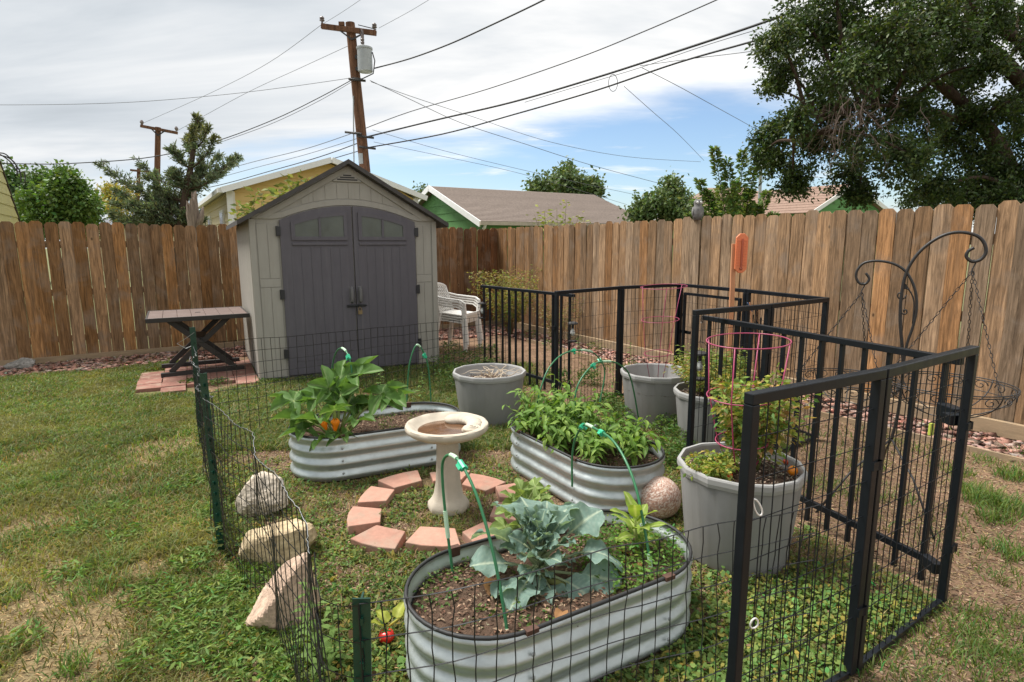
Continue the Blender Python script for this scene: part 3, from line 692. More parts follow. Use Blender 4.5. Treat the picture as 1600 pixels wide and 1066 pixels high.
# louvred vent
vent = MB(); vent.prism([(W_ / 2 - .17, 2.245), (W_ / 2 + .17, 2.245), (W_ / 2, 2.365)], lambda x, z, d: (x, d, z), -.024, 0); vent = vent.build('gable_vent', M['shed_wall'], shed, bevel=.003)
for k, (z, hw) in enumerate(((2.268, .115), (2.292, .082), (2.316, .046))):
    fbox('louvre', W_ / 2 - hw, W_ / 2 + hw, z - .007, z + .007, -.028, -.02, M['rubber'], vent, 0)
# roof: two thick slopes with dark rims
for s in (-1, 1):
    a = Vector((W_ / 2, 0, HP - .004)); b = Vector((W_ / 2 + s * (W_ / 2 + .13), 0, HP - .004 - (HP - HE) * (W_ / 2 + .13) / (W_ / 2)))
    mb = MB(); th = .05; y0, y1 = -.13, D_ + .1
    mb.add([a + Vector((0, y0, 0)), b + Vector((0, y0, 0)), b + Vector((0, y1, 0)), a + Vector((0, y1, 0)),
            a + Vector((0, y0, th)), b + Vector((0, y0, th)), b + Vector((0, y1, th)), a + Vector((0, y1, th))],
           [(0, 1, 2, 3), (7, 6, 5, 4), (4, 5, 1, 0), (5, 6, 2, 1), (6, 7, 3, 2)])
    mb.build('roof', M['shed_roof'], shed)
# side wall planks (the side towards the table)
for i in range(8):
    a = .04 + i * .255; fb_ = MB(); fb_.box((-.006, a + .122, .90), (.012, .245, 1.74)); fb_.build('side_plank', M['shed_wall'], shed, bevel=.003)
# doors
mid = (DX0 + DX1) / 2 + .02
for s, (xa, xb) in enumerate(((DX0, mid - .007), (mid + .007, DX1))):
    xs = [xa + (xb - xa) * i / 10 for i in range(11)]
    mb = MB(); mb.prism([(xa, DZ0), (xb, DZ0)] + [(x, arch(x)) for x in reversed(xs)], lambda x, z, d: (x, d, z), -.034, -.002)
    door = mb.build('door', M['shed_door'], shed, bevel=.004)
    inner = 1 if s == 0 else -1
    # window opening frame and two panes
    wa, wb = (xa + .135, xb - .075) if s == 0 else (xa + .075, xb - .135)
    wz0 = 1.60
    wtop = lambda x: arch(x) - .085
    xs = [wa + (wb - wa) * i / 8 for i in range(9)]
    def ring(name, o1, o2, y0, y1, mat):
        out_ = [(wa - o1, wz0 - o1), (wb + o1, wz0 - o1)] + [(x, wtop(x) + o1) for x in ([wb + o1] + xs[::-1][1:-1] + [wa - o1])]
        inn = [(wa + o2, wz0 + o2), (wb - o2, wz0 + o2)] + [(x, wtop(x) - o2) for x in ([wb - o2] + xs[::-1][1:-1] + [wa + o2])]
        mb = MB(); n = len(out_)
        vs_ = [(x, y0, z) for x, z in out_] + [(x, y0, z) for x, z in inn] + [(x, y1, z) for x, z in out_] + [(x, y1, z) for x, z in inn]; fs = []
        for i in range(n):
            j = (i + 1) % n
            fs += [(i, j, n + j, n + i), (2 * n + i, i, n + i, 0)[:0] or (i, 2 * n + i, 2 * n + j, j), (n + i, n + j, 3 * n + j, 3 * n + i)]
        mb.add(vs_, fs); return mb.build(name, mat, door)
    ring('window_frame', .018, .022, -.052, -.033, M['shed_door'])
    mm = (wa + wb) / 2
    for qa, qb in ((wa + .02, mm - .012), (mm + .012, wb - .02)):
        qs = [qa + (qb - qa) * i / 4 for i in range(5)]
        mb = MB(); mb.prism([(qa, wz0 + .02), (qb, wz0 + .02)] + [(x, wtop(x) - .02) for x in reversed(qs)], lambda x, z, d: (x, d, z), -.040, -.0335)
        mb.build('window_pane', M['window_frosted'], door)
    mb = MB(); mb.box((mm, -.044, (wz0 + wtop(mm)) / 2), (.024, .016, wtop(mm) - wz0 - .03)); mb.build('mullion', M['shed_door'], door)
    mb = MB(); mb.box(((wa + wb) / 2, -.042, wz0 - .06), (wb - wa + .03, .016, .03)); mb.build('door_rail', M['shed_door'], door, bevel=.004)
    # vertical planks pressed into the door
    np_ = 6
    for i in range(np_):
        a = wa - .03 + (wb - wa + .06) * i / np_; b = wa - .03 + (wb - wa + .06) * (i + 1) / np_ - .003
        mb = MB(); mb.box(((a + b) / 2, -.0352, (.20 + 1.50) / 2), (b - a, .0045, 1.30)); mb.build('door_plank', M['shed_door'], door, bevel=.0025)
    for hx in ((xa + .0) if s == 0 else xb,):
        for z in (.30, .98, 1.68):
            mb = MB(); mb.box((hx - .012 * inner, -.03, z), (.04, .035, .10)); mb.tube([(hx - .03 * inner, -.03, z - .055), (hx - .03 * inner, -.03, z + .055)], .012, 6); mb.build('hinge', M['plastic_black'], door)
    hx = mid - .05 if s == 0 else mid + .05
    mb = MB(); mb.tube([(hx, -.034, .86), (hx, -.072, .875), (hx, -.082, .94), (hx, -.075, 1.01), (hx, -.034, 1.03)], [.018, .02, .022, .02, .018], 8); mb.box((hx, -.038, .945), (.05, .008, .20))
    mb.build('handle', M['steel_grey'] if 0 else material('grey_handle', (.14, .135, .135), .45), door, smooth=40)
lt = MB(); lt.box((mid, -.052, .815), (.22, .012, .03)); lt.tube([(mid - .10, -.062, .815), (mid + .12, -.062, .815)], .008, 6); lt.tube([(mid + .02, -.062, .83), (mid + .02, -.08, .83)], .007, 6)
latch = lt.build('latch_bolt', M['plastic_black'], shed)
lk = MB(); lk.box((mid + .035, -.066, .735), (.048, .022, .045)); lk.tube([(mid + .020, -.066, .755), (mid + .020, -.066, .785), (mid + .035, -.066, .797), (mid + .05, -.066, .785), (mid + .05, -.066, .755)], .005, 6)
lk.build('padlock', material('brass_lock', (.30, .22, .12), .4, .7), latch)
mb = MB(); mb.box((W_ / 2, D_ / 2, .012), (W_ + .02, D_ + .02, .05)); mb.build('floor_base', M['shed_door'], shed)

# ================================================================== TABLE
tu = Vector((math.cos(rad(30)), math.sin(rad(30)), 0))
tv = Vector((-tu.y, tu.x, 0)); TC = Vector((-3.10, 6.88, 0)) - tu * .535 + tv * .50 
table = thing('patio_table', TC + Vector((0, 0, .028)), 'brown square patio table with crossed black legs beside the shed', 'table', rz=rad(30))
tw, td, th = 1.06, .95, .70
for i in range(7):
    for j in range(1):
        a = -tw / 2 + .02 + (tw - .04) * i / 7; b = -tw / 2 + .02 + (tw - .04) * (i + 1) / 7 - .003
        mb = MB(); mb.box(((a + b) / 2, 0, th - .008), (b - a, td - .045, .016)); mb.build('table_slat', M['table_top'], table, bevel=.002)
mb = MB()
for x0, y0, x1, y1 in ((-tw / 2, -td / 2 + .011, tw / 2, -td / 2 + .011), (-tw / 2, td / 2 - .011, tw / 2, td / 2 - .011)): mb.box(((x0 + x1) / 2, y0, th - .022), (tw, .022, .05))
for s in (-1, 1): mb.box((s * (tw / 2 - .011), 0, th - .0225), (.021, td - .044, .049))
mb.build('table_rim', M['brown_metal'], table, bevel=.003)
mb = MB(); mb.lathe([(0, th + .003), (.03, th + .003), (.03, th - .01)], 12); mb.build('parasol_cap', M['brown_metal'], table)
for y in (-.30, .30):
    mb = MB(); mb.box((0, y, .025), (.88, .06, .05)); mb.build('foot_bar', M['brown_metal'], table, bevel=.004)
    for s in (-1, 1):
        mb = MB(); mb.bar((-.34 * s, y + s * .022, .045), (.31 * s, y + s * .022, th - .045), .036, .058); mb.build('leg', M['brown_metal'], table, bevel=.003)
for z, x in ((.37, 0),):
    mb = MB(); mb.box((0, 0, z), (.05, .60, .045)); mb.box((0, 0, z + .05), (.14, .56, .02)); mb.build('stretcher', M['brown_metal'], table)

# ================================================================== PLASTIC CHAIRS (stacked)
def chair():
    r = thing('plastic_chair', (0, 0, 0), 'x', 'chair', 'stack of white plastic chairs')
    P_ = M['plastic_white']
    mb = MB(); mb.prism([(-.20, -.21), (.20, -.21), (.225, .22), (-.225, .22)], lambda x, y, d: (x, y, d - .03 * ((y + .2) / .4)), .43, .455); mb.box((0, .225, .425), (.45, .02, .05)); mb.build('seat', P_, r, bevel=.008)
    mb = MB()                                                    # lattice back, leaning away (back is at -y)
    fr_ = lambda u, v: (u * (.20 + .015 * v), -.205 - .13 * v - .03 * (1 - u * u) * v, .45 + .40 * v - .045 * v * abs(u) ** 3)
    for u in (-1, -.97, .97, 1): pass
    rim = [fr_(-1, 0)] + [fr_(-1, v / 5) for v in range(1, 5)] + [fr_(u / 4, 1) for u in range(-4, 5)] + [fr_(1, v / 5) for v in range(4, -1, -1)]
    mb.tube(rim, .019, 6)
    for k in range(-6, 7):
        for s in (1, -1):
            pts = []
            for q in range(9):
                v = q / 8; u = k / 4 + s * (v - .5) * 1.0
                if abs(u) <= .97: pts.append(fr_(u, v * .96 + .02))
            if len(pts) > 1: mb.tube(pts, .0085, 4)
    mb.build('backrest', P_, r, smooth=50)
    for s in (-1, 1):
        mb = MB(); ap = [fr_(s, .72), (s * .255, -.16, .67), (s * .27, .0, .655), (s * .265, .15, .645), (s * .25, .225, .60), (s * .235, .23, .45)]
        for a, b in zip(ap[:-1], ap[1:]): mb.bar(a, b, .042, .022)
        mb.build('armrest', P_, r, bevel=.006)
        for yy, fy in ((.215, .26), (-.19, -.27)):
            mb = MB(); mb.bar((s * .215, yy, .45), (s * .245, fy, .0), .052, .034, up=(0, 1, 0)); mb.build('leg', P_, r, bevel=.005)
    return r
c0 = chair(); CH = Vector((-.82, 8.60, 0)); CR = rad(-112)
labels = ['bottom white plastic chair of the stack beside the shed', 'second white plastic chair up in the stack beside the shed', 'third white plastic chair up in the stack beside the shed', 'topmost white plastic chair of the stack beside the shed']
for i in range(4):
    o = c0 if i == 0 else copy_tree(c0)
    o.location = CH + Vector((-.012 * i * math.sin(CR), .012 * i * math.cos(CR), .034 * i)); o.rotation_euler = (0, 0, CR); o['label'] = labels[i]
# ================================================================== BLACK METAL PEN
PB = M['paint_black']
def mesh_panel(A, B, label, h=1.12, gate=False, z0=.02, tails=True):
    A, B = Vector(A), Vector(B); d = B - A; ln = d.length; a = math.atan2(d.y, d.x)
    r = thing('mesh_fence', A, label, 'metal fence', 'black metal pen panels', a)
    t = .032; x0, x1 = .020, ln - .020
    for x in (x0, x1):
        mb = MB(); mb.box((x, 0, (h - t) / 2 + z0 / 2), (t, t, h - t - z0)); mb.build('upright', PB, r, bevel=.003)
    mb = MB(); mb.box((ln / 2, 0, h - t / 2 + .0005), (x1 - x0 + t, t, t)); mb.build('top_rail', PB, r, bevel=.003)
    mb = MB(); mb.box((ln / 2, 0, .02), (x1 - x0 - t, .02, .022)); mb.build('bottom_rail', PB, r)
    gx0, gx1, gz1 = x0 + t / 2, x1 - t / 2, h - t
    if gate:
        gx0 += .045; gx1 -= .045; gz1 -= .055
        for x in (gx0, gx1):
            mb = MB(); mb.box((x, 0, (gz1 + .09) / 2), (.026, .026, gz1 - .09)); mb.build('gate_stile', PB, r, bevel=.003)
        mb = MB(); mb.box(((gx0 + gx1) / 2, 0, gz1 + .0005 - .013), (gx1 - gx0 - .026, .025, .026)); mb.build('gate_rail', PB, r)
        mb = MB(); mb.box((gx1 - .01, -.025, .62), (.12, .02, .03)); mb.tube([(gx1 - .03, -.035, .62), (gx1 - .03, -.07, .62)], .006, 5); mb.build('gate_latch', PB, r)
        gx0 += .013; gx1 -= .013
    n = max(6, int(round((gx1 - gx0) / .048))); wm = MB()
    for i in range(1, n):
        x = gx0 + (gx1 - gx0) * i / n; wm.tube([(x, -.004, .02), (x, -.004, gz1)], .0019, 4, cap=False)
    zz = gz1 - .10
    while zz > .12:
        wm.tube([(gx0, .001, zz), (gx1, .001, zz)], .0016, 4, cap=False); zz -= .125
    o = wm.build('wire_mesh', PB, r); o['kind'] = 'stuff'
    for z in (.25, .78):                                   # hinge pins where panels meet
        mb = MB(); mb.lathe([(.016, 0), (.016, .03)], 8, (ln, -.01, z), cap=True); mb.box((ln - .012, -.016, z + .015), (.05, .012, .03)); mb.build('hinge_loop', PB, r)
    return r
mesh_panel(P0, P1, 'black wire mesh panel with free end standing in front of the tomato pot')
mesh_panel(P1, P2, 'black wire mesh panel between the double post and the outer corner by the hanging basket')
mesh_panel(PA, PM, 'black wire mesh panel with a free end behind the tomato pot and the hanging lantern')
mesh_panel(PM, PC, 'black wire mesh panel that ends at the rear right corner of the pen')
mesh_panel(PC, PG, 'black wire mesh panel right of the inset gate, along the lighter fence')
mesh_panel(PG, PJ2, 'black gate panel with a smaller door frame inside it behind the orange stake', gate=True)
mesh_panel(PJ2, PJ1, 'black wire mesh panel directly behind the pot with the tall pink cage')
mesh_panel(PJ1, PJ0, 'black wire mesh panel behind the pepper bed with a lantern seen through it')
def bar_panel(A, B, label, n, h=1.05, spread=None):
    A, B = Vector(A), Vector(B); d = B - A; ln = d.length; a = math.atan2(d.y, d.x)
    r = thing('barred_fence', A, label, 'metal fence', 'black barred pen panels', a)
    mb = MB(); mb.box((ln / 2, 0, h - .014), (ln, .034, .030)); mb.box((0, 0, h - .014), (.004, .030, .026)); mb.build('top_rail', PB, r, bevel=.003)
    mb = MB(); mb.box((ln / 2, 0, .125), (ln - .06, .022, .032)); mb.build('bottom_rail', PB, r, bevel=.002)
    me = MB(); me.box((0, 0, (h - .03) / 2 + .01), (.019, .019, h - .045)); me = me.mesh('bar', PB)
    for i in range(n):
        x = .06 + (ln - .12) * i / (n - 1); link('bar', me, r, (x, 0, 0))
    return r
GI = at(1100, 493, 1.05); GI.z = 0; GO = Vector((1.868, 2.375, 0))
bar_panel(GI, GO, 'long black barred panel crossing the pen behind the tomato pot to the outer corner', 13)
BLp, BRp = at(752, 448, 1.03), at(897, 460, 1.05); BLp.z = BRp.z = 0
bar_panel(BLp, BRp, 'black barred panel beyond the empty grey pot, between the white chairs and the mesh panels', 13)
# strap that ties the outer corner to the barred panel, with a small yellow tag
pc = P2 + Vector((-.03, .03, 0))
lt = thing('gate_latch', pc, 'black latch block with a yellow lever at the outer corner post of the pen', 'latch')
mb = MB(); mb.box((.035, .065, .82), (.05, .10, .055)); mb.box((.0, .0, .81), (.06, .05, .045)); mb.build('latch_body', PB, lt, bevel=.004)
mb = MB(); mb.box((-.085, .0, .765), (.016, .012, .05)); mb.build('lever', material('lime', (.45, .52, .08), .5), lt)
mb = MB(); mb.box((.03, .06, .13), (.04, .09, .05)); mb.build('lower_clamp', PB, lt, bevel=.004)

# ================================================================== GARDEN WIRE FENCE with green T-posts
wf = thing('wire_fence', POST_MID, 'sagging black garden wire fence on green steel posts round the raised beds', 'wire fence')
def tpost(p, h, lean=(0, 0), rz=0):
    b = p - POST_MID; mb = MB(); top = b + Vector((lean[0], lean[1], h))
    R = Matrix.Rotation(rz, 3, 'Z')
    for off, wd, dp in ((Vector((0, 0, 0)), .040, .004), (Vector((0, .013, 0)), .004, .024)):
        o_ = R @ off; d = (top - b).normalized(); x = (R @ Vector((1, 0, 0)) - d * d.dot(R @ Vector((1, 0, 0)))).normalized(); y = d.cross(x)
        Mx = Matrix((x, y, d)).transposed(); mb.box((b + top) / 2 + o_, (wd, dp, (top - b).length), M=Mx)
    for k in range(int(h / .055)):
        q = b + (top - b) * ((k + .6) / (h / .055)); mb.box(q + R @ Vector((0, -.006, 0)), (.009, .010, .016), rz=rz)
    o = mb.build('t_post', M['post_green'], wf); return o
tpost(POST_FAR, .92, (.01, .0), rad(20)); tpost(POST_MID, .915, (-.02, .02), rad(-10)); tpost(POST_BACK, .93, (0, 0), rad(30)); tpost(POST_NEAR + Vector((-.02, 0, 0)), .745, (.022, .0), rad(4))
def wire_sheet(path, tops, bots, seed, sx=.052, nz=9, sag=.03, jit=.006, kink=.0, rr=.00125):
    """vertical and horizontal wires of a mesh hung along a plan polyline"""
    r = random.Random(seed); seg = [0]
    for a, b in zip(path[:-1], path[1:]): seg.append(seg[-1] + (Vector(b) - Vector(a)).length)
    tot = seg[-1]; n = max(2, int(tot / sx))
    ph = [r.uniform(0, 6.28) for _ in range(6)]
    def pos(s, v):
        k = 0
        while k < len(seg) - 2 and s > seg[k + 1]: k += 1
        t = (s - seg[k]) / max(1e-6, seg[k + 1] - seg[k]); p = Vector(path[k]).lerp(Vector(path[k + 1]), t)
        d = (Vector(path[k + 1]) - Vector(path[k])).normalized(); nrm = Vector((-d.y, d.x, 0))
        tp = tops[k] * (1 - t) + tops[k + 1] * t - sag * math.sin(math.pi * t) ; bt = bots[k] * (1 - t) + bots[k + 1] * t
        w_ = jit * 2.2 * math.sin(s * 7 + ph[0] + v * 3) + jit * 1.6 * math.sin(s * 15 + ph[1] - v * 5)
        zz = bt + (tp - bt) * v + jit * .9 * math.sin(s * 11 + ph[2] + v * 4)
        return p + nrm * w_ + Vector((0, 0, zz)) - POST_MID
    mb = MB(); nv = nz * 2
    for i in range(n + 1):
        s = tot * i / n; k_ = [r.gauss(0, kink) for _ in range(nv + 1)]
        mb.tube([pos(min(tot, max(0, s + k_[j])), j / nv) for j in range(nv + 1)], rr, 3, cap=False)
    for j in range(nz + 1):
        mb.tube([pos(tot * i / n, j / nz) for i in range(n + 1)], rr, 3, cap=False)
    return mb, pos, tot
def sheet(*a, mat='wire_black', **k):
    mb, pos, tot = wire_sheet(*a, **k); o = mb.build('wire_mesh', M[mat], wf); o['kind'] = 'stuff'; return pos, tot
sheet([POST_FAR, Vector((-1.35, 5.50, 0)), MESH_END, POST_BACK], [.80, .74, .72, .72], [0, 0, 0, 0], 1, sx=.075, nz=8, sag=.01, jit=.003, rr=.0026)
pos1, tot1 = sheet([POST_FAR, POST_MID], [.74, .80], [0, 0], 2, nz=8, sag=.09, jit=.008, kink=.001, rr=.0016)
pos2, tot2 = sheet([POST_MID, POST_MID.lerp(FOLD, .35) + Vector((.05, .03, 0)), POST_MID.lerp(FOLD, .7) + Vector((.04, .02, 0)), FOLD], [.80, .77, .76, .755], [.0, 0, 0, 0], 3, nz=9, sag=.012, jit=.005, kink=.0006, rr=.0018)
sheet([FOLD, FOLD.lerp(POST_NEAR, .5) + Vector((-.03, -.02, 0)), POST_NEAR + Vector((.0, -.012, 0))], [.755, .705, .735], [0, 0, 0], 4, nz=8, sag=.01, jit=.004, rr=.0015)
sheet([POST_NEAR + Vector((.0, -.012, 0)), POST_NEAR.lerp(P0, .28) + Vector((0, -.02, 0)), POST_NEAR.lerp(P0, .62) + Vector((0, .02, 0)), P0 + Vector((.30, .14, 0))], [.735, .735, .745, .735], [0, 0, 0, 0], 5, nz=8, sag=.012, jit=.004, kink=.0022, rr=.0019)
# silvery selvedge wire with loose curls
mb = MB(); r_ = random.Random(4)
mb.tube([pos1(tot1 * i / 90, 1.0) + Vector((r_.gauss(0, .005), r_.gauss(0, .005), r_.gauss(.002, .006))) for i in range(91)], .0012, 4)
mb.tube([pos2(tot2 * i / 90, 1.0) + Vector((r_.gauss(0, .002), r_.gauss(0, .002), .002)) for i in range(91)], .0009, 4)
e0 = POST_FAR - POST_MID
mb.tube([e0 + Vector(q) for q in ((.02, .0, .88), (-.05, -.02, .83), (-.10, -.03, .80), (-.05, -.01, .76), (.0, .0, .78), (.03, -.02, .72), (-.02, -.02, .66), (.05, -.06, .62))], .0022, 4)
mb.build('selvedge_wire', M['wire_steel'], wf)
# white carabiners clipped to the mesh panel
for i, (px, py, lb, tl) in enumerate(((1181, 790, 'white metal carabiner clipped to the front mesh panel beside the tomato pot', 1), (1176, 970, 'white looped cable tie low on the front mesh panel over the clover', 0))):
    p = on_plane(px, py, P0, P1); p.y -= .012
    mb = MB(); ra, rb = (.010, .030) if tl else (.014, .016)
    mb.tube([(ra * math.cos(t) * (1 - .15 * math.sin(t)), 0, rb * math.sin(t)) for t in [2 * math.pi * k / 14 for k in range(14)]], .0026, 6, closed=True)
    o = mb.build('carabiner' if tl else 'cable_tie', M['plastic_white'], smooth=True, loc=p); o.rotation_euler = (0, -.5 if tl else .1, .3); tag(o, lb, 'clip')

# ================================================================== RAISED BEDS
def stadium(a, rr, n=20):
    """outline of an oval with straight sides: half straight a, end radius rr"""
    P = []
    for i in range(n + 1):
        t = -math.pi / 2 + math.pi * i / n; P.append((a + rr * math.cos(t), rr * math.sin(t)))
    for i in range(n + 1):
        t = math.pi / 2 + math.pi * i / n; P.append((-a + rr * math.cos(t), rr * math.sin(t)))
    Q = []
    for i in range(len(P)):
        a_, b_ = P[i], P[(i + 1) % len(P)]; L_ = math.hypot(b_[0] - a_[0], b_[1] - a_[1]); k = max(1, int(L_ / .05))
        if L_ < 1e-6: continue
        for j in range(k): Q.append((a_[0] + (b_[0] - a_[0]) * j / k, a_[1] + (b_[1] - a_[1]) * j / k))
    return Q
BH = .30; SOIL = .225
def raised_bed(c, ang, label, seed, weeds=0.0):
    r = thing('raised_bed', c, label, 'garden bed', 'oval galvanised raised beds', rad(ang))
    prof = []
    for i in range(41):
        z = BH * i / 40; prof.append((.010 * math.sin(z / BH * 2 * math.pi * 3.5 - .6) - (.004 if i > 38 else 0), z))
    def shell(off):
        vs_ = []; ring = None
        for dz, z in prof:
            o_ = stadium(.30, .295 + dz + off); k = len(o_) if ring is None else ring; ring = k
            vs_.append([(x, y, z) for x, y in o_])
        return vs_
    base = stadium(.30, .295); k = len(base)
    cen = [(max(-.30, min(.30, x)), 0) for x, y in base]
    nrm = [((x - cx) / .295, (y - cy) / .295) for (x, y), (cx, cy) in zip(base, cen)]
    vs_ = []; fs = []
    for dz, z in prof: vs_ += [(x + nx * dz, y + ny * dz, z) for (x, y), (nx, ny) in zip(base, nrm)]
    for dz, z in reversed(prof): vs_ += [(x + nx * (dz - .004), y + ny * (dz - .004), z) for (x, y), (nx, ny) in zip(base, nrm)]
    m_ = 2 * len(prof)
    for i in range(m_ - 1):
        for j in range(k): fs.append((i * k + j, i * k + (j + 1) % k, (i + 1) * k + (j + 1) % k, (i + 1) * k + j))
    mb = MB(); mb.add(vs_, fs); mb.build('metal_wall', M['galv'], r, smooth=50)
    mb = MB(); mb.tube([(x, y, BH + .002) for x, y in base], .0075, 6, closed=True); mb.build('rim_edging', M['rubber'], r, smooth=True)
    for sx, sy in ((.30, -1), (-.30, -1), (.30, 1), (-.30, 1)):              # seams with bolts
        mb = MB()
        for z in (.055, .14, .225): mb.ball((sx, sy * (.306 + .004), z), (.008, .005, .008), 8, 5)
        mb.build('seam_bolts', M['steel_grey'], r, smooth=True)
        mb = MB(); mb.box((sx, sy * .297, BH + .003), (.045, .024, .016)); mb.box((sx, sy * .290, BH - .012), (.04, .012, .03)); mb.build('rim_clip', M['rust'], r)
    # soil: a bumpy sheet with chips
    rg = np.random.RandomState(seed); vs_ = [(0, 0, SOIL)]; fs = []; rings = 9
    for q in range(1, rings + 1):
        f = q / rings * .975
        for (x, y) in base: vs_.append((x * f, y * f, SOIL + .018 * (vn(x * f + seed, y * f, .12, 71) - .5) * 2 + (.01 if q < rings else 0)))
    for j in range(k): fs.append((0, 1 + j, 1 + (j + 1) % k))
    for q in range(rings - 1):
        for j in range(k): fs.append((1 + q * k + j, 1 + (q + 1) * k + j, 1 + (q + 1) * k + (j + 1) % k, 1 + q * k + (j + 1) % k))
    mb = MB(); mb.add(vs_, fs); so = mb.build('soil', M['soil'], r, smooth=True)
    n = 2600; x = rg.uniform(-.58, .58, n); y = rg.uniform(-.28, .28, n); kk = np.hypot(np.maximum(np.abs(x) - .30, 0), y) < .275; x, y = x[kk], y[kk]; n = len(x); A = rg.rand(n) * 6.28
    P = np.stack([x, y, np.full(n, SOIL + .012) + .012 * rg.rand(n)], 1)
    ch = leaf_cloud(P, np.stack([np.cos(A), np.sin(A), .25 * rg.randn(n)], 1), .018, .45, np.where((rg.rand(n) < .6)[:, None], tint((.11, .062, .04), n, rg, .4, .1), tint((.27, .19, .125), n, rg, .35, .08)), rg, .3, 2)
    o = link('soil_chips', np_mesh('soil_chips', *ch[:2], M['litter'], ch[2]), r); o['kind'] = 'stuff'
    return r, rg
def bed_point(i, x, y, z=0.0):
    c, a = BEDS[i]; ca, sa = math.cos(rad(a)), math.sin(rad(a)); return Vector((c.x + x * ca - y * sa, c.y + x * sa + y * ca, z))
bA, rA = raised_bed(*BEDS[0], 'oval corrugated bed with the squash plant, between the birdbath and the shed', 1)
bB, rB = raised_bed(*BEDS[1], 'oval corrugated bed full of pepper plants behind the pebbled ball', 2)
bC, rC = raised_bed(*BEDS[2], 'oval corrugated bed with the blue-green broccoli plant, nearest the near wire fence', 3)
def bed_weeds(i, n, fx, name, label, size=.018, hmax=.05, colr=(.10, .16, .04)):
    rg = np.random.RandomState(90 + i + n); x = rg.uniform(-.56, .56, n); y = rg.uniform(-.27, .27, n)
    kk = (np.hypot(np.maximum(np.abs(x) - .30, 0), y) < .27) & fx(x, y, rg); x, y = x[kk], y[kk]; m = len(x)
    p0 = np.stack([x, y, np.full(m, SOIL + .01) + hmax * rg.rand(m) ** 1.5], 1); A = rg.rand(m) * 6.28
    v, f, c = leaf_cloud(p0, np.stack([np.cos(A), np.sin(A), .5 * rg.rand(m)], 1), size, .5, tint(colr, m, rg, .4, .2), rg)
    o = link(name, np_mesh(name, v, f, M['leaf'], c), None, BEDS[i][0], rad(BEDS[i][1])); tag(o, label, 'weeds', kind='stuff')
bed_weeds(0, 2600, lambda x, y, r: (x > .0) & (r.rand(len(x)) < .75 * (vn(x, y, .15, 5) > .42)), 'bed_weeds', 'small weeds growing in the empty half of the squash bed', .016, .03)
bed_weeds(2, 7000, lambda x, y, r: (x > .22 - .15 * r.rand(len(x))) & (y < .12 + .2 * x) & (r.rand(len(x)) < .8), 'bed_weeds', 'dense low weeds at the far right end of the broccoli bed', .021, .085, (.12, .22, .045))
bed_weeds(2, 4200, lambda x, y, r: (x < -.12) & (r.rand(len(x)) < .6 * (vn(x, y, .12, 6) > .5)), 'bed_weeds', 'sparse weeds on the chips at the left end of the broccoli bed', .02, .035)
bed_weeds(1, 1200, lambda x, y, r: r.rand(len(x)) < .5, 'bed_weeds', 'small weeds under the pepper plants', .018, .03)

# ================================================================== GREY POTS
def pot(i, label, h, soil, nlob=16):
    c, R_ = POTS[i]; r = thing('planter_pot', c, label, 'plant pot', 'large grey plastic pots')
    n = 96
    def wob(rr, z, a): return (rr * (1 - .012 * (abs(math.sin(a * nlob / 2)) < .09)), z)
    pr = [(R_ * .80, 0), (R_ * .81, .01), (R_ * .955, h - .045), (R_ * .955, h - .042)]
    mb = MB(); mb.lathe(pr, n, fn=wob); mb.build('pot_wall', M['pot'], r, smooth=35)
    # alternating proud staves give the seams depth
    def facet(rr, z, a):
        k = 13; s = 2 * math.pi / k; q = (a % s) - s / 2; return (rr * math.cos(s / 2) / math.cos(q), z)
    ri = [(R_ * .955, h - .05), (R_ * .995, h - .048), (R_ * 1.012, h - .03), (R_ * 1.012, h - .008), (R_, h), (R_ * .955, h), (R_ * .94, h - .01), (R_ * .93, h - .05), (R_ * .86, soil - .01)]
    mb = MB(); mb.lathe(ri, n, fn=facet); mb.build('pot_rim', M['pot_rim'], r, smooth=12)
    mb = MB(); rg = random.Random(i)
    mb.lathe([(R_ * .92, soil - .004), (R_ * .7, soil + .01), (R_ * .45, soil + .005), (R_ * .2, soil + .02), (.001, soil + .015)], 30, fn=lambda rr, z, a: (rr, z + .012 * math.sin(a * 5 + rr * 40) * math.sin(a * 3 - rr * 25)))
    mb.build('soil', M['soil'], r, smooth=True)
    rn = np.random.RandomState(20 + i); m = 1800; A = rn.rand(m) * 6.28; q = R_ * .86 * np.sqrt(rn.rand(m)); B = rn.rand(m) * 6.28
    pl = (rn.rand(m) < .5)[:, None]
    ch = leaf_cloud(np.stack([q * np.cos(A), q * np.sin(A), soil + .008 + .016 * rn.rand(m)], 1), np.stack([np.cos(B), np.sin(B), .3 * rn.randn(m)], 1), .014, .6, np.where(pl, tint((.08, .045, .035), m, rn, .4, .1), tint((.34, .27, .20), m, rn, .4, .1)), rn, .3, 2)
    o = link('soil_chips', np_mesh('soil_chips', *ch[:2], M['litter'], ch[2]), r); o['kind'] = 'stuff'
    return r
pot(0, 'grey ribbed pot with only dead roots in it, behind the squash bed', .44, .33)
pot(1, 'grey ribbed pot holding the tall pink cage, against the far mesh panels', .45, .30)
pot(2, 'grey ribbed pot with yellowing feathery plants, between two other pots', .44, .38)
pot(3, 'grey ribbed pot with the red tomatoes, nearest the front mesh panels', .47, .41)
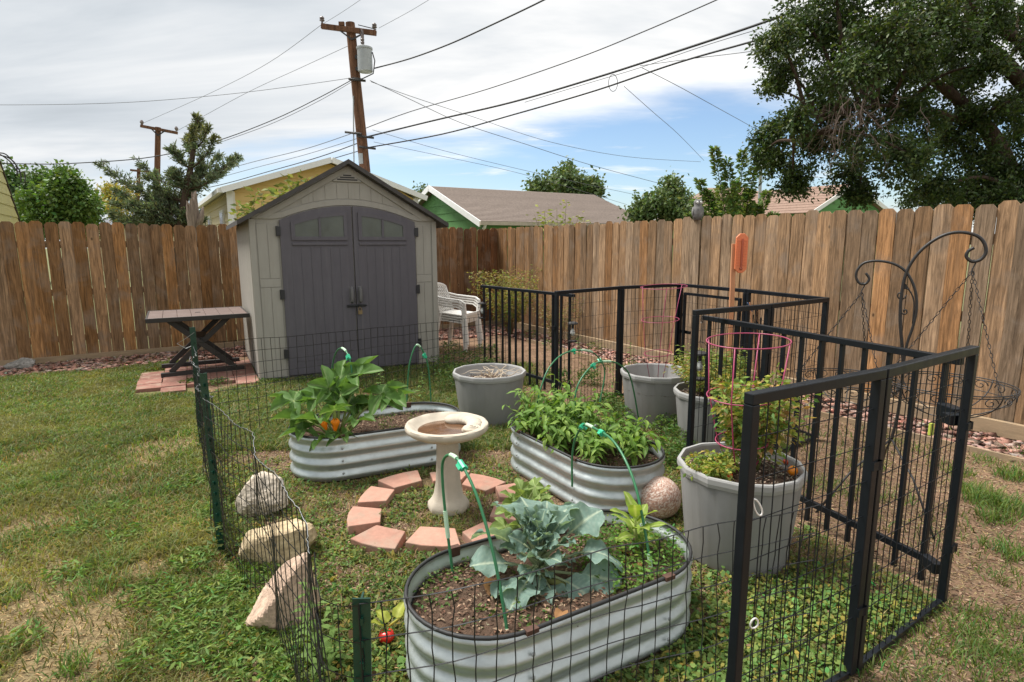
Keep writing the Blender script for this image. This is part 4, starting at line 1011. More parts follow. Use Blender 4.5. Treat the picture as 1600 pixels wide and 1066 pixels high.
# dead roots in the first pot
rt = MB(); r_ = random.Random(12)
for k in range(26):
    a = r_.uniform(0, 6.28); p = Vector((.16 * r_.random() * math.cos(a) + .04, .14 * r_.random() * math.sin(a), .385)); q = [p]
    d = Vector((r_.gauss(0, 1), r_.gauss(0, 1), .6)).normalized()
    for s in range(6):
        d = (d + Vector((r_.gauss(0, .6), r_.gauss(0, .6), r_.gauss(-.12, .4)))).normalized(); p = p + d * .04; p.z = max(.36, min(p.z, .475)); q.append(p)
    rt.tube(q, [.0042, .004, .0035, .003, .0025, .002, .0014], 5)
o = rt.build('dead_roots', material('dead_root', (.56, .46, .34), .8), None, smooth=True, loc=POTS[0][0]); tag(o, 'tangle of pale dried roots lying in the empty grey pot', 'roots')

# ================================================================== BIRDBATH
bb = thing('birdbath', BATH, 'cream concrete birdbath with a shell shaped bowl and brown water', 'birdbath')
def octo(rr, z, a):
    s = math.pi / 4; q = (a % s) - s / 2; k = math.cos(s / 2) / math.cos(q); f = .75; return (rr * (f * k + 1 - f) * 1.02, z)
mb = MB(); mb.lathe([(.001, 0), (.118, 0), (.122, .018), (.118, .042), (.100, .062), (.084, .09), (.072, .16), (.066, .26), (.062, .36), (.063, .41), (.075, .425), (.001, .43)], 40, fn=octo)
mb.build('pedestal', M['concrete_cream'], bb, smooth=35)
def scal(rr, z, a):
    k = 0.5 + .5 * math.cos(a * 11); f = max(0, min(1, (rr - .10) / .08)) if z > .44 else 0
    back = .5 + .5 * math.sin(a - .2)
    return (rr + (.003 * (k - .5) * f), z - .012 * (1 - k) * f * max(0, back) * (0 if rr > .215 else 1))
pr = [(.001, .415), (.07, .418), (.13, .432), (.19, .455), (.222, .472), (.236, .484), (.239, .500), (.235, .513), (.224, .518), (.208, .515), (.190, .502), (.160, .478), (.11, .463), (.05, .458), (.001, .457)]
mb = MB(); mb.lathe(pr, 88, fn=lambda r_, z, a: scal(r_, z, a) if z > .5 or r_ < .2 else (r_, z)); mb.build('bowl', M['concrete_cream'], bb, smooth=45)
mb = MB(); mb.lathe([(.001, .4825), (.08, .4825), (.166, .4825)], 40, fn=lambda r_, z, a: (r_ * (1 if math.cos(a + .3) < .35 else 1), z)); mb.build('water', M['water'], bb, smooth=True)
# conch relief rising from the right rim: ribbed whorl and a round end
sh = MB()
for k in range(9):
    t = k / 8; a = rad(78 - 104 * t); R_ = .140 + .020 * math.sin(t * 3)
    sh.ball((R_ * math.cos(a), R_ * math.sin(a), .495 + .006 * math.sin(t * 3.1)), (.060 - .020 * t, .056 - .018 * t, .030 - .006 * t), 16, 10)
for k in range(3):
    a0 = rad(-26); cx, cy = .165 * math.cos(a0), .165 * math.sin(a0); rr = .044 - .014 * k
    sh.tube([(cx + rr * math.cos(q * .45), cy + rr * math.sin(q * .45), .507 + .005 * k) for q in range(14)], .010 - .002 * k, 6, closed=True)
sh.build('shell_relief', M['concrete_cream'], bb, smooth=True)
# twigs / leaves floating
# ---- ring of wedge blocks
ringt = thing('brick_ring', RING_C, 'ring of red wedge shaped paving blocks laid round the birdbath', 'edging ring')
for k, (a0, sz, dr, yw) in enumerate(((88, 1, .01, 2), (54, 1, -.02, 5), (22, .92, .04, -12), (-14, .96, .0, 6), (-50, .95, .03, 8), (-86, 1.02, -.01, -5), (-122, 1, .05, 9), (-158, 1, .01, -12), (162, .80, -.01, 10), (128, 1.02, .03, -4))):
    hw = rad(15.6) * sz; r0, r1 = RING_R - .085, RING_R + .085; mb = MB()
    poly = [(r0 * math.sin(-hw), r0 * math.cos(hw)), (r0 * math.sin(hw), r0 * math.cos(hw)), (r1 * math.sin(hw), r1 * math.cos(hw)), (r1 * math.sin(hw) * .35, r1 * .995), (r1 * math.sin(-hw) * .35, r1 * .995), (r1 * math.sin(-hw), r1 * math.cos(hw))]
    poly = [(x, y - RING_R) for x, y in poly]
    mb.prism(poly, lambda x, y, d: (x, y, d), -.01, .046)
    a = rad(a0 - 90 + yw); o = mb.build('ring_block', M['brick'], ringt, bevel=.005, loc=(-(RING_R + dr) * math.sin(rad(a0 - 90)), (RING_R + dr) * math.cos(rad(a0 - 90)), random.uniform(-.012, .004)), rz=a)
    o.rotation_euler = (random.uniform(-.06, .06), random.uniform(-.06, .06), a); q = random.uniform(.85, 1.12); o.color = (.43 * q, .235 * q, .175 * q, 1)

# ================================================================== STONES
def rock(name, loc, dims, seed, label, cat, col, planes=None, rz=0.0, nz_=.03, group=None, col2=None):
    """broken stone: a rounded block cut by flat fracture planes, then roughened"""
    r = random.Random(seed); nu, nv = 64, 36; vs_ = []; fs = []; cs = []
    pl = [(Vector(n).normalized(), d) for n, d in (planes or [])]
    for k in range(14):
        n = Vector((r.gauss(0, 1), r.gauss(0, 1), r.gauss(0, .7))).normalized(); pl.append((n, r.uniform(.74, .96)))
    for i in range(nv + 1):
        th = -math.pi / 2 + math.pi * i / nv
        for j in range(nu):
            a = 2 * math.pi * j / nu; d = Vector((math.cos(th) * math.cos(a), math.cos(th) * math.sin(a), math.sin(th)))
            rr = 1.15
            for n, h in pl:
                q = d.dot(n)
                if q > 1e-3: rr = min(rr, h / q)
            q = d * 1.0 + Vector((seed * 3.1, seed, 0)); rr *= 1 + mnoise.fractal(q * 2.2, 1.0, 2.0, 5) * nz_ + mnoise.fractal(q * 9, 1.0, 2.0, 3) * nz_ * .9
            p = d * rr; p = Vector((p.x * dims[0] / 2, p.y * dims[1] / 2, (p.z + .8) * dims[2] / 1.8)); p.z -= .03; vs_.append(p)
            k = .5 + .5 * mnoise.fractal(q * 2.0, 1.0, 2.0, 4); k = max(0, min(1, k * 1.6 - .4)); sp_ = 1 - .25 * (mnoise.noise(q * 14) > .35); cs.append(tuple((x * (1 - k) + y * k) * sp_ for x, y in zip(col, col2 or tuple(c * .8 for c in col))))
    for i in range(nv):
        for j in range(nu): fs.append((i * nu + j, i * nu + (j + 1) % nu, (i + 1) * nu + (j + 1) % nu, (i + 1) * nu + j))
    mb = MB(); mb.add(vs_, fs); mb.c = cs; o = mb.build(name, M['stone'], smooth=18, loc=loc, rz=rz)
    tag(o, label, cat, group); return o
rock('boulder', Vector((-1.46, 3.23, 0)), (.27, .32, .235), 1, 'pale round topped boulder farthest along the wire fence', 'boulder', (.60, .51, .40), [((.35, -.8, .55), .72), ((-.8, .2, .5), .8), ((.9, 0, .35), .82), ((0, .2, 1), .98)], rad(10), .05, col2=(.46, .405, .335))
rock('boulder', Vector((-1.155, 2.69, 0)), (.40, .25, .20), 2, 'squared tan boulder in the middle of the three by the wire fence', 'boulder', (.55, .435, .275), [((.05, -1, .10), .74), ((-.12, .1, 1), .78), ((1, .05, .05), .86), ((-1, 0, .35), .88), ((0, 1, .1), .8)], rad(22), .03, col2=(.44, .335, .20))
rock('boulder', Vector((-.93, 2.18, 0)), (.34, .20, .30), 3, 'pinkish pointed slab of stone leaning nearest the near post', 'boulder', (.52, .375, .28), [((-.75, -.05, .70), .42), ((.95, -.1, .15), .70), ((.2, -1, .15), .70), ((0, 1, .2), .8)], rad(25), .03, col2=(.44, .315, .23))
rock('garden_rock', at(25, 578) + Vector((0, .08, 0)), (.34, .22, .15), 4, 'flat grey rock on the red gravel at the left fence', 'rock', (.30, .28, .25), None, rad(10), .08)
# pebbled concrete ball
bm_ = MB(); bm_.ball((0, 0, 0), .118, 110, 64)
rg = np.random.RandomState(5); cs = []
for v in bm_.v:
    k = rg.rand(); cs.append((.66, .56, .48) if k < .34 else ((.46, .28, .21) if k < .85 else (.27, .15, .11)))
bm_.c = cs; BALL = Vector((.835, 3.12, .105)); o = bm_.build('concrete_ball', M['aggregate'], smooth=True, loc=BALL); tag(o, 'pinkish pebble textured ball resting between the pepper bed and the tomato pot', 'garden ball')
# ================================================================== GREEN HOOPS
def smooth_path(pts, k=6):
    P = [Vector(p) for p in pts]; out_ = []
    for i in range(len(P) - 1):
        p0, p1, p2, p3 = P[max(0, i - 1)], P[i], P[i + 1], P[min(len(P) - 1, i + 2)]
        for j in range(k):
            t = j / k; out_.append(.5 * ((2 * p1) + (p2 - p0) * t + (2 * p0 - 5 * p1 + 4 * p2 - p3) * t * t + (3 * p1 - p0 - 3 * p2 + p3) * t ** 3))
    out_.append(P[-1]); return out_
def hoop(pix, label, sleeves=(), clips=(), base=None, r=.0058):
    z = SOIL; A = at(*pix[0], z); B = at(*pix[-1], z)
    pts = [A - Vector((0, 0, .03))] + [A] + [on_plane(x, y, A, B) for x, y in pix[1:-1]] + [B, B - Vector((0, 0, .03))]
    o = Vector((A.x, A.y, 0)); P = [p - o for p in smooth_path(pts, 7)]
    t = thing('garden_hoop', o, label, 'plant hoop', 'green plastic garden hoops')
    mb = MB(); mb.tube(P, r, 8); mb.build('hoop_rod', M['hoop'], t, smooth=True)
    n = len(P) - 1
    for s in sleeves:
        i = int(s * n); mb = MB(); mb.tube(P[max(0, i - 2):i + 3], r * 1.5, 8); mb.build('sleeve', M['sleeve'], t, smooth=40)
    for s in clips:
        i = min(n - 1, max(1, int(s * n))); p = P[i]; d = (P[i + 1] - P[i - 1]).normalized(); x = d.orthogonal().normalized(); y = d.cross(x); mb = MB()
        mb.tube([p - d * .02, p + d * .02], r * 2.0, 8); mb.bar(p + x * .012 - d * .014, p + x * .012 + d * .014, .022, .012, up=x); mb.bar(p + y * .014, p + y * .028, .012, .018, up=d); mb.build('clip', M['clip'], t)
    return t
hoop([(514, 640), (517, 590), (523, 556), (533, 544), (543, 553), (549, 575), (550, 605), (548, 668)], 'green hoop arching over the squash plant, with a clip right of its top', (.5, .9), (.6,))
hoop([(635, 643), (638, 585), (643, 556), (652, 539), (663, 553), (670, 580), (674, 638)], 'green hoop over the empty end of the squash bed', (.52, .93), (.66,))
hoop([(832, 672), (842, 618), (858, 575), (885, 551), (922, 549), (940, 566), (945, 585), (938, 625)], 'green hoop at the far end of the pepper bed with two bright clips', (.55,), (.48, .66))
hoop([(897, 690), (898, 640), (903, 602), (926, 571), (948, 565), (968, 570), (985, 590), (997, 650)], 'green hoop across the middle of the pepper bed', (.12, .56), (.45,))
hoop([(894, 752), (894, 715), (899, 686), (912, 664), (930, 670), (955, 686), (975, 715), (993, 760), (1006, 820), (1018, 893)], 'large green hoop over the right half of the broccoli bed', (.42, .90), (.36, .50))
hoop([(708, 900), (699, 830), (692, 760), (692, 722), (704, 711), (722, 727), (745, 775), (766, 845), (780, 910), (793, 990)], 'large green hoop over the left half of the broccoli bed', (.2, .49, .93), (.55,))
# spare clip dropped on the soil
p = at(958, 893, SOIL + .03); mb = MB(); mb.tube([(-.012, 0, 0), (.012, 0, 0)], .012, 8); mb.box((0, 0, .006), (.03, .022, .010)); o = mb.build('plastic_clip', M['clip'], loc=p); tag(o, 'loose green plastic clip lying on the soil right of the broccoli', 'clip')

# ================================================================== LEAF SHAPES
def leaf_grid(L_, W_, prof, nx=8, ny=6, fold=.25, curl=.25, ruffle=0.0, rf=5, seed=0, c0=(.1, .2, .05), mid=None, twist=0.0):
    """leaf along +x from the origin, upper side +z; returns MB"""
    r = random.Random(seed); mb = MB(); ph = r.uniform(0, 6); vs_ = []; cs = []
    for i in range(nx + 1):
        u = i / nx; hw = prof(u) * W_ / 2
        for j in range(-ny // 2, ny // 2 + 1):
            v = j / (ny / 2); e = abs(v)
            z = fold * e * hw - curl * L_ * u * u + ruffle * W_ * e ** 1.5 * math.sin(rf * u * 6.28 + ph + (1.5 if v > 0 else 0)) * (.3 + u)
            x = u * L_ * (1 - .12 * curl * u) + ruffle * .6 * W_ * e * math.sin(rf * u * 6.28 + ph + 1)
            vs_.append((x, v * hw * (1 - .08 * fold * e), z + twist * v * hw * u))
            k = 1 + r.uniform(-.10, .10); cc_ = c0
            if mid and (abs(j) == 0): cc_ = mid
            cs.append(tuple(min(.95, q * k) for q in cc_))
    m = ny // 2 * 2 + 1; fs = []
    for i in range(nx):
        for j in range(m - 1): fs.append((i * m + j, (i + 1) * m + j, (i + 1) * m + j + 1, i * m + j + 1))
    mb.add(vs_, fs); mb.c = cs; return mb
lanceo = lambda u: max(.02, math.sin(math.pi * min(1, u ** .8)) ** .9)
broad = lambda u: max(.05, (math.sin(math.pi * u ** .75)) ** .55) if u < .98 else .05
def cabbage(u): return .10 + .10 * u if u < .18 else max(.08, math.sin(math.pi * ((u - .18) / .82) ** .72 * .97 + .05) ** .5)
def lobed(R_, seed, c0, mid, lobes=5, depth=.45, cup=.18):
    """palmate leaf with pointed, toothed lobes and pale veins; petiole at the origin, tip along +x"""
    r = random.Random(seed); mb = MB(); n = 71; vs_ = [(0, 0, 0)]; cs = [mid]; fs = []; nq = 5; wob_ = [r.uniform(.85, 1.12) for _ in range(lobes + 1)]
    for q in range(1, nq + 1):
        f = q / nq
        for j in range(n):
            w_ = j / (n - 1); a = math.pi * 1.84 * (w_ - .5); t = w_ * lobes; fr = t - math.floor(t); lob = 1 - abs(2 * fr - 1)
            tooth = .055 * (((w_ * lobes * 7) % 1) - .5) * (1.2 - lob); base_ = (1 - .34 * (abs(a) / math.pi) ** 1.3) * wob_[min(lobes - 1, int(t))]
            rr = R_ * base_ * f * (1 - depth * (1 - lob ** .85) * f + tooth * f)
            z = cup * R_ * f * (abs(2 * fr - 1) * .55) + .10 * R_ * f * f * math.sin(a * 2 + seed) - .30 * R_ * f * f * max(0, lob - .3) * (.4 + .6 * math.cos(a / 2)) + r.uniform(-.008, .008) * R_ * 2
            vs_.append((rr * math.cos(a), rr * math.sin(a), z)); k = r.uniform(.80, 1.22); vein = lob > .9 and q < nq; cs.append(tuple(min(.9, x * k) for x in (mid if vein else c0)))
    for j in range(n - 1):
        fs.append((0, 1 + j, 2 + j))
        for q in range(nq - 1): fs.append((1 + q * n + j, 1 + (q + 1) * n + j, 2 + (q + 1) * n + j, 2 + q * n + j))
    mb.add(vs_, fs); mb.c = cs; return mb
def frame(d, up=(0, 0, 1), roll=0.0):
    d = Vector(d).normalized(); y = Vector(up).cross(d)
    if y.length < 1e-3: y = Vector((0, 1, 0))
    y.normalize(); z = d.cross(y); Mx = Matrix((d, y, z)).transposed()
    return (Mx @ Matrix.Rotation(roll, 3, 'X')).to_4x4()
def put_leaf(me, parent, p, d, s=1.0, roll=0.0, name='leaf'):
    o = bpy.data.objects.new(name, me); COL.objects.link(o); o.parent = parent
    o.matrix_basis = Matrix.Translation(p) @ frame(d, roll=roll) @ Matrix.Diagonal((s, s, s, 1)); return o
def stem_mesh(paths, name, colr, parent, mat='leaf', n=5):
    mb = MB(); mb.col = colr
    for pts, rr in paths: mb.tube(pts, rr, n)
    return mb.build(name, M[mat], parent, smooth=True)

# ---- broccoli
BR = at(842, 905, SOIL); br = thing('broccoli_plant', BR, 'large blue-green broccoli plant with wavy pale veined leaves', 'vegetable plant')
def cab_leaf(L_, W_, seed, c0, mid, droop=.4, ruf=.05):
    """broad ruffled leaf with a pale midrib and side veins, drooping at the tip"""
    r = random.Random(seed); mb = MB(); nx, ny = 22, 16; ph = r.uniform(0, 6); ph2 = r.uniform(0, 6); vs_ = []; cs = []; fs = []; lop = r.uniform(-.15, .15)
    for i in range(nx + 1):
        u = i / nx; hw = (.07 + .05 * u if u < .22 else .11 + .89 * math.sin(math.pi * min(1, ((u - .22) / .80)) ** .80) ** .62) * W_ / 2
        hw *= 1 + .10 * math.sin(u * 17 + ph) + .05 * math.sin(u * 31 + ph2)
        for j in range(-ny // 2, ny // 2 + 1):
            v = j / (ny / 2); e = abs(v); k = e ** 1.6 * (.25 + u)
            z = .16 * e * hw - droop * L_ * max(0, u - .25) ** 2 * 1.1 + ruf * W_ * k * (math.sin(11 * u + ph + (2 if v > 0 else 0)) + .6 * math.sin(23 * u + ph2 - v)) - .012 * W_ * (1 - e) * (u > .1)
            vein = math.cos((u * 9 - e * 1.6) * 6.283); z += .006 * W_ * vein * 2 * (e > .06)
            x = u * L_ * (1 - .18 * droop * u) + ruf * .5 * W_ * k * math.sin(13 * u + ph2)
            y = v * hw * (1 + lop * (1 if v > 0 else -1)) * (1 - .12 * e)
            vs_.append((x, y, z)); q = 1 + r.uniform(-.09, .09); t = 1.0 if j == 0 else (.16 if (vein > .80 and e < .85) else (.2 if e > .9 else 0)); cs.append(tuple(min(.9, (a_ * (1 - t) + b_ * t) * q) for a_, b_ in zip(c0, mid)))
    m = ny + 1
    for i in range(nx):
        for j in range(m - 1): fs.append((i * m + j, (i + 1) * m + j, (i + 1) * m + j + 1, i * m + j + 1))
    mb.add(vs_, fs); mb.c = cs; return mb.mesh('leaf', M['leaf'], True)
bl = [cab_leaf(.19, .155, s, (.19, .285, .24), (.46, .54, .41), .3 + .25 * (s % 3), .085) for s in range(7)]
bl2 = [cab_leaf(.13, .10, s + 9, (.155, .24, .20), (.38, .47, .35), .3, .11) for s in range(5)]
r_ = random.Random(8); stems = [([(0, 0, -.02), (-.01, .005, .06), (.0, .0, .13)], [.017, .016, .012])]
def brleaf(azim, z, elev, s, kind, roll, out_):
    a = rad(azim); e = rad(elev); d = Vector((math.cos(a) * math.cos(e), math.sin(a) * math.cos(e), math.sin(e)))
    b = Vector((0, 0, z)); p = b + d * out_
    put_leaf(r_.choice(bl if kind == 0 else bl2), br, p, d, s, roll); stems.append(([b - Vector((0, 0, .02)), b + d * out_ * .5, p + d * .05 * s], [.007, .006, .004]))
for az_, z, el_, s, k, ro, ou in ((172, .06, 36, 1.05, 0, .5, .10), (198, .05, 18, 1.0, 0, -.3, .10), (222, .04, 6, .9, 0, .4, .08), (245, .045, 2, 1.0, 0, -.3, .07), (268, .04, -10, .85, 0, .5, .06), (290, .04, -12, .8, 0, .2, .06), (318, .04, 0, .85, 0, .3, .10), (342, .04, 2, 1.05, 0, .5, .13), (2, .06, 18, 1.1, 0, .3, .13), (22, .07, 32, 1.15, 0, .1, .13), (48, .08, 44, 1.05, 0, -.3, .10),
                                (78, .08, 50, .9, 0, .3, .08), (112, .08, 54, .95, 0, .5, .10), (142, .08, 50, 1.0, 0, .4, .11), (160, .10, 62, .85, 1, .7, .09), (205, .09, 48, .95, 1, -.5, .05), (236, .08, 34, .9, 1, .5, .04), (268, .08, 40, .9, 1, -.4, .03), (300, .08, 32, 1.0, 1, .4, .05), (330, .09, 40, 1.0, 1, -.6, .06), (12, .10, 58, 1.1, 1, .5, .06), (64, .11, 66, 1.0, 1, -.4, .05), (128, .12, 70, .9, 1, .5, .04), (185, .12, 66, .85, 1, -.5, .04), (255, .12, 62, .75, 1, .5, .02), (310, .13, 66, .7, 1, -.5, .02), (95, .14, 76, .7, 1, .3, .02), (30, .14, 72, .65, 1, -.7, .02), (220, .13, 70, .6, 1, .8, .02)):
    brleaf(az_ + r_.uniform(-6, 6), z, el_, s, k, ro + r_.uniform(-.35, .35), ou)
    brleaf(az_ + r_.uniform(-22, 22), z + .02, el_ + r_.uniform(5, 25), s * r_.uniform(.6, .85), 1, r_.uniform(-.8, .8), ou * r_.uniform(.5, 1.0))
stem_mesh(stems, 'stem', (.36, .42, .26), br)
stem_mesh([([(0.02, -.03, .012), (.08, -.06, .02), (.15, -.06, .015), (.19, -.04, .012)], [.014, .015, .012, .008])], 'stem', (.35, .36, .14), br)
# dead yellow-brown leaves on the soil
dl = [leaf_grid(.07, .05, broad, 6, 4, .5, .4, .12, 2, s, (.36, .19, .085)).mesh('dead_leaf', M['leaf'], True) for s in range(3)]
dlt = ['curled brown dead leaf under the left broccoli leaves', 'brown dead leaf in front of the broccoli stem', 'orange-brown dead leaf right of the broccoli near the loose clip', 'crumpled tan dead leaf by the right hoop foot', 'light brown dead leaf flat on the chips below the broccoli', 'brown dead leaf close to the pepper bed side of the broccoli', 'tan dead leaf behind the loose green clip']
for (px, py), lb in zip([(772, 905), (880, 955), (968, 880), (1000, 890), (893, 960), (985, 868), (950, 878)], dlt):
    p = at(px, py, SOIL + .02); o = link('dead_leaf', r_.choice(dl), None, p); o.rotation_euler = (r_.uniform(-.4, .4), r_.uniform(-.4, .4), r_.uniform(0, 6)); s = r_.uniform(.8, 1.3); o.scale = (s, s, s); tag(o, lb, 'dead leaf', 'dead leaves on the broccoli bed')

# ---- leafy plant behind the broccoli (broad yellow-green leaves)
EG = at(868, 850, .0) + Vector((.02, .02, 0)); EG = bed_point(2, .12, .43); eg = thing('broadleaf_plant', EG, 'yellow-green broad leaved plant just behind the broccoli bed', 'plant')
el_m = [lobed(.075, s + 20, (.20, .28, .085), (.36, .42, .19), 5, .35, .22).mesh('leaf', M['leaf'], True) for s in range(4)]
stems = [([(0, 0, -.01), (.01, 0, .18), (.0, .01, .30)], [.008, .007, .005])]
for k in range(30):
    a = k * 2.4; z = .12 + .22 * k / 30; e = rad(0 + 60 * k / 30); d = Vector((math.cos(a) * math.cos(e), math.sin(a) * math.cos(e), math.sin(e))); b = Vector((0, 0, z)); p = b + d * r_.uniform(.06, .13)
    put_leaf(r_.choice(el_m), eg, p, d + Vector((0, 0, -.1)), r_.uniform(.75, 1.15), r_.uniform(-.4, .4)); stems.append(([b, p], [.004, .003]))
stem_mesh(stems, 'stem', (.22, .26, .10), eg)

# ---- young lime plant at the right end of the bed
LM = at(992, 868, SOIL); lm = thing('leafy_seedling', LM, 'young lime green leafy plant in front of the pebbled ball', 'plant')
lm_m = [leaf_grid(.13, .062, broad, 9, 6, .2, .30, .05, 2, s + 40, (.235, .33, .055), (.40, .45, .16)).mesh('leaf', M['leaf'], True) for s in range(3)]
stems = [([(0, 0, -.01), (.005, 0, .08), (-.005, 0, .16)], [.007, .006, .004])]
for k in range(13):
    a = k * 2.4 + .6; z = .05 + .12 * k / 13; e = rad(10 + 60 * k / 13); d = Vector((math.cos(a) * math.cos(e), math.sin(a) * math.cos(e), math.sin(e))); p = Vector((0, 0, z)) + d * .015
    put_leaf(r_.choice(lm_m), lm, p, d, r_.uniform(.7, 1.05) , r_.uniform(-.4, .4))
stem_mesh(stems, 'stem', (.28, .34, .10), lm)

# ---- squash plant
SQ = at(527, 688, SOIL); sq = thing('squash_plant', SQ, 'squash plant with big lobed dark green leaves and orange blossoms', 'vegetable plant')
sm = [lobed(.165, s, (.095, .185, .045), (.20, .28, .115), 5, .62, .40).mesh('leaf', M['leaf'], True) for s in range(4)]
stems = []
for az_, ln, el_, s, dz in ((170, .34, 34, 1.25, -.2), (190, .22, 32, 1.2, -.3), (150, .28, 44, 1.15, -.2), (215, .20, 20, 1.0, -.4), (90, .36, 60, 1.3, -.1), (60, .38, 58, 1.3, -.1), (120, .30, 66, 1.1, .0), (25, .36, 38, 1.3, -.2), (5, .40, 30, 1.05, -.2), (300, .14, 22, .8, -.5), (262, .15, 18, .8, -.6), (340, .2, 36, .8, -.3), (75, .26, 72, 1.0, .1), (235, .20, 44, .95, -.2), (280, .22, 60, .8, -.1), (40, .22, 50, .9, -.2)):
    for rep in range(2 if ln > .35 else 1):
        a = rad(az_ + r_.uniform(-8, 8) + rep * 24); e = rad(min(80, el_ + 6 + rep * 10)); d = Vector((math.cos(a) * math.cos(e), math.sin(a) * math.cos(e), math.sin(e))); ln_ = ln * (1.18 if rep == 0 else .72); tip = d * ln_
        md = d * ln_ * .5 + Vector((0, 0, .02)); stems.append(([(d.x * .02, d.y * .02, 0), md, tip], [.010, .008, .006]))
        put_leaf(r_.choice(sm), sq, tip, Vector((d.x, d.y, dz + .45)), s * (1.0 if rep == 0 else .72), r_.uniform(-.5, .5))
stem_mesh(stems, 'stem', (.30, .36, .13), sq, n=7)
stem_mesh([([(0.06, -.05, 0), (.12, -.08, .06), (.10, -.10, .12)], [.012, .009, .005]), ([(.08, -.02, .01), (.16, -.02, .05), (.20, -.05, .01)], [.012, .009, .006])], 'stem', (.52, .50, .20), sq, n=7)
def blossom(p, s, tilt):
    mb = MB(); pts = []
    mb.lathe([(.006, 0), (.011, .02), (.017, .045), (.024, .065), (.020, .078), (.012, .085)], 15, fn=lambda r__, z, a: (r__ * (1 + .22 * math.cos(5 * a) * min(1, z / .04)), z + .006 * math.cos(5 * a) * (z > .06)))
    o = mb.build('blossom', M['blossom'], sq, smooth=True, loc=p); o.scale = (s, s, s); o.rotation_euler = tilt
blossom((-.035, -.10, .10), .8, (.2, -.2, 0)); blossom((.02, -.10, .09), 1.05, (.1, .1, 0)); blossom((.10, -.07, .03), .7, (1.1, .5, 0))

# ---- pepper plants
pl_m = [leaf_grid(.085, .030, lanceo, 6, 4, .3, .45, .03, 1.5, s + 60, c, (.16, .24, .07)).mesh('leaf', M['leaf'], True) for s, c in enumerate(((.12, .24, .036), (.16, .29, .045), (.09, .18, .03), (.23, .34, .065)))]
peps = [(-.42, .08, .36, 'pepper plant at the far left end of the pepper bed'), (-.40, -.13, .30, 'pepper plant at the far end on the side of the birdbath'), (-.14, .10, .32, 'pepper plant in the middle, on the side of the pots'), (-.10, -.12, .30, 'pepper plant in the middle, on the side of the birdbath'), (.16, .11, .27, 'pepper plant behind the foremost one, on the side of the pots'), (.20, -.07, .30, 'pepper plant with the widest leaves near the front of the pepper bed'), (.40, .06, .27, 'foremost pepper plant, next to the pebbled ball'), (-.27, -.21, .22, 'low pepper plant at the rim facing the birdbath, far half of the bed'), (.03, -.21, .22, 'low pepper plant at the rim facing the birdbath, middle of the bed'), (.32, -.17, .22, 'low pepper plant at the front rim beneath the large hoop'), (.03, .02, .33, 'tallest pepper plant in the centre of the bed'), (.26, .20, .24, 'low pepper plant at the rim facing the tomato pot'), (-.25, .0, .34, 'tall pepper plant between the two hoops of the pepper bed')]
for i, (lx, ly, h, lb) in enumerate(peps):
    p0 = bed_point(1, lx, ly, SOIL); pp = thing('pepper_plant', p0, lb, 'pepper plant', 'pepper plants in the raised bed'); stems = [([(0, 0, 0), (.004, 0, h * .4)], [.006, .005])]
    rr = random.Random(i + 3); nb = 14
    for k in range(nb):
        a = 6.28 * k / nb + rr.uniform(-.4, .4); e = rad(rr.uniform(30, 75)); ln = h * rr.uniform(.6, 1.0); b = Vector((0, 0, h * rr.uniform(.15, .42)))
        d = Vector((math.cos(a) * math.cos(e), math.sin(a) * math.cos(e), math.sin(e))); tip = b + d * ln * .8; stems.append(([b, b.lerp(tip, .5) + Vector((0, 0, .01)), tip], [.004, .003, .002]))
        for q in range(7):
            t = .30 + .70 * q / 6; s_ = b.lerp(tip, t); a2 = a + q * 2.3 + rr.uniform(-.5, .5); dd = Vector((math.cos(a2), math.sin(a2), rr.uniform(-.55, .35)))
            put_leaf(rr.choice(pl_m), pp, s_, dd, rr.uniform(.6, 1.05), rr.uniform(-.5, .5))
    stem_mesh(stems, 'stem', (.12, .20, .05), pp)

# ================================================================== TOMATO CAGES AND POT PLANTS
def cage(c, z0, rings, label, r=.0028, legs=4, ph=.4):
    t = thing('tomato_cage', c, label, 'tomato cage', 'pink wire tomato cages')
    for rr, z, dx, dy in rings:
        mb = MB(); mb.tube([(dx + rr * math.cos(a), dy + rr * math.sin(a), z + .012 * math.sin(a + 1)) for a in [6.283 * k / 36 for k in range(36)]], r, 6, closed=True); mb.build('ring', M['cage_pink'], t, smooth=True)
    for k in range(legs):
        a = ph + 6.283 * k / legs; pts = [(dx + rr * math.cos(a), dy + rr * math.sin(a), z + .012 * math.sin(a + 1)) for rr, z, dx, dy in rings] + [(.05 * math.cos(a), .05 * math.sin(a), z0)]
        mb = MB(); mb.tube(pts, r, 6); mb.build('leg', M['cage_pink'], t, smooth=True)
    return t
c2 = POTS[1][0]; cage(c2, .30, [(.19, 1.17, .03, 0), (.155, .89, .01, .0), (.115, .60, 0, 0)], 'faded pink tomato cage standing empty in the far grey pot', .0026, 3)
c4 = POTS[3][0]; cage(c4, .41, [(.19, 1.06, .025, .06), (.165, .80, .0, .02), (.12, .58, 0, 0)], 'bright pink tomato cage round the yellowing tomato plant', .0032, 4, .9)
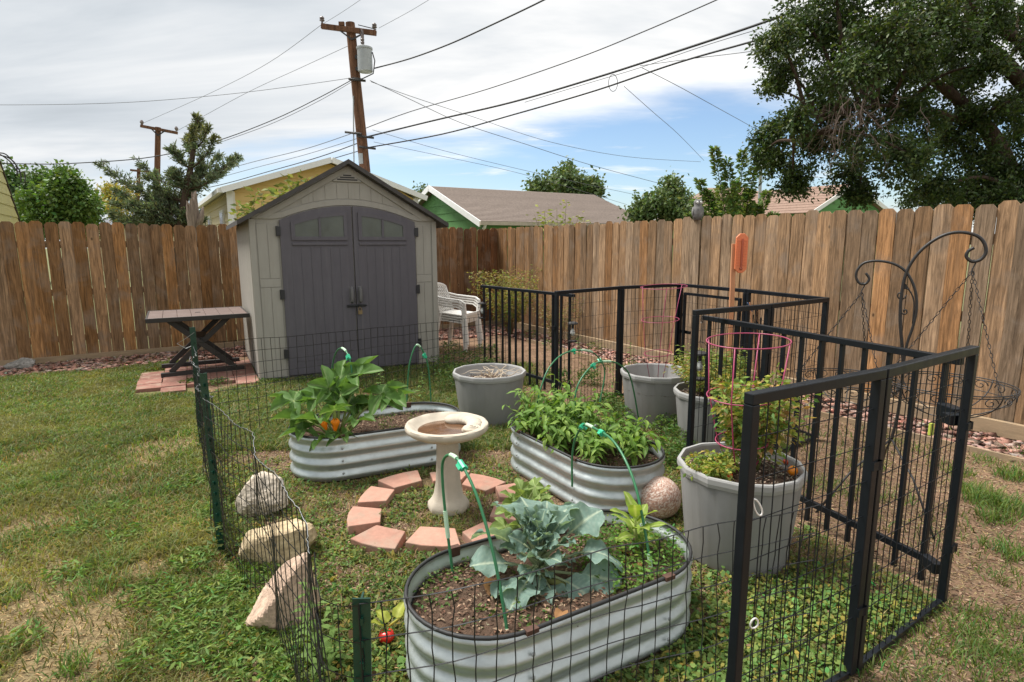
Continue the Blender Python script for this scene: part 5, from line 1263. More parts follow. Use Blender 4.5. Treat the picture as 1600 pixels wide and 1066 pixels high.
def bush(name, base, label, cat, seed, stems_, leafn, L_, asp, cols, h, spread, thick=.004, stemcol=(.22, .24, .08), droop=.3, mat='leaf', z_from=.25, group=None):
    """stemmed plant: curved stems with leaflets along them"""
    rg = np.random.RandomState(seed); r = random.Random(seed); t = thing(name, base, label, cat, group); paths = []; PP = []; DD = []
    for k in range(stems_):
        a = r.uniform(0, 6.283); sp_ = spread * r.uniform(.3, 1.0); hh = h * r.uniform(.6, 1.0); b = Vector((.03 * math.cos(a), .03 * math.sin(a), 0))
        pts = [b + Vector((sp_ * math.cos(a + .3 * q) * q ** 1.2, sp_ * math.sin(a + .3 * q) * q ** 1.2, hh * (q - droop * q ** 3 * .6))) for q in [j / 6 for j in range(7)]]
        paths.append((pts, [thick * (1 - .12 * j) for j in range(7)]))
        for q in range(leafn):
            f = z_from + (1 - z_from) * r.random(); i = min(5, int(f * 6)); p = pts[i].lerp(pts[i + 1], f * 6 - i); a2 = r.uniform(0, 6.283); o_ = r.random() * L_ * 1.6
            d = Vector((math.cos(a2), math.sin(a2), r.uniform(-.8, .5))); PP.append(p + d * o_); DD.append(d)
    stem_mesh(paths, 'stem', stemcol, t)
    PP = np.array(PP); DD = np.array(DD); n = len(PP); c = np.zeros((n, 3)); ch = rg.choice(len(cols), n)
    for i, cc_ in enumerate(cols): k = ch == i; c[k] = tint(cc_, int(k.sum()), rg, .3, .12)
    v, f, c = leaf_cloud(PP, DD, L_, asp, c, rg, .3, .5); o = link('foliage', np_mesh('foliage', v, f, M[mat], c), t); o['kind'] = 'stuff'; return t
YG = [(.28, .32, .06), (.20, .28, .055), (.38, .32, .08), (.13, .21, .05)]
bush('tomato_plant', c4 + Vector((.07, .03, .41)), 'yellowing tomato plant growing up through the bright pink cage', 'tomato plant', 3, 24, 105, .036, .50, YG + [(.34, .22, .09), (.16, .24, .06)], .62, .21, .005)
bush('tomato_plant', c4 + Vector((-.15, -.05, .42)), 'low sprawling tomato stems over the left rim of the front pot', 'tomato plant', 4, 14, 60, .028, .55, YG, .13, .13, .004)
bush('feathery_plant', POTS[2][0] + Vector((-.04, .0, .38)), 'yellow-green feathery plant filling the middle grey pot', 'plant', 6, 46, 80, .034, .32, [(.24, .27, .06), (.34, .26, .08), (.15, .21, .05)], .36, .30, .003)
bush('feathery_plant', POTS[2][0] + Vector((.10, .20, .34)), 'taller green herb behind the yellow feathery plant in the pot', 'plant', 7, 30, 60, .042, .3, [(.16, .24, .06), (.22, .25, .07)], .50, .26, .003)
def tomato(p, r, col, label, sq_=.9):
    t = thing('tomato', p, label, 'tomato', 'tomatoes')
    mb = MB(); mb.col = col; mb.lathe([(.001, -r * sq_), (r * .55, -r * .8 * sq_), (r * .92, -r * .35), (r, 0.05 * r), (r * .86, r * .5), (r * .5, r * .8 * sq_), (r * .12, r * .74), (.001, r * .7)], 20, fn=lambda rr, z, a: (rr * (1 + .03 * math.cos(5 * a)), z)); mb.build('fruit', M['tomato'], t, smooth=True)
    mb = MB(); mb.col = (.10, .18, .04)
    for k in range(5):
        a = k * 1.2566; mb.bar((0, 0, r * .74), (r * .6 * math.cos(a), r * .6 * math.sin(a), r * .80), r * .18, .002)
    mb.tube([(0, 0, r * .7), (.004, 0, r * 1.25)], .002, 5); mb.build('calyx', M['leaf'], t); return t
tomato(at(1137, 743, .435), .024, (.62, .07, .015), 'red-orange tomato on the soil at the left of the front pot')
tomato(at(1239, 736, .445), .024, (.75, .24, .015), 'orange tomato at the right rim of the front pot', 1.15)
tomato(at(1229, 722, .440), .018, (.50, .06, .015), 'small red tomato behind the orange one in the front pot')
tomato(at(1142, 676, .56), .022, (.42, .46, .10), 'unripe pale green tomato high on the left of the front plant', 1.1)
FT = at(604, 998, .02); FT.z = .031
tomato(FT, .031, (.55, .02, .012), 'red tomato fallen on the weeds beside the green post')
ft = thing('tomato_sprig', FT + Vector((.0, .03, -.02)), 'yellowish broken tomato stem with a leaf next to the fallen tomato', 'plant sprig')
stem_mesh([([(-.01, 0, .03), (.06, .03, .07), (.14, .05, .10), (.22, .04, .09), (.28, .03, .07)], [.005, .0045, .004, .0035, .002]), ([(.14, .05, .10), (.17, .04, .07), (.12, .0, .05)], [.004, .003, .002]), ([(.06, .03, .07), (.10, .0, .04)], [.004, .002])], 'stem', (.46, .44, .10), ft)
tl = leaf_grid(.07, .05, broad, 8, 4, .3, .3, .08, 2, 4, (.30, .33, .05), (.40, .42, .10)).mesh('leaf', M['leaf'], True)
for d, p in (((-.5, .3, .5), (0, .01, .05)), ((.2, .6, .6), (.03, .02, .06)), ((-.2, -.2, .4), (-.02, 0, .04))): put_leaf(tl, ft, Vector(p), d, 1.0)

# ---- weeds by the near post and along the fence
def tallweed(p, h, n, label, seed, c=(.15, .24, .06), L_=.065, group='tall weeds'):
    r = random.Random(seed); t = thing('tall_weed', p, label, 'weed', group); me = [leaf_grid(L_, L_ * .38, lanceo, 5, 2, .3, .4, .03, 1, seed + s, c).mesh('leaf', M['leaf'], True) for s in range(2)]
    top = Vector((r.uniform(-.04, .04), r.uniform(-.04, .04), h)); stem_mesh([([(0, 0, -.01), top * .5 + Vector((.01, 0, 0)), top], [.004, .003, .002])], 'stem', (.18, .22, .08), t)
    for k in range(n):
        f = .12 + .88 * k / n; a = k * 2.4; put_leaf(r.choice(me), t, top * f, (math.cos(a), math.sin(a), .35), 1.15 - .5 * f, r.uniform(-.3, .3))
for i, (px, py, h, n, lb) in enumerate([(500, 1066, .40, 24, 'tall leafy weed growing up the fold of the near wire mesh'), (522, 1040, .28, 18, 'shorter leafy weed just right of the mesh fold'), (490, 1035, .24, 14, 'leafy weed left of the mesh fold'),
        (590, 628, .30, 16, 'thin tall weed behind the squash bed, left of the second hoop'), (655, 628, .30, 15, 'thin tall weed standing just behind the rim under the second hoop'), (612, 622, .2, 12, 'small upright weed before the shed doors'), (775, 585, .60, 22, 'tall spindly weed in front of the barred panel beside the white chairs'), (905, 560, .3, 14, 'upright weed at the foot of the far mesh panels'),
        (960, 640, .45, 16, 'weed climbing the post behind the pepper bed'), (985, 600, .5, 18, 'tall weed behind the far pot with the pink cage'), (700, 570, .28, 16, 'bushy weed at the right corner of the shed')]):
    tallweed(at(px, py), h, n, lb, 100 + i)
def weed_patch(pix, r0, n, h, label, col_, seed):
    rg = np.random.RandomState(seed); VV = []
    for px, py in pix:
        p = at(px, py); a = rg.rand(n) * 6.28; q = r0 * np.sqrt(rg.rand(n)); z = h * rg.rand(n) ** .8; P = np.stack([p.x + q * np.cos(a) * (1 - .4 * z / h), p.y + q * np.sin(a) * (1 - .4 * z / h), z], 1); A = rg.rand(n) * 6.28
        VV.append(leaf_cloud(P, np.stack([np.cos(A), np.sin(A), .6 * rg.rand(n)], 1), .035, .35, tint(col_, n, rg, .4, .2), rg))
    v, f, c = join_np(VV); o = link('weed_clump', np_mesh('weed_clump', v, f, M['leaf'], c)); tag(o, label, 'weeds', kind='stuff')
weed_patch([(705, 560), (730, 575), (755, 590), (690, 585), (720, 600), (760, 565), (700, 610)], .22, 420, .22, 'thick green weeds between the shed corner and the empty pot', (.10, .155, .045), 1)
weed_patch([(950, 640), (975, 660), (1045, 680), (1060, 700), (1075, 730), (1050, 720), (920, 600), (870, 600)], .18, 420, .15, 'green weeds between the pots and the pepper bed', (.085, .15, .035), 2)
weed_patch([(340, 600), (420, 600), (480, 597), (300, 600)], .16, 220, .05, 'weeds along the front of the shed and pavers', (.09, .14, .035), 3)
weed_patch([(340, 720), (345, 780), (350, 830), (355, 860), (320, 700)], .07, 160, .16, 'grass and weeds tangled in the foot of the wire fence', (.11, .15, .045), 4)
weed_patch([(830, 530), (860, 545), (900, 535), (930, 550), (990, 585), (1060, 600), (1150, 610)], .2, 160, .14, 'scattered weeds along the foot of the lighter fence', (.14, .17, .06), 5)
# shrub by the fence and weeds there
sb = CORNER + ER * 1.35 - U * .55; sb.z = 0
bush('straggly_shrub', sb, 'straggly half dry yellow-green shrub in front of the fence corner', 'shrub', 12, 52, 80, .055, .30, [(.26, .29, .07), (.34, .28, .09), (.16, .22, .055), (.28, .20, .11)], 1.45, .75, .006, (.24, .17, .10), .35)
bush('straggly_shrub', sb + Vector((.75, -.9, 0)), 'smaller dry twiggy shrub right of the fence corner shrub', 'shrub', 13, 30, 34, .045, .30, [(.20, .20, .08), (.26, .19, .11)], .95, .45, .005, (.25, .18, .12), .3)
# ================================================================== LANTERNS, HOOKS, BASKETS, STAKES
def lantern(p, drop, label):
    """p: point on the rail it hangs from"""
    t = thing('hanging_lantern', p - Vector((0, 0, drop)), label, 'lantern', 'wire solar lanterns on the pen')
    K = M['iron']; h = .18
    mb = MB(); mb.lathe([(.001, h + .02), (.03, h + .016), (.05, h + .006), (.052, h - .006), (.04, h - .008), (.001, h - .008)], 18); mb.build('cap', K, t, smooth=30)
    mb = MB(); mb.lathe([(.001, .0), (.042, .0), (.044, .012), (.001, .013)], 18); mb.build('base', K, t, smooth=30)
    mb = MB()
    for k in range(12):
        a = 6.283 * k / 12; mb.tube([(rr * math.cos(a), rr * math.sin(a), z) for rr, z in ((.044, h - .006), (.050, .135), (.058, .09), (.056, .05), (.042, .008))], .0016, 4)
    for rr, z in ((.051, .13), (.058, .085), (.056, .05)): mb.tube([(rr * math.cos(6.283 * k / 20), rr * math.sin(6.283 * k / 20), z) for k in range(20)], .0013, 4, closed=True)
    mb.build('cage', K, t)
    mb = MB(); mb.lathe([(.001, .06), (.012, .062), (.022, .08), (.022, .098), (.013, .122), (.010, .135)], 14); mb.build('bulb', M['glass_bulb'], t, smooth=True)
    mb = MB(); mb.lathe([(.012, .13), (.013, .172)], 10, cap=True); mb.build('bulb_socket', K, t)
    mb = MB(); n = 10
    mb.tube([(.05 * math.cos(3.1416 * k / n), 0, h + .01 + .07 * math.sin(3.1416 * k / n)) for k in range(n + 1)], .0018, 4); mb.tube([(0, 0, h + .08), (.004, 0, drop - .03), (0, 0, drop - .012)], .0018, 4); mb.tube([(.0, .022 * math.cos(q), drop - .012 + .022 * math.sin(q)) for q in [6.283 * k / 10 for k in range(10)]], .0018, 4, closed=True); mb.build('hanger', K, t)
lantern(GI + Vector((-.015, -.005, 1.03)), .42, 'wire lantern hanging from the free end of the long barred panel')
lantern(BRp + Vector((-.01, -.02, 1.03)), .44, 'wire lantern seen through the mesh panel behind the pepper bed')
lantern(BLp + Vector((.01, -.03, 1.03)), .38, 'small wire lantern next to the white chairs at the far end of the barred panel')
HB = Vector((2.20, 3.25, 0)); HT = HB + Vector((3.25, -2.2, 0))
hz_ = lambda pts: [on_plane(1300 + x / 3.137, 340 + y / 3.137, HB, HT) - HB for x, y in pts]
hk = thing('shepherd_hook', HB, 'tall black double shepherd hook with scrolls holding the wire baskets', 'plant hook'); K = M['iron']
mb = MB(); big = smooth_path(hz_([(697, 148), (668, 165), (659, 193), (688, 216), (730, 205), (755, 168), (742, 118), (700, 85), (620, 72), (540, 90), (460, 140), (400, 205), (360, 285), (338, 400), (335, 520), (344, 640), (347, 760), (325, 950), (292, 1085)]), 5); mb.tube(big, .0085, 8); mb.build('main_hook', K, hk, smooth=True)
mb = MB(); sml = smooth_path(hz_([(165, 272), (182, 300), (165, 325), (135, 322), (118, 290), (126, 255), (160, 222), (230, 213), (310, 230), (370, 275), (408, 360), (414, 450), (395, 540), (368, 620), (349, 720)]), 5); mb.tube(sml, .0072, 8); mb.build('small_hook', K, hk, smooth=True)
mb = MB()
for cx, cy, r0, s in ((338, 380, 26, 1), (356, 460, 18, -1)): mb.tube(hz_([(cx + s * r0 * (1 - q / 14) * math.cos(q * .6), cy + r0 * (1 - q / 14) * math.sin(q * .6)) for q in range(13)]), .004, 5)
mb.tube(smooth_path(hz_([(370, 345), (393, 380), (403, 430), (395, 520)]), 4), .004, 5); mb.build('scroll', K, hk, smooth=True)
mb = MB(); q = hz_([(352, 345), (362, 325), (380, 350), (362, 352)]); mb.add(q + [v + Vector((.0, .012, .0)) for v in q], [(0, 1, 2, 3), (7, 6, 5, 4), (0, 4, 5, 1), (1, 5, 6, 2), (2, 6, 7, 3), (3, 7, 4, 0)]); mb.build('iron_leaf', K, hk)
foot = big[-1]
for px, py in ((1462, 842), (1272, 800), (1375, 735)):
    g = at(px, py) - HB; mb = MB(); mb.tube([foot, foot.lerp(g, .5) + Vector((0, 0, .04)), g - Vector((0, 0, .02))], .006, 6); mb.build('prong', K, hk, smooth=True)
def basket(hang, c, label, R_=.30):
    """open wire basket on three chains; c = rim centre"""
    t = thing('wire_basket', c, label, 'hanging basket', 'black wire hanging baskets'); H_ = .17
    prof = lambda f: R_ * (1 - .10 * f - .55 * f ** 2.6)
    mb = MB()
    for f, r in ((0, .0034), (.40, .0024), (1, .003)): mb.tube([(prof(f) * math.cos(a), prof(f) * math.sin(a), -H_ * f) for a in [6.283 * k / 40 for k in range(40)]], r, 5, closed=True)
    mb.tube([(R_ * math.cos(a), R_ * math.sin(a), -.012) for a in [6.283 * k / 40 for k in range(40)]], .003, 5, closed=True); mb.build('hoop_wire', K, t, smooth=True)
    for k in range(8):
        a = 6.283 * k / 8 + .2; mb = MB(); mb.tube([(prof(f) * math.cos(a), prof(f) * math.sin(a), -H_ * f) for f in [j / 8 for j in range(9)]], .0034, 5); mb.build('rib', K, t, smooth=True)
    for k in range(16):
        a = 6.283 * (k + .5) / 16 + .2; mb = MB(); rr = prof(.2); u = Vector((-math.sin(a), math.cos(a), 0)); cc_ = Vector((rr * math.cos(a), rr * math.sin(a), -H_ * .22)); s = 1 if k % 2 else -1
        mb.tube([cc_ + u * (s * .040 * (1 - q / 18) * math.cos(q * .55)) + Vector((0, 0, .030 * (1 - q / 18) * math.sin(q * .55))) for q in range(16)], .0028, 4); mb.build('scroll', K, t, smooth=True)
    h = hang - c
    for k in range(3):
        a = 6.283 * k / 3 + 2.75; e = Vector((R_ * math.cos(a), R_ * math.sin(a), 0)); mb = MB(); n = max(8, int((h - e).length / .026)); s0 = h - Vector((0, 0, .05))
        for q in range(n):
            p0, p1 = s0.lerp(e, q / n), s0.lerp(e, (q + 1) / n); d = (p1 - p0); m_ = (p0 + p1) / 2; d.normalize(); x = d.orthogonal().normalized(); x = x if q % 2 else d.cross(x)
            mb.tube([m_ + d * (.015 * math.cos(w_)) + x * (.006 * math.sin(w_)) for w_ in [6.283 * j / 8 for j in range(8)]], .0018, 4, closed=True)
        mb.build('chain', K, t)
    mb = MB(); mb.tube([h + Vector((0, 0, .01)), h + Vector((.012, 0, -.01)), h + Vector((0, 0, -.035)), h + Vector((-.004, 0, -.055))], .0035, 5); mb.build('hook', K, t)
big_w = [HB + p for p in big]; sml_w = [HB + p for p in sml]
h1 = min(big_w[8:26], key=lambda p: p.z); h2 = min(sml_w[4:20], key=lambda p: p.z)
h1 = on_plane(1300 + 694 / 3.137, 340 + 216 / 3.137, HB, HT); h2 = on_plane(1300 + 150 / 3.137, 340 + 326 / 3.137, HB, HT)
c1 = on_plane(1499, 600, HB, HT); c1 = Vector((h1.x - .04, h1.y + .02, c1.z)); c2_ = Vector((h2.x - .03, h2.y + .02, on_plane(1340, 592, HB, HT).z))
basket(h1, c1, 'larger empty wire basket with scrollwork hanging from the tall arm, beside the outer corner post'); basket(h2, c2_, 'empty wire basket hanging from the short arm, mostly behind the barred panel', .27)
# hook seen at the left edge
LH = at(-70, 600); lh = thing('shepherd_hook', LH, 'dark plant hook whose curved tips reach into the top left over the yellow house', 'plant hook')
for pts in ([(-62, 600), (-60, 400), (-58, 300), (-45, 250), (0, 239), (18, 250), (31, 268), (33, 284)], [(-60, 330), (-40, 262), (-10, 240), (14, 251), (27, 268), (38, 270), (39, 286)], [(-52, 290), (-20, 246), (6, 244), (24, 256), (27, 275)]):
    mb = MB(); mb.tube([p - LH for p in smooth_path([on_plane(x, y, LH, LH + Vector((1, .75, 0))) for x, y in pts], 5)], .007, 6); mb.build('rod', K, lh, smooth=True)
# stake with plaque
SK = at_y(1142, 560, 4.72); SK.z = 0; top = at_y(1147, 381, 4.72) - SK
st = thing('marker_stake', SK, 'orange-brown wooden stake standing inside the pen with a plaque at its top', 'stake')
mb = MB(); mb.bar((0, 0, -.02), top, .036, .02, up=(0, 1, 0)); mb.build('stake', M['stake_wood'], st, bevel=.002)
pq = thing('garden_thermometer', SK, 'bright orange ribbed thermometer plaque fixed to the top of the wooden stake', 'thermometer')
c0_ = at_y(1158, 396, 4.70) - SK; hw, hh_ = .048, .155; OP = M['orange_plastic']
mb = MB(); mb.prism([(-hw, -hh_ + .03), (-hw + .03, -hh_), (hw - .03, -hh_), (hw, -hh_ + .03), (hw, hh_ - .03), (hw - .03, hh_), (-hw + .03, hh_), (-hw, hh_ - .03)], lambda x, z, d: (c0_.x + x, c0_.y + d, c0_.z + z), -.012, .006); mb.build('plaque', OP, pq, bevel=.004)
for k in range(10):
    for s in (-1, 1): mb = MB(); mb.box((c0_.x + s * .026, c0_.y - .014, c0_.z + .10 - k * .021), (.026, .007, .007)); mb.build('scale_mark', OP, pq)
mb = MB(); mb.tube([c0_ + Vector((0, -.016, -.11)), c0_ + Vector((0, -.016, .115))], .0075, 6); mb.ball(c0_ + Vector((0, -.015, -.12)), (.014, .008, .014), 8, 6); mb.build('tube', material('orange_dark', (.42, .10, .05), .4), pq)
# bundle of dark canes leaning at the panel joint
BC = at_y(1195, 600, 4.02); BC.z = 0; bc = thing('cane_bundle', BC, 'bundle of thin dark canes tied with a blue twist at the middle panel post', 'canes'); r_ = random.Random(2)
for k in range(8):
    mb = MB(); a = Vector((r_.uniform(-.05, .05), r_.uniform(-.03, .03), .0)); tp = at_y(1178 + r_.uniform(-8, 16), 492 + r_.uniform(-22, 14), 4.0) - BC; mb.tube([a, a.lerp(tp, .6) + Vector((r_.uniform(-.01, .01), 0, 0)), tp], .0045, 5); mb.build('cane', M['iron'] if k % 3 else M['stake_wood'], bc)
mb = MB(); q = at_y(1172, 480, 3.98) - BC; mb.tube([q + Vector((-.02, 0, .03)), q, q + Vector((.02, .01, -.03))], .004, 5); mb.build('twist_tie', material('blue_tie', (.08, .13, .25), .5), bc)
# owl decoy on the fence
s_ow = min([i * .01 for i in range(940)], key=lambda s: abs((lambda p: 800 + CAM_F * p.dot(RGT) / p.dot(FWD))(CORNER + ER * s + Vector((0, 0, .3))) - 1090))
ow = CORNER + ER * s_ow + Vector((.0, 0, 1.835)); owl = thing('owl_decoy', ow, 'grey owl decoy perched on top of the lighter fence', 'owl figure')
mb = MB(); mb.lathe([(.001, -.03), (.045, -.03), (.062, .02), (.066, .07), (.058, .12), (.044, .145), (.05, .165), (.052, .185), (.04, .21), (.001, .218)], 18); mb.build('body', M['owl'], owl, smooth=True)
for s in (-1, 1):
    mb = MB(); mb.ball((s * .020, -.046, .18), (.016, .008, .016), 10, 6); mb.build('eye_disc', M['canvas_white'], owl, smooth=True)
    mb = MB(); mb.tube([(s * .025, -.02, .205), (s * .035, -.015, .235)], [.012, .003], 6); mb.build('ear_tuft', M['owl'], owl)
    mb = MB(); mb.ball((s * .058, .0, .07), (.014, .035, .06), 8, 6); mb.build('wing', M['owl'], owl, smooth=True)
mb = MB(); mb.tube([(0, -.05, .17), (0, -.064, .158)], [.007, .001], 5); mb.build('beak', M['iron'], owl)

# ================================================================== HOUSES BEYOND THE FENCE
def wall_boards(parent, A, B, z0, zE, zP, mat, bh, base=True):
    """lap siding as separate boards on the vertical wall from plan point A to B (outer side to the right of A->B); gable when zP is given"""
    A, B = Vector(A), Vector(B); d = B - A; ln = d.length; d.normalize(); n = Vector((d.y, -d.x, 0))
    def ext(z):
        if z <= zE or zP is None: return 0.0, ln
        f = min(.499, (z - zE) / (zP - zE) / 2); return ln * f, ln * (1 - f)
    top_ = zP if zP else zE; z = z0
    while z < top_ - .02:
        z1 = min(z + bh, top_); l0, r0 = ext(z); l1, r1 = ext(z1)
        pt = lambda s, zz, o_: A + d * s + n * o_ + Vector((0, 0, zz))
        mb = MB(); a = [pt(l0, z, .028), pt(r0, z, .028), pt(r1, z1, .006), pt(l1, z1, .006)]; b = [pt(l0, z, -.02), pt(r0, z, -.02), pt(r1, z1, -.02), pt(l1, z1, -.02)]
        mb.add([v - parent.location for v in a + b], [(0, 1, 2, 3), (7, 6, 5, 4), (0, 4, 5, 1), (1, 5, 6, 2), (2, 6, 7, 3), (3, 7, 4, 0)]); mb.build('siding_board', mat, parent); z = z1
def slope(parent, e0, e1, r1, r0, n, mat, colr, th=.03, name='shingle_course', over=.0):
    """roof slope from eave e0-e1 up to ridge r0-r1 as overlapping courses"""
    e0, e1, r0, r1 = map(Vector, (e0, e1, r0, r1)); nn = (e1 - e0).cross(r0 - e0).normalized(); nn = nn if nn.z > 0 else -nn; rr = random.Random(n)
    for i in range(n):
        f0, f1 = i / n, min(1, (i + 1.15) / n); a, b, c, d = e0.lerp(r0, f0), e1.lerp(r1, f0), e1.lerp(r1, f1), e0.lerp(r0, f1)
        up0, up1 = nn * th, nn * (th * .45); P = [a + up0, b + up0, c + up1, d + up1, a - nn * .02, b - nn * .02, c - nn * .02, d - nn * .02]
        mb = MB(); mb.add([p - parent.location for p in P], [(0, 1, 2, 3), (7, 6, 5, 4), (0, 4, 5, 1), (1, 5, 6, 2), (2, 6, 7, 3), (3, 7, 4, 0)])
        o = mb.build(name, mat, parent); k = rr.uniform(.96, 1.04); o.color = (*[x * k for x in colr], 1)
def solid(parent, pts, z0, z1, mat, name):
    mb = MB(); n = len(pts); vs_ = [Vector((p[0], p[1], z0)) - parent.location for p in pts] + [Vector((p[0], p[1], z1)) - parent.location for p in pts]
    mb.add(vs_, [tuple(range(n - 1, -1, -1)), tuple(range(n, 2 * n))] + [(i, (i + 1) % n, n + (i + 1) % n, n + i) for i in range(n)]); return mb.build(name, mat, parent)
def edge_bar(parent, a, b, w_, h, mat, name): mb = MB(); mb.bar(Vector(a) - parent.location, Vector(b) - parent.location, w_, h); return mb.build(name, mat, parent)
# green house with the brown shingle roof
E1 = Vector((-.90, 20.0, 0)); ge = thing('green_house', E1, 'green sided house with a brown shingle roof rising behind the corner of the fence', 'house')
s_ = 7.4; zE, zR = 2.36, 3.68; B1 = E1 + Vd * 7.4; E2 = E1 + U * s_; B2 = B1 + U * s_; zz = lambda p, z: Vector((p.x, p.y, z))
solid(ge, [E1 + U * .05 + Vd * .05, E2 - U * .05 + Vd * .05, B2 - U * .05 - Vd * .05, B1 + U * .05 - Vd * .05], 0, zE - .02, M['siding_green'], 'wall')
wall_boards(ge, B1, E1, .3, zE, zR, M['siding_green'], .30); wall_boards(ge, E1, E2, .3, zE - .08, None, M['siding_green'], .30)
wall_boards(ge, E2, B2, .3, zE, zR, M['siding_green'], .30)
R1, R2 = (E1 + B1) / 2, (E2 + B2) / 2; ov = .35
slope(ge, zz(E1 - U * ov - Vd * ov, zE - .12), zz(E2 + U * ov - Vd * ov, zE - .12), zz(R2 + U * ov, zR + .06), zz(R1 - U * ov, zR + .06), 30, M['shingle'], (.235, .192, .165))
slope(ge, zz(B2 + U * ov + Vd * ov, zE - .12), zz(B1 - U * ov + Vd * ov, zE - .12), zz(R1 - U * ov, zR + .06), zz(R2 + U * ov, zR + .06), 30, M['shingle'], (.235, .192, .165))
for a, b in ((E1 - Vd * ov, R1), (B1 + Vd * ov, R1)): edge_bar(ge, zz(a - U * (ov + .02), zE - .16), zz(b - U * (ov + .02), zR + .0), .04, .20, M['trim_white'], 'rake_board')
edge_bar(ge, zz(E1 - U * .4 - Vd * (ov + .06), zE - .13), zz(E2 + U * .4 - Vd * (ov + .06), zE - .13), .10, .12, material('gutter_tan', (.42, .36, .28), .5), 'gutter')
mb = MB(); mb.tube([Vector(p) - E1 for p in smooth_path([zz(E1 - U * .2 - Vd * (ov + .04), zE - .18), zz(E1 - U * .18 - Vd * .28, zE - .30), zz(E1 - U * .1 - Vd * .08, zE - .42), zz(E1 - U * .06 - Vd * .06, .2)], 4)], .05, 8); mb.build('downspout', M['trim_white'], ge, smooth=True)
# yellow garage behind the shed
G1 = Vector((-7.50, 16.05, 0)); gg = thing('yellow_garage', G1, 'pale yellow sided garage with a white roof edge behind the grey shed', 'garage')
gw = 5.25; G2 = G1 + U * gw; G3 = G2 + Vd * 9.5; G4 = G1 + Vd * 9.5; zE, zR = 3.02, 3.86
solid(gg, [G1 + U * .05 + Vd * .05, G2 - U * .05 + Vd * .05, G3 - U * .05 - Vd * .05, G4 + U * .05 - Vd * .05], 0, zE - .05, M['siding_cream'], 'wall')
wall_boards(gg, G1, G2, .3, zE, zR, M['siding_yellow'], .22); wall_boards(gg, G4, G1, .3, zE, None, M['siding_cream'], .24)
wall_boards(gg, G2, G3, .3, zE, None, M['siding_cream'], .24); wall_boards(gg, G3, G4, .3, zE, zR, M['siding_yellow'], .22)
Gr, Gb = (G1 + G2) / 2, (G3 + G4) / 2
for a, b, c, d in ((G1 - U * .25, G4 - U * .25, Gb, Gr), (G3 + U * .25, G2 + U * .25, Gr, Gb)):
    f = -.3 if a == G1 - U * .25 else .3
    A_ = zz(a + Vd * (f if f < 0 else .3), zE - .04); B_ = zz(b + Vd * (.3 if f < 0 else -.3), zE - .04); C_ = zz(c + Vd * (.3 if f < 0 else -.3), zR + .06); D_2 = zz(d + Vd * (-.3 if f < 0 else .3), zR + .06)
    slope(gg, A_, B_, C_, D_2, 10, M['shingle'], (.62, .62, .61), name='roof_sheet')
for a in (G1 - U * .27, G2 + U * .27): edge_bar(gg, zz(a - Vd * .33, zE - .06), zz(Gr - Vd * .33, zR + .06), .06, .15, M['trim_white'], 'rake_board')
edge_bar(gg, zz(G1 - U * .02 - Vd * .03, .2), zz(G1 - U * .02 - Vd * .03, zE - .05), .16, .16, M['trim_white'], 'corner_board'); edge_bar(gg, zz(G2 + U * .02 - Vd * .03, .2), zz(G2 + U * .02 - Vd * .03, zE - .05), .14, .14, M['trim_white'], 'corner_board')
edge_bar(gg, zz(G1 - U * .30 - Vd * .3, zE - .06), zz(G4 - U * .30 + Vd * .3, zE - .06), .10, .12, M['trim_white'], 'eave_board')
for k, f in enumerate((2.2, 6.2)):
    w0 = G1 + Vd * f - U * .04; wn = MB(); wn.box(w0 + Vector((0, 0, 2.15)) - G1, (.06, .9, .85), rz=math.atan2(U.y, U.x)); wfr = wn.build('window', M['trim_white'], gg)
    wn = MB(); wn.box(w0 - U * .032 + Vector((0, 0, 2.15)) - G1, (.01, .74, .68), rz=math.atan2(U.y, U.x)); wn.build('pane', M['window_frosted'], wfr)
# yellow house at the left edge
Y1 = at_y(30, 345, 16.0); Y1.z = 0; yh = thing('yellow_house', Y1, 'lime yellow sided gable at the left edge with a dark roof edge', 'house')
Y0 = Y1 - Vd * 6.0; zE, zR = 2.05, 4.6
solid(yh, [Y0 + Vd * .05 - U * .05, Y1 - Vd * .05 - U * .05, Y1 - Vd * .05 - U * 7, Y0 + Vd * .05 - U * 7], 0, zE, M['siding_lime'], 'wall')
wall_boards(yh, Y0, Y1, .2, zE, zR, M['siding_lime'], .26)
Ym = (Y0 + Y1) / 2
slope(yh, zz(Y1 + U * .04 + Vd * .12, zE - .02), zz(Y1 - U * 7.2 + Vd * .2, zE - .1), zz(Ym - U * 7.2, zR + .05), zz(Ym + U * .04, zR + .05), 10, M['shingle'], (.10, .08, .065)); slope(yh, zz(Y0 - U * 7.2 - Vd * .2, zE - .1), zz(Y0 + U * .04 - Vd * .2, zE - .1), zz(Ym + U * .04, zR + .05), zz(Ym - U * 7.2, zR + .05), 10, M['shingle'], (.10, .08, .065))
# security lamp on that gable
mb = MB(); lq = at_y(8, 336, (Y1 - Vd * 1.0).y - .15) - Y1; mb.box(lq, (.12, .10, .10)); mb.ball(lq + Vector((.1, -.08, -.05)), .09, 8, 6); mb.ball(lq + Vector((-.12, -.08, .04)), .09, 8, 6); mb.build('flood_lamp', M['steel_grey'], yh, smooth=40)
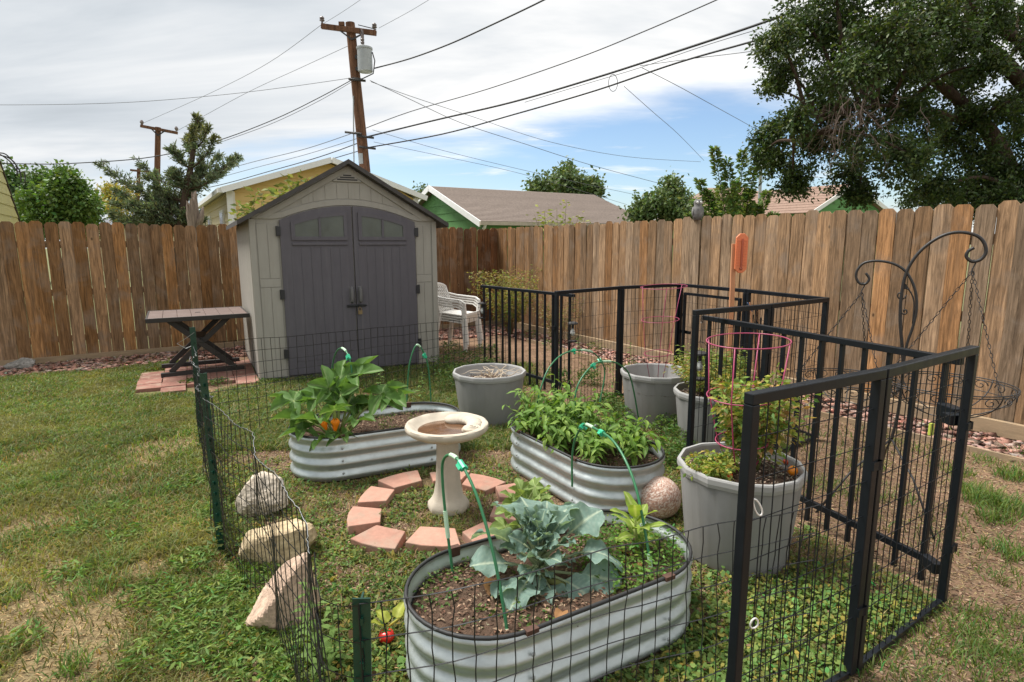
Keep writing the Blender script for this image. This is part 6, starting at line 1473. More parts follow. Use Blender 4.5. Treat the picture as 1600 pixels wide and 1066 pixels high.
# far right green garage
K1 = Vector(((1258 - 800) / CAM_F * 29, 29, 0)); kg = thing('green_house', K1, 'small green gable with white rakes under the big dark tree', 'house'); ku = Vector((.98, .2, 0)).normalized(); kv = Vector((-ku.y, ku.x, 0)); K2 = K1 + ku * 3.9; zE, zR = 3.1, 4.35; kv = (kv + Vector((-.55, 0, 0))).normalized()
solid(kg, [K1 + ku * .05 + kv * .05, K2 - ku * .05 + kv * .05, K2 - ku * .05 + kv * 9, K1 + ku * .05 + kv * 9], 0, zE - .02, M['siding_green'], 'wall'); wall_boards(kg, K1, K2, .3, zE, zR, M['siding_green'], .24); Km = (K1 + K2) / 2
slope(kg, zz(K1 - ku * .3 - kv * .3, zE - .1), zz(K1 - ku * .3 + kv * 9, zE - .1), zz(Km + kv * 9, zR + .05), zz(Km - kv * .3, zR + .05), 10, M['shingle'], (.27, .185, .145)); slope(kg, zz(K2 + ku * .3 + kv * 9, zE - .1), zz(K2 + ku * .3 - kv * .3, zE - .1), zz(Km - kv * .3, zR + .05), zz(Km + kv * 9, zR + .05), 10, M['shingle'], (.27, .185, .145))
for a in (K1 - ku * .3, K2 + ku * .3): edge_bar(kg, zz(a - kv * .33, zE - .12), zz(Km - kv * .33, zR + .02), .05, .18, M['trim_white'], 'rake_board')
# brown roof between the trees and its dish; grey roof far left
Q1 = Vector(((1075 - 800) / CAM_F * 34, 34, 0)); qh = thing('brown_roof_house', Q1, 'low house with a brown hipped roof between the bushes right of the round tree', 'house'); Q2 = Q1 + Vector((6.5, .5, 0)); qv = Vector((0, 7, 0))
solid(qh, [Q1, Q2, Q2 + qv, Q1 + qv], 0, 3.2, M['siding_cream'], 'wall'); qm = (Q1 + Q2) / 2 + qv / 2
slope(qh, zz(Q1 - Vector((.4, .4, 0)), 3.15), zz(Q2 + Vector((.4, -.4, 0)), 3.15), zz(qm + Vector((1.2, 0, 0)), 5.0), zz(qm - Vector((1.2, 0, 0)), 5.0), 10, M['shingle'], (.27, .20, .155)); slope(qh, zz(Q1 + qv - Vector((.4, 0, 0)), 3.15), zz(Q1 - Vector((.4, .4, 0)), 3.15), zz(qm - Vector((1.2, 0, 0)), 5.0), zz(qm - Vector((1.2, 0, 0)), 5.0), 10, M['shingle'], (.25, .19, .15))
DP = at_y(1047, 329, 33.0); DP_ = thing('satellite_dish', DP, 'small grey satellite dish beside the round tree', 'satellite dish'); mb = MB(); mb.lathe([(.001, 0), (.18, .03), (.30, .09), (.305, .10), (.18, .045), (.001, .02)], 20); o = mb.build('dish', M['steel_grey'], DP_, smooth=30); o.rotation_euler = (rad(-65), 0, rad(25))
mb = MB(); mb.tube([(0, .05, 0), (0, .3, -.3), (0, .3, -.9)], .03, 6); mb.build('mast', M['steel_grey'], DP_)
W1 = Vector((-27.0, 38, 0)); wh = thing('grey_roof_house', W1, 'far house with a flat looking grey roof between the green tree and the juniper', 'house'); W2 = W1 + Vector((6, .5, 0)); solid(wh, [W1, W2, W2 + qv, W1 + qv], 0, 2.9, M['siding_cream'], 'wall')
slope(wh, zz(W1 - Vector((.4, .4, 0)), 2.85), zz(W2 + Vector((.4, -.4, 0)), 2.85), zz(W2 + qv * .5, 3.65), zz(W1 + qv * .5, 3.65), 8, M['shingle'], (.20, .21, .23)); slope(wh, zz(W2 + qv, 2.85), zz(W1 + qv, 2.85), zz(W1 + qv * .5, 3.65), zz(W2 + qv * .5, 3.65), 8, M['shingle'], (.20, .21, .23))

# ================================================================== POLES AND WIRES
def pole(px_b, px_t, py_t, D, arm, label, rb, rt_, lean_y=0.0):
    B = Vector(((px_b - 800) / CAM_F * D, D, 0)); T = at_y(px_t, py_t, D + lean_y); t = thing('utility_pole', B, label, 'utility pole', 'wooden utility poles'); d = T - B
    mb = MB(); mb.tube([Vector((0, 0, -.3)), d * .5, d], [rb, (rb + rt_) / 2, rt_], 14); mb.build('pole', M['pole_wood'], t, smooth=40); return t, B, d
POLE1, PB1, pd = pole(590, 547, 36, 18.6, 1, 'tall leaning brown utility pole with a grey transformer behind the shed', .19, .135)
a1, a2 = at_y(502, 41, 18.45) - PB1, at_y(588, 52, 18.45) - PB1
mb = MB(); mb.bar(a1, a2, .11, .14); mb.build('crossarm', M['pole_wood'], POLE1, bevel=.01)
for f in (.02, .97):
    q = a1.lerp(a2, f); mb = MB(); mb.lathe([(.03, .05), (.03, .13), (.075, .15), (.075, .17), (.04, .18), (.07, .21), (.07, .23), (.035, .27), (.001, .28)], 10, q); mb.build('insulator', M['ceramic'], POLE1, smooth=40)
q = at_y(534, 43, 18.45) - PB1; mb = MB(); mb.box(q + Vector((0, 0, .1)), (.16, .08, .10)); mb.build('arm_block', M['pole_wood'], POLE1)
for px in (530, 570): mb = MB(); mb.bar(at_y(px, 47 + (px - 530) * .1, 18.42) - PB1, at_y(550, 62, 18.45) - PB1, .03, .04); mb.build('brace', M['iron'], POLE1)
TR = at_y(571, 113, 18.35) - PB1; mb = MB(); mb.lathe([(.001, 0), (.19, 0), (.215, .02), (.215, .62), (.235, .63), (.235, .68), (.20, .70), (.001, .72)], 24, TR); tr_ = mb.build('transformer', M['steel_grey'], POLE1, smooth=35)
mb = MB(); mb.lathe([(.04, .70), (.06, .74), (.035, .78), (.06, .82), (.035, .86), (.06, .90), (.02, .96), (.02, 1.05)], 10, TR + Vector((-.05, 0, 0)), cap=True); mb.build('bushing', M['ceramic'], tr_, smooth=40)
mb = MB(); mb.tube([TR + Vector((.23, -.02, .55)), TR + Vector((.30, -.05, .3)), TR + Vector((.24, -.05, -.05)), TR + Vector((-.1, -.05, -.2)), TR + Vector((-.4, 0, -.15))], .018, 5); mb.build('lead', M['iron'], tr_)
mb = MB(); mb.tube([TR + Vector((-.05, 0, 1.05)), TR + Vector((-.15, -.02, 1.3)), at_y(588, 46, 18.45) - PB1], .014, 5); mb.build('lead', M['iron'], tr_)
for z in (.12, .45): mb = MB(); mb.box(TR + Vector((-.18, .1, z)), (.25, .08, .10)); mb.build('bracket', M['iron'], tr_)
mb = MB(); mb.lathe([(.05, 0), (.05, .5), (.03, .56)], 10, at_y(567, 78, 18.4) - PB1, cap=True); mb.build('fuse_cutout', M['ceramic'], POLE1, smooth=40)
mb = MB(); mb.tube([at_y(552, 150, 18.45) - PB1, at_y(553, 260, 18.45) - PB1], .02, 5); mb.tube([at_y(563, 240, 18.4) - PB1, at_y(564, 256, 18.4) - PB1], .07, 8); mb.build('conduit', M['steel_grey'], POLE1)
for px, py in ((558, 125), (552, 208), (571, 214), (574, 231)): mb = MB(); p = at_y(px, py, 18.4) - PB1; mb.tube([p - Vector((.25, 0, -.03)), p + Vector((.25, 0, -.03))], .035, 6); mb.build('cable_clamp', M['iron'], POLE1)
POLE2, PB2, pd2 = pole(246, 247, 199, 31, 1, 'farther utility pole with a plain crossarm behind the juniper', .17, .13)
mb = MB(); mb.bar(at_y(220, 197, 30.85) - PB2, at_y(277, 208, 30.85) - PB2, .12, .14); mb.build('crossarm', M['pole_wood'], POLE2)
for px, py in ((222, 195), (276, 205)): mb = MB(); mb.lathe([(.04, 0), (.09, .1), (.09, .14), (.04, .22)], 8, at_y(px, py, 30.85) - PB2, cap=True); mb.build('insulator', M['ceramic'], POLE2)
for px in (236, 258): mb = MB(); mb.bar(at_y(px, 201 + (px - 236) * .15, 30.8) - PB2, at_y(247, 212, 30.8) - PB2, .04, .05); mb.build('brace', M['iron'], POLE2)
POLE3, PB3, pd3 = pole(217, 217, 263, 48, 1, 'faint distant utility pole low behind the juniper', .17, .13); mb = MB(); mb.bar(at_y(204, 266, 47.8) - PB3, at_y(233, 269, 47.8) - PB3, .14, .16); mb.build('crossarm', M['pole_wood'], POLE3)
gp = at_y(1190, 300, 22); gp.z = 0; t = thing('metal_post', gp, 'thin grey metal post showing above the bushes left of the big tree', 'post'); mb = MB(); mb.tube([(0, 0, 0), at_y(1189, 262, 22) - gp], .06, 8); mb.build('shaft', M['steel_grey'], t); mb = MB(); mb.lathe([(.09, 0), (.09, .05), (.02, .12)], 8, at_y(1189, 262, 22) - gp, cap=True); mb.build('cap', M['steel_grey'], t)
AL = (PB1, PB1 + Vector((.757, -.656, 0)) * 10)
SD1 = (PB1, Vector((5.2, 25.5, 0))); SD2 = (PB1, Vector((12.5, 34, 0))); LW1 = (PB1, Vector((-16, 13.5, 0))); LW2 = (PB1, Vector((-22, 22, 0)))
def wire(pix, pl, r, label, mat='cable', cat='cable'):
    P = smooth_path([on_plane(x, y, *pl) for x, y in pix], 6); o = P[0]; mb = MB(); mb.tube([p - o for p in P], r, 5); ob = mb.build('overhead_cable', M[mat], None, smooth=True, loc=o); tag(ob, label, cat, 'overhead cables'); return ob
wire([(585, 107), (640, 92), (700, 70), (760, 43), (850, 0), (940, -48)], AL, .020, 'dark cable rising right from the transformer to the top of the picture')
wire([(560, 205), (640, 175), (760, 140), (900, 92), (1000, 52), (1120, 0), (1240, -55)], AL, .012, 'cable above the thick pair, leaving the pole below the transformer')
wire([(574, 214), (680, 188), (800, 160), (930, 122), (1060, 80), (1180, 40), (1290, 0), (1420, -50)], AL, .024, 'upper cable of the thick pair crossing toward the big tree')
wire([(574, 231), (690, 210), (800, 180), (930, 142), (1060, 98), (1200, 58), (1385, 0), (1500, -38)], AL, .019, 'lower cable of the thick pair crossing toward the big tree')
wire([(820, 160), (930, 127), (1000, 106), (1100, 72), (1185, 46)], AL, .006, 'thin grey wire strung just below the upper thick cable', 'cable_thin')
wire([(1000, 103), (1080, 92), (1200, 76), (1320, 45), (1440, 10)], AL, .006, 'thin wire drooping from the splice under the thick cables to the tree', 'cable_thin')
wire([(592, 44), (640, 18), (675, -3), (740, -40)], AL, .006, 'fine wire going up right from the crossarm', 'cable_thin')
wire([(225, 192), (330, 145), (420, 98), (502, 39)], AL, .008, 'fine wire joining the left ends of both crossarms', 'cable_thin')
wire([(502, 39), (530, 22), (560, 2), (600, -26)], AL, .006, 'fine wire going up from the left end of the crossarm', 'cable_thin')
wire([(276, 205), (380, 148), (470, 106), (548, 70)], AL, .008, 'fine wire joining the right end of the far crossarm to the pole', 'cable_thin')
wire([(560, 205), (480, 232), (400, 252), (330, 270), (250, 285)], AL, .012, 'upper of the cables running left from the pole toward the garage', 'cable_thin')
wire([(566, 214), (480, 241), (400, 262), (330, 281)], AL, .010, 'middle cable running left from the pole over the garage roof', 'cable_thin')
wire([(572, 219), (500, 245), (420, 268), (340, 290), (270, 303)], AL, .016, 'dark lower cable running left from the pole over the garage roof')
wire([(574, 232), (520, 248), (460, 265)], AL, .014, 'lowest dark cable dipping behind the shed roof')
wire([(555, 122), (500, 152), (430, 186), (340, 220), (240, 245), (120, 255), (30, 256), (-120, 250)], LW1, .013, 'dark drooping cable from the pole to the left edge above the trees')
wire([(553, 126), (500, 157), (430, 191), (360, 217), (320, 230)], LW1, .007, 'thin companion of the drooping cable left of the pole')
wire([(548, 122), (450, 136), (330, 150), (180, 161), (0, 164), (-150, 160)], LW2, .008, 'thin twisted wire running level left from the pole to the left edge', 'cable_thin')
wire([(578, 126), (640, 155), (720, 192), (820, 225), (920, 257), (1035, 288)], SD1, .010, 'service cable falling right from the pole toward the round tree', 'cable_thin')
wire([(580, 128), (640, 150), (740, 183), (860, 222), (980, 245), (1095, 253)], SD2, .009, 'thin sagging wire from the pole to the bush right of the green house', 'cable_thin')
wire([(582, 203), (680, 232), (780, 257), (880, 280), (1000, 306)], SD1, .007, 'faint lower wire from the pole ending behind the green house', 'cable_thin')
wire([(584, 222), (680, 242), (800, 268), (900, 296), (980, 320)], SD2, .007, 'faintest low wire passing over the green roof', 'cable_thin')
X1 = on_plane(1003, 106, *AL); X2 = on_plane(975, 135, *AL)
wire([(1003, 106), (1060, 135), (1120, 168), (1178, 200)], (X1, Vector((9.5, 22, 0))), .007, 'service wire dropping right from the splice to the big tree', 'cable_thin')
wire([(975, 135), (1020, 175), (1060, 210), (1100, 251)], (X2, Vector((7.2, 21, 0))), .006, 'service wire dropping steeply to the upright bush', 'cable_thin')
p = on_plane(958, 125, *AL); mb = MB(); mb.tube([(.10 * math.cos(a), .03 * math.cos(a), .17 * math.sin(a) - .06) for a in [6.283 * k / 20 for k in range(20)]], .007, 5, closed=True); o = mb.build('cable_coil', M['cable_thin'], smooth=True, loc=p); tag(o, 'oval coil of spare wire hanging between the thick cables', 'cable coil')

# ================================================================== TREES
def crown_leaves(clusters, leafn, L_, asp, cols, seed, droop=.3, twigs=None):
    """clusters: (centre, radius vector); returns leaf mesh arrays and twig paths"""
    rg = np.random.RandomState(seed); PP, DD, CI, TW = [], [], [], []
    for c, R_, dens in clusters:
        c = np.array(c); R_ = np.array(R_); nt_ = max(4, int(26 * dens)); per = max(6, int(leafn * dens / nt_))
        for k in range(nt_):
            d = rg.randn(3); d /= np.linalg.norm(d); s0 = c + d * R_ * .15; e = c + d * R_ * (.65 + .45 * rg.rand()); e[2] -= droop * R_[2] * rg.rand()
            f = np.sort(rg.rand(per) ** .75)[:, None]; b = s0 + (e - s0) * f; b[:, 2] -= droop * .4 * R_[2] * (f[:, 0] * (1 - f[:, 0])); b += rg.randn(per, 3) * (L_ * 1.1)
            PP.append(b); q = rg.randn(per, 3) * .8 + d * .6; q[:, 2] -= .35; DD.append(q); TW.append((s0, e)); CI.append(np.full(per, rg.rand()))
    PP, DD, CI = np.concatenate(PP), np.concatenate(DD), np.concatenate(CI); n = len(PP); col = np.zeros((n, 3)); ch = (CI * .6 + rg.rand(n) * .4) * len(cols); ch = ch.astype(int).clip(0, len(cols) - 1)
    for i, cc_ in enumerate(cols): k = ch == i; col[k] = tint(cc_, int(k.sum()), rg, .28, .12)
    return leaf_cloud(PP, DD, L_, asp, col, rg, .3, .5), TW
def tree(name, base, label, trunk, limbs, clusters, leafn, L_, asp, cols, seed, droop=.3, cat='tree', group=None, twig_r=.006, bark=None):
    t = thing(name, base, label, cat, group); (v, f, c), TW = crown_leaves(clusters, leafn, L_, asp, cols, seed, droop)
    o = link('crown', np_mesh('crown', v - np.array(base), f, M['crown'], c), t)
    mb = MB()
    for pts, rs in trunk: mb.tube([Vector(p) - base for p in smooth_path(pts, 4)], list(np.interp(np.linspace(0, len(rs) - 1, (len(pts) - 1) * 4 + 1), range(len(rs)), rs)), 10)
    mb.build('trunk', bark or M['bark'], t, smooth=True)
    mb = MB(); tp = [Vector(p) for pts, rs in trunk for p in smooth_path(pts, 4)]
    for c_, R_, d_ in clusters:
        c_ = Vector(c_); a = min(tp, key=lambda p: (p - c_).length + max(0, p.z - c_.z) * .6); m_ = a.lerp(c_, .5) + Vector((0, 0, .12 * (c_ - a).length)); r0 = min(.06, .02 + .02 * (c_ - a).length) * limbs
        mb.tube([p - base for p in smooth_path([a, m_, c_], 4)], list(np.linspace(r0, r0 * .3, 9)), 6)
    for s0, e in TW: mb.tube([Vector(s0) - base, Vector((s0 + e) / 2) - base + Vector((0, 0, .02)), Vector(e) - base], [twig_r, twig_r * .7, twig_r * .3], 3, cap=False)
    mb.build('branches', bark or M['bark'], t); return t
def px_cl(lst, D, seed, depth=1.0, flat=1.0):
    r = random.Random(seed); out_ = []
    for q in lst:
        px, py, rp = q[:3]; dens = q[3] if len(q) > 3 else 1.0; y = D + r.uniform(-depth, depth); R_ = rp / CAM_F * y; out_.append((at_y(px, py, y), (R_, R_ * 1.1, R_ * .85 * flat), dens * max(.3, (R_ / .5) ** 2) if False else dens))
    return out_
ELM = [(1215, 60, 38, .8), (1255, 30, 50), (1228, 108, 32, .6), (1290, 65, 52), (1330, 20, 58), (1330, 100, 52), (1385, 50, 58), (1420, 105, 58), (1400, 5, 60), (1462, 40, 60), (1482, 120, 56), (1440, 172, 54), (1385, 160, 48), (1322, 165, 44, .6), (1272, 165, 40, .7),
       (1238, 185, 32, .5), (1202, 212, 28, .7), (1214, 250, 30, .8), (1238, 282, 28, .8), (1262, 228, 38, .8), (1302, 215, 42, .5), (1345, 215, 42, .35), (1330, 268, 38, .8), (1345, 300, 22, .7), (1390, 228, 46, .8), (1430, 245, 48), (1480, 220, 54), (1468, 290, 40), (1520, 250, 50), (1520, 300, 44), (1562, 272, 48),
       (1592, 215, 36, .7), (1565, 312, 38), (1615, 300, 50), (1558, 20, 40, .9), (1500, 0, 50), (1590, 20, 30, .5), (1535, 100, 30, .6), (1640, 60, 60), (1670, 150, 80), (1690, 260, 80), (1300, -40, 60), (1400, -60, 70), (1500, -60, 70), (1600, -60, 80), (1700, 20, 90), (1660, 330, 60), (1190, 240, 18, .3), (1208, 140, 18, .25), (1440, 310, 30, .7), (1545, 170, 40, .9), (1500, 185, 44, .9), (1580, 160, 34, .7), (1535, 285, 50, .9), (1590, 265, 42, .8), (1415, 60, 50, .8), (1350, 60, 50, .8), (1470, 80, 50, .8), (1300, 130, 46, .7), (1500, 60, 50, .8), (1375, 110, 48, .7)]
eb = Vector((8.35, 9.3, 0))
tree('elm_tree', eb, 'big dark spreading tree with a leaning trunk behind the lighter fence', [([eb - Vector((0, 0, .2)), at_y(1610, 330, 9.3), at_y(1578, 275, 9.6), at_y(1545, 205, 9.8), at_y(1490, 150, 9.7), at_y(1430, 110, 9.6)], [.28, .19, .165, .12, .08, .04]), ([at_y(1600, 305, 9.3), at_y(1650, 190, 9.6), at_y(1600, 132, 9.4), at_y(1560, 88, 9.3), at_y(1522, 55, 9.2), at_y(1515, -20, 9.1)], [.18, .14, .115, .10, .09, .07]), ([at_y(1640, 150, 9.6), at_y(1600, 72, 9.5), at_y(1555, 45, 9.4)], [.10, .08, .05]),
     ([at_y(1545, 205, 9.8), at_y(1470, 178, 9.4), at_y(1390, 165, 9.1), at_y(1300, 180, 8.8), at_y(1240, 220, 8.5)], [.06, .045, .03, .02, .01])], .75, px_cl(ELM, 9.0, 3, 1.1), 2100, .060, .52, [(.036, .062, .018), (.050, .084, .022), (.070, .112, .028), (.030, .050, .016), (.10, .13, .038)], 3, .45, twig_r=.006)
# bare reddish twigs in the middle of the crown
tw = thing('dead_branches', at_y(1340, 205, 8.3), 'grey-brown bare dead twigs hanging in the middle of the big dark tree', 'branches'); r_ = random.Random(6)
for k in range(32):
    a = at_y(1345 + r_.gauss(0, 45), 165 + r_.gauss(0, 22), 8.1 + r_.uniform(-.4, .4)); p = a; path = [p - tw.location]
    d = Vector((r_.gauss(-.1, .5), r_.gauss(0, .4), -.6)).normalized()
    for q in range(5): d = (d + Vector((r_.gauss(0, .35), r_.gauss(0, .3), -.12))).normalized(); p = p + d * r_.uniform(.08, .18); path.append(p - tw.location)
    mb = MB(); mb.tube(path, [.006, .005, .004, .0035, .0025, .0015], 4)
    for q in range(1, 5):
        for s in range(3): e = Vector((r_.gauss(0, 1), r_.gauss(0, 1), r_.gauss(-.4, .6))).normalized() * r_.uniform(.08, .2); mb.tube([path[q], path[q] + e * .5 + Vector((0, 0, .01)), path[q] + e], [.003, .002, .001], 3)
    mb.build('dead_twig', material('dead_twig', (.20, .15, .125), .9) if k == 0 else bpy.data.materials['dead_twig'], tw)
# left trees
MG = [(.085, .155, .03), (.105, .185, .036), (.125, .21, .045), (.065, .12, .026)]
tb = Vector((-14.4, 19, 0)); tree('leafy_tree', tb, 'bright green leafy tree just left of the juniper', [([tb, at_y(105, 340, 19), at_y(106, 300, 19)], [.2, .14, .06])], .8, px_cl([(60, 315, 34), (75, 340, 38), (95, 322, 34), (103, 285, 20, .8), (98, 300, 24), (125, 305, 22, .9), (120, 325, 30), (130, 345, 30), (45, 345, 34), (110, 350, 36), (88, 290, 14, .5), (118, 290, 10, .4), (101, 274, 9, .4), (132, 318, 16, .6)], 19, 4, .8), 1300, .125, .62, MG, 4, .25, group='trees beyond the fences')
tb = Vector((-20.2, 25, 0)); tree('leafy_tree', tb, 'darker green tree at the left edge behind the yellow house', [([tb, at_y(35, 320, 25), at_y(30, 290, 25)], [.25, .18, .08])], .8, px_cl([(10, 285, 30), (35, 290, 28), (50, 300, 26), (70, 290, 20, .6), (-15, 300, 40), (20, 320, 40), (55, 325, 30), (60, 280, 14, .5)], 25, 5, 1), 900, .18, .6, [(.065, .12, .035), (.08, .145, .042), (.10, .17, .055)], 5, .25, group='trees beyond the fences')
tb = Vector((-19.0, 28, 0)); tree('yellowing_tree', tb, 'thin yellowing tree peeping out left of the juniper', [([tb, at_y(180, 330, 28), at_y(178, 300, 28)], [.15, .1, .05])], .7, px_cl([(172, 298, 17, .5), (185, 308, 16, .5), (165, 315, 12, .3), (195, 300, 10, .3), (180, 325, 16, .4)], 28, 6, .8), 800, .16, .6, [(.36, .30, .05), (.28, .27, .06), (.40, .31, .06)], 6, .2, group='trees beyond the fences')
GB = [(.085, .13, .045), (.105, .155, .055), (.13, .18, .07)]
tb = Vector((5.4, 20.8, 0)); tree('round_tree', tb, 'round olive green tree right of the brown shingle roof', [([tb, at_y(1035, 340, 20.8), at_y(1040, 310, 20.8)], [.18, .12, .05])], .8, px_cl([(1010, 325, 22), (1030, 312, 24), (1055, 305, 22), (1065, 325, 24), (1040, 335, 26), (1000, 338, 18), (1075, 340, 20), (1050, 290, 12, .5)], 20.8, 7, .7), 900, .14, .6, GB, 7, .25, group='trees beyond the fences')
tb = Vector((3.4, 36, 0)); tree('leafy_tree', tb, 'distant green tree top rising behind the brown shingle roof', [([tb, at_y(885, 310, 36), at_y(886, 275, 36)], [.25, .15, .05])], .8, px_cl([(845, 292, 18), (865, 288, 16), (885, 280, 17), (884, 268, 8, .5), (905, 292, 17), (925, 290, 10, .7), (890, 300, 24), (930, 300, 10, .5)], 36, 8, 1), 800, .24, .6, GB, 8, .2, group='trees beyond the fences')
tb = Vector((-2.6, 40, 0)); tree('leafy_tree', tb, 'tiny bit of bush between the garage and the green gable', [([tb, at_y(658, 330, 40)], [.2, .1])], .6, px_cl([(660, 302, 9, .6), (668, 308, 8, .6)], 40, 9, .5), 500, .22, .5, GB, 9, .2, group='trees beyond the fences')
# upright shrub right of the fence middle
ub = Vector((4.05, 10.6, 0)); ur = thing('upright_shrub', ub, 'tall upright leafy shoots above the lighter fence right of the owl', 'shrub'); PP, DD, paths = [], [], []; r_ = random.Random(9)
for tx, ty in ((1115, 232), (1092, 282), (1135, 250), (1160, 238), (1178, 262), (1150, 285), (1200, 300), (1085, 315), (1125, 290), (1185, 320), (1105, 300), (1170, 300), (1140, 310), (1075, 335), (1210, 335), (1095, 330), (1120, 320), (1160, 330), (1190, 345), (1145, 335)):
    b = ub + Vector((r_.uniform(-.25, .25), r_.uniform(-.4, .4), .6)); tip = at_y(tx, ty, 10.6 + r_.uniform(-.5, .5)); m_ = b.lerp(tip, .5) + Vector((0, 0, .15)); P = smooth_path([b, m_, tip], 5); paths.append(([p - ub for p in P], list(np.linspace(.012, .003, len(P)))))
    for q in range(620):
        f = r_.random() ** .7 * .999; i = int(f * 10); p = P[i].lerp(P[i + 1], f * 10 - i); a = r_.uniform(0, 6.283); d = Vector((math.cos(a), math.sin(a), r_.uniform(-.2, .9))); PP.append(p + d * r_.random() * .13 * (1.25 - f) - ub); DD.append(d)
    DDn = len(DD)
stem_mesh(paths, 'stem', (.14, .13, .07), ur); rg = np.random.RandomState(4); v, f, c = leaf_cloud(np.array(PP), np.array(DD), .085, .42, tint((.14, .205, .06), len(PP), rg, .35, .18), rg); o = link('foliage', np_mesh('foliage', v, f, M['leaf'], c), ur); o['kind'] = 'stuff'
def spray(base, name, label, targets, D, n, L_, cols, seed, asp=.45):
    t = thing(name, base, label, 'shrub'); r = random.Random(seed); PP, DD, paths = [], [], []
    for tx, ty in targets:
        tip = at_y(tx, ty, D + r.uniform(-.2, .2)); P = smooth_path([base, base.lerp(tip, .55) + Vector((r.uniform(-.05, .05), 0, .12)), tip], 5); paths.append(([p - base for p in P], list(np.linspace(.010, .003, len(P)))))
        for q in range(n):
            f = (.45 + .55 * r.random()) * .999; i = int(f * 10); p = P[i].lerp(P[i + 1], f * 10 - i); a = r.uniform(0, 6.283); d = Vector((math.cos(a), math.sin(a), r.uniform(-.5, .6))); PP.append(p + d * r.random() * L_ * 1.6 - base); DD.append(d)
    stem_mesh(paths, 'stem', (.20, .17, .09), t); rg = np.random.RandomState(seed); cz = np.array([cols[i] for i in rg.choice(len(cols), len(PP))]) * (.75 + .5 * rg.rand(len(PP), 1))
    v, f, c = leaf_cloud(np.array(PP), np.array(DD), L_, asp, cz, rg); o = link('foliage', np_mesh('foliage', v, f, M['leaf'], c), t); o['kind'] = 'stuff'
vb = Vector((.95, 11.9, 0)); spray(vb, 'climbing_vine', 'pale yellow-green vine tips lying over the top of the fence before the brown roof', [(835, 335), (850, 328), (870, 325), (885, 312), (905, 335), (890, 340), (860, 342), (915, 340), (840, 342), (880, 335)], 11.9, 34, .10, [(.26, .27, .07), (.20, .24, .06)], 5)
hb_ = Vector((-5.6, 12.2, 0)); spray(hb_, 'leafy_shrub', 'leafy shoots between the shed roof and the yellow garage', [(385, 320), (400, 300), (410, 312), (425, 318), (378, 330), (440, 300), (460, 282), (470, 275), (480, 278), (455, 292), (415, 325)], 12.2, 75, .15, [(.105, .12, .03), (.16, .22, .06), (.24, .25, .09)], 6)
# dead stump above the fence
sb_ = at_y(300, 335, 13.2); sb_.z = 0; t = thing('dead_stump', sb_, 'broken grey-brown dead trunk standing behind the fence left of the garage', 'tree stump')
def jag(rr, z, a): return (rr * (1 + .14 * math.sin(3 * a) + .06 * math.sin(7 * a + z * 5)), z + (.13 * math.sin(a + 1) + .09 * math.sin(5 * a) + .06 * math.sin(9 * a) if z > 2.3 else 0))
mb = MB(); mb.lathe([(.18, 0), (.14, 1.0), (.115, 1.9), (.125, 2.25), (.11, 2.50), (.06, 2.46), (.001, 2.3)], 20, fn=jag); M['stump'] = material('stump', (.26, .205, .165), .95, var=.4, scale=7, stretch=(4, 4, .6), bump=.9, bscale=18, bdist=.03, spec=.1)
mb.build('trunk', M['stump'], t, smooth=40)
mb = MB(); mb.tube([(.10, 0, 1.9), (.20, 0, 2.15), (.26, 0, 2.38)], [.07, .06, .02], 8); mb.build('branch_stub', M['stump'], t, smooth=True)
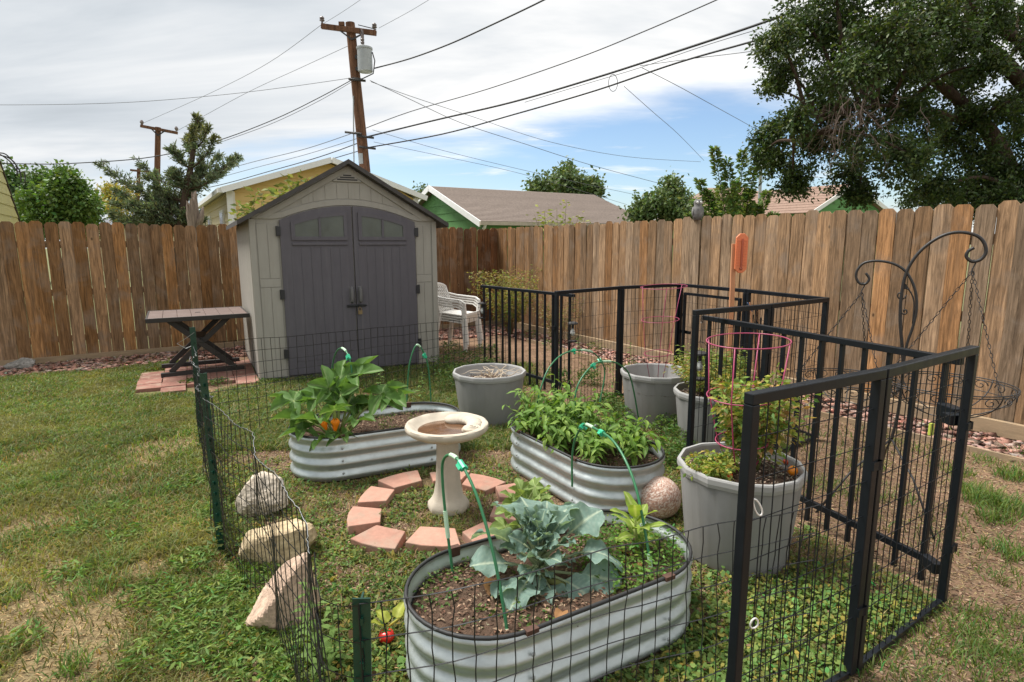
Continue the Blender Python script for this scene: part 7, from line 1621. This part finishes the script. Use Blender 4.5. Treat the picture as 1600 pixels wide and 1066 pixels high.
# juniper
jb = Vector((-9.4, 16.4, 0)); jt = thing('juniper_tree', jb, 'grey-green juniper with long upswept branches between the far pole and the garage', 'conifer'); rg = np.random.RandomState(17); r_ = random.Random(17)
J0 = at_y(283, 352, 16.4); J1 = at_y(300, 250, 16.4); J2 = at_y(309, 186, 16.4); PP, DD, paths = [], [], []; tr_path = smooth_path([jb, J0, J1, J2], 6)
def jbranch(p, tip, n, sp_):
    m_ = p.lerp(tip, .55) - Vector((0, 0, .10 * (tip - p).length)); P = smooth_path([p, m_, tip], 5); paths.append(([q - jb for q in P], list(np.linspace(.03, .006, len(P))))); D = (tip - m_).normalized()
    nt_ = max(14, int(n / 14))
    for q in range(nt_):
        f = (.10 + .90 * r_.random()) * .999; i = int(f * 10); b = P[i].lerp(P[i + 1], f * 10 - i); ln = sp_ * (1.55 - f * 1.15) * r_.uniform(.5, 1.2)
        o_ = Vector((r_.gauss(0, 1), r_.gauss(0, 1), r_.gauss(-.05, .55))).normalized(); d = (D * .9 + o_ * .85).normalized(); e = b + d * ln + Vector((0, 0, .12 * ln)); paths.append(([b - jb, e - jb], [.008, .003]))
        for w_ in range(15):
            t = r_.random(); c_ = b.lerp(e, t) + Vector((r_.gauss(0, 1), r_.gauss(0, 1), r_.gauss(0, 1))) * .022; PP.append(c_ - jb); DD.append(d * .9 + Vector((r_.gauss(0, .55), r_.gauss(0, .55), r_.gauss(.1, .5))))
for tx, ty, hy, n, sp_ in ((155, 256, 315, 900, .28), (212, 248, 290, 420, .18), (372, 247, 285, 700, .24), (335, 215, 262, 420, .20), (340, 243, 280, 420, .22), (268, 232, 268, 420, .20), (292, 215, 245, 300, .16), (309, 184, 215, 380, .15), (325, 200, 235, 320, .17), (300, 200, 235, 320, .16), (185, 300, 330, 800, .34), (340, 270, 300, 500, .22), (175, 335, 345, 700, .34), (210, 320, 340, 900, .4), (250, 300, 325, 900, .4), (300, 290, 320, 900, .38), (240, 345, 355, 900, .45), (290, 340, 355, 900, .42), (195, 350, 360, 800, .38), (225, 335, 345, 900, .42), (265, 322, 338, 900, .42), (215, 350, 358, 800, .42), (265, 350, 358, 800, .42), (310, 345, 352, 700, .36), (180, 318, 340, 700, .32), (235, 310, 330, 700, .36), (270, 270, 300, 600, .30), (318, 262, 290, 500, .26), (230, 278, 310, 500, .26), (362, 250, 292, 400, .2)):
    jbranch(min(tr_path, key=lambda p: abs(p.z - at_y(290, hy, 16.4).z)), at_y(tx, ty, 16.4 + r_.uniform(-.9, .9)), int(n * 1.15), sp_ * 1.1)
PP, DD = np.array(PP), np.array(DD); cz = tint((.125, .165, .10), len(PP), rg, .35, .12); k = rg.rand(len(PP)) < .25; cz[k] = tint((.19, .23, .135), int(k.sum()), rg, .3, .1); k = PP[:, 2] > 4.2; cz[k] *= np.array((1.1, .95, .75))
v, f, c = leaf_cloud(PP, DD, .12, .26, cz, rg, .5, .4); link('crown', np_mesh('crown', v, f, M['crown'], c), jt); stem_mesh(paths, 'branches', (.11, .075, .055), jt)
mb = MB(); mb.tube([p - jb for p in tr_path], list(np.linspace(.17, .02, len(tr_path))), 10); mb.build('trunk', M['bark'], jt, smooth=True)

# ================================================================== HOUSEKEEPING
for ob in list(scene.objects):
    if ob.type == 'MESH' and ob.parent is None and 'label' not in ob and 'kind' not in ob: print('UNTAGGED', ob.name)
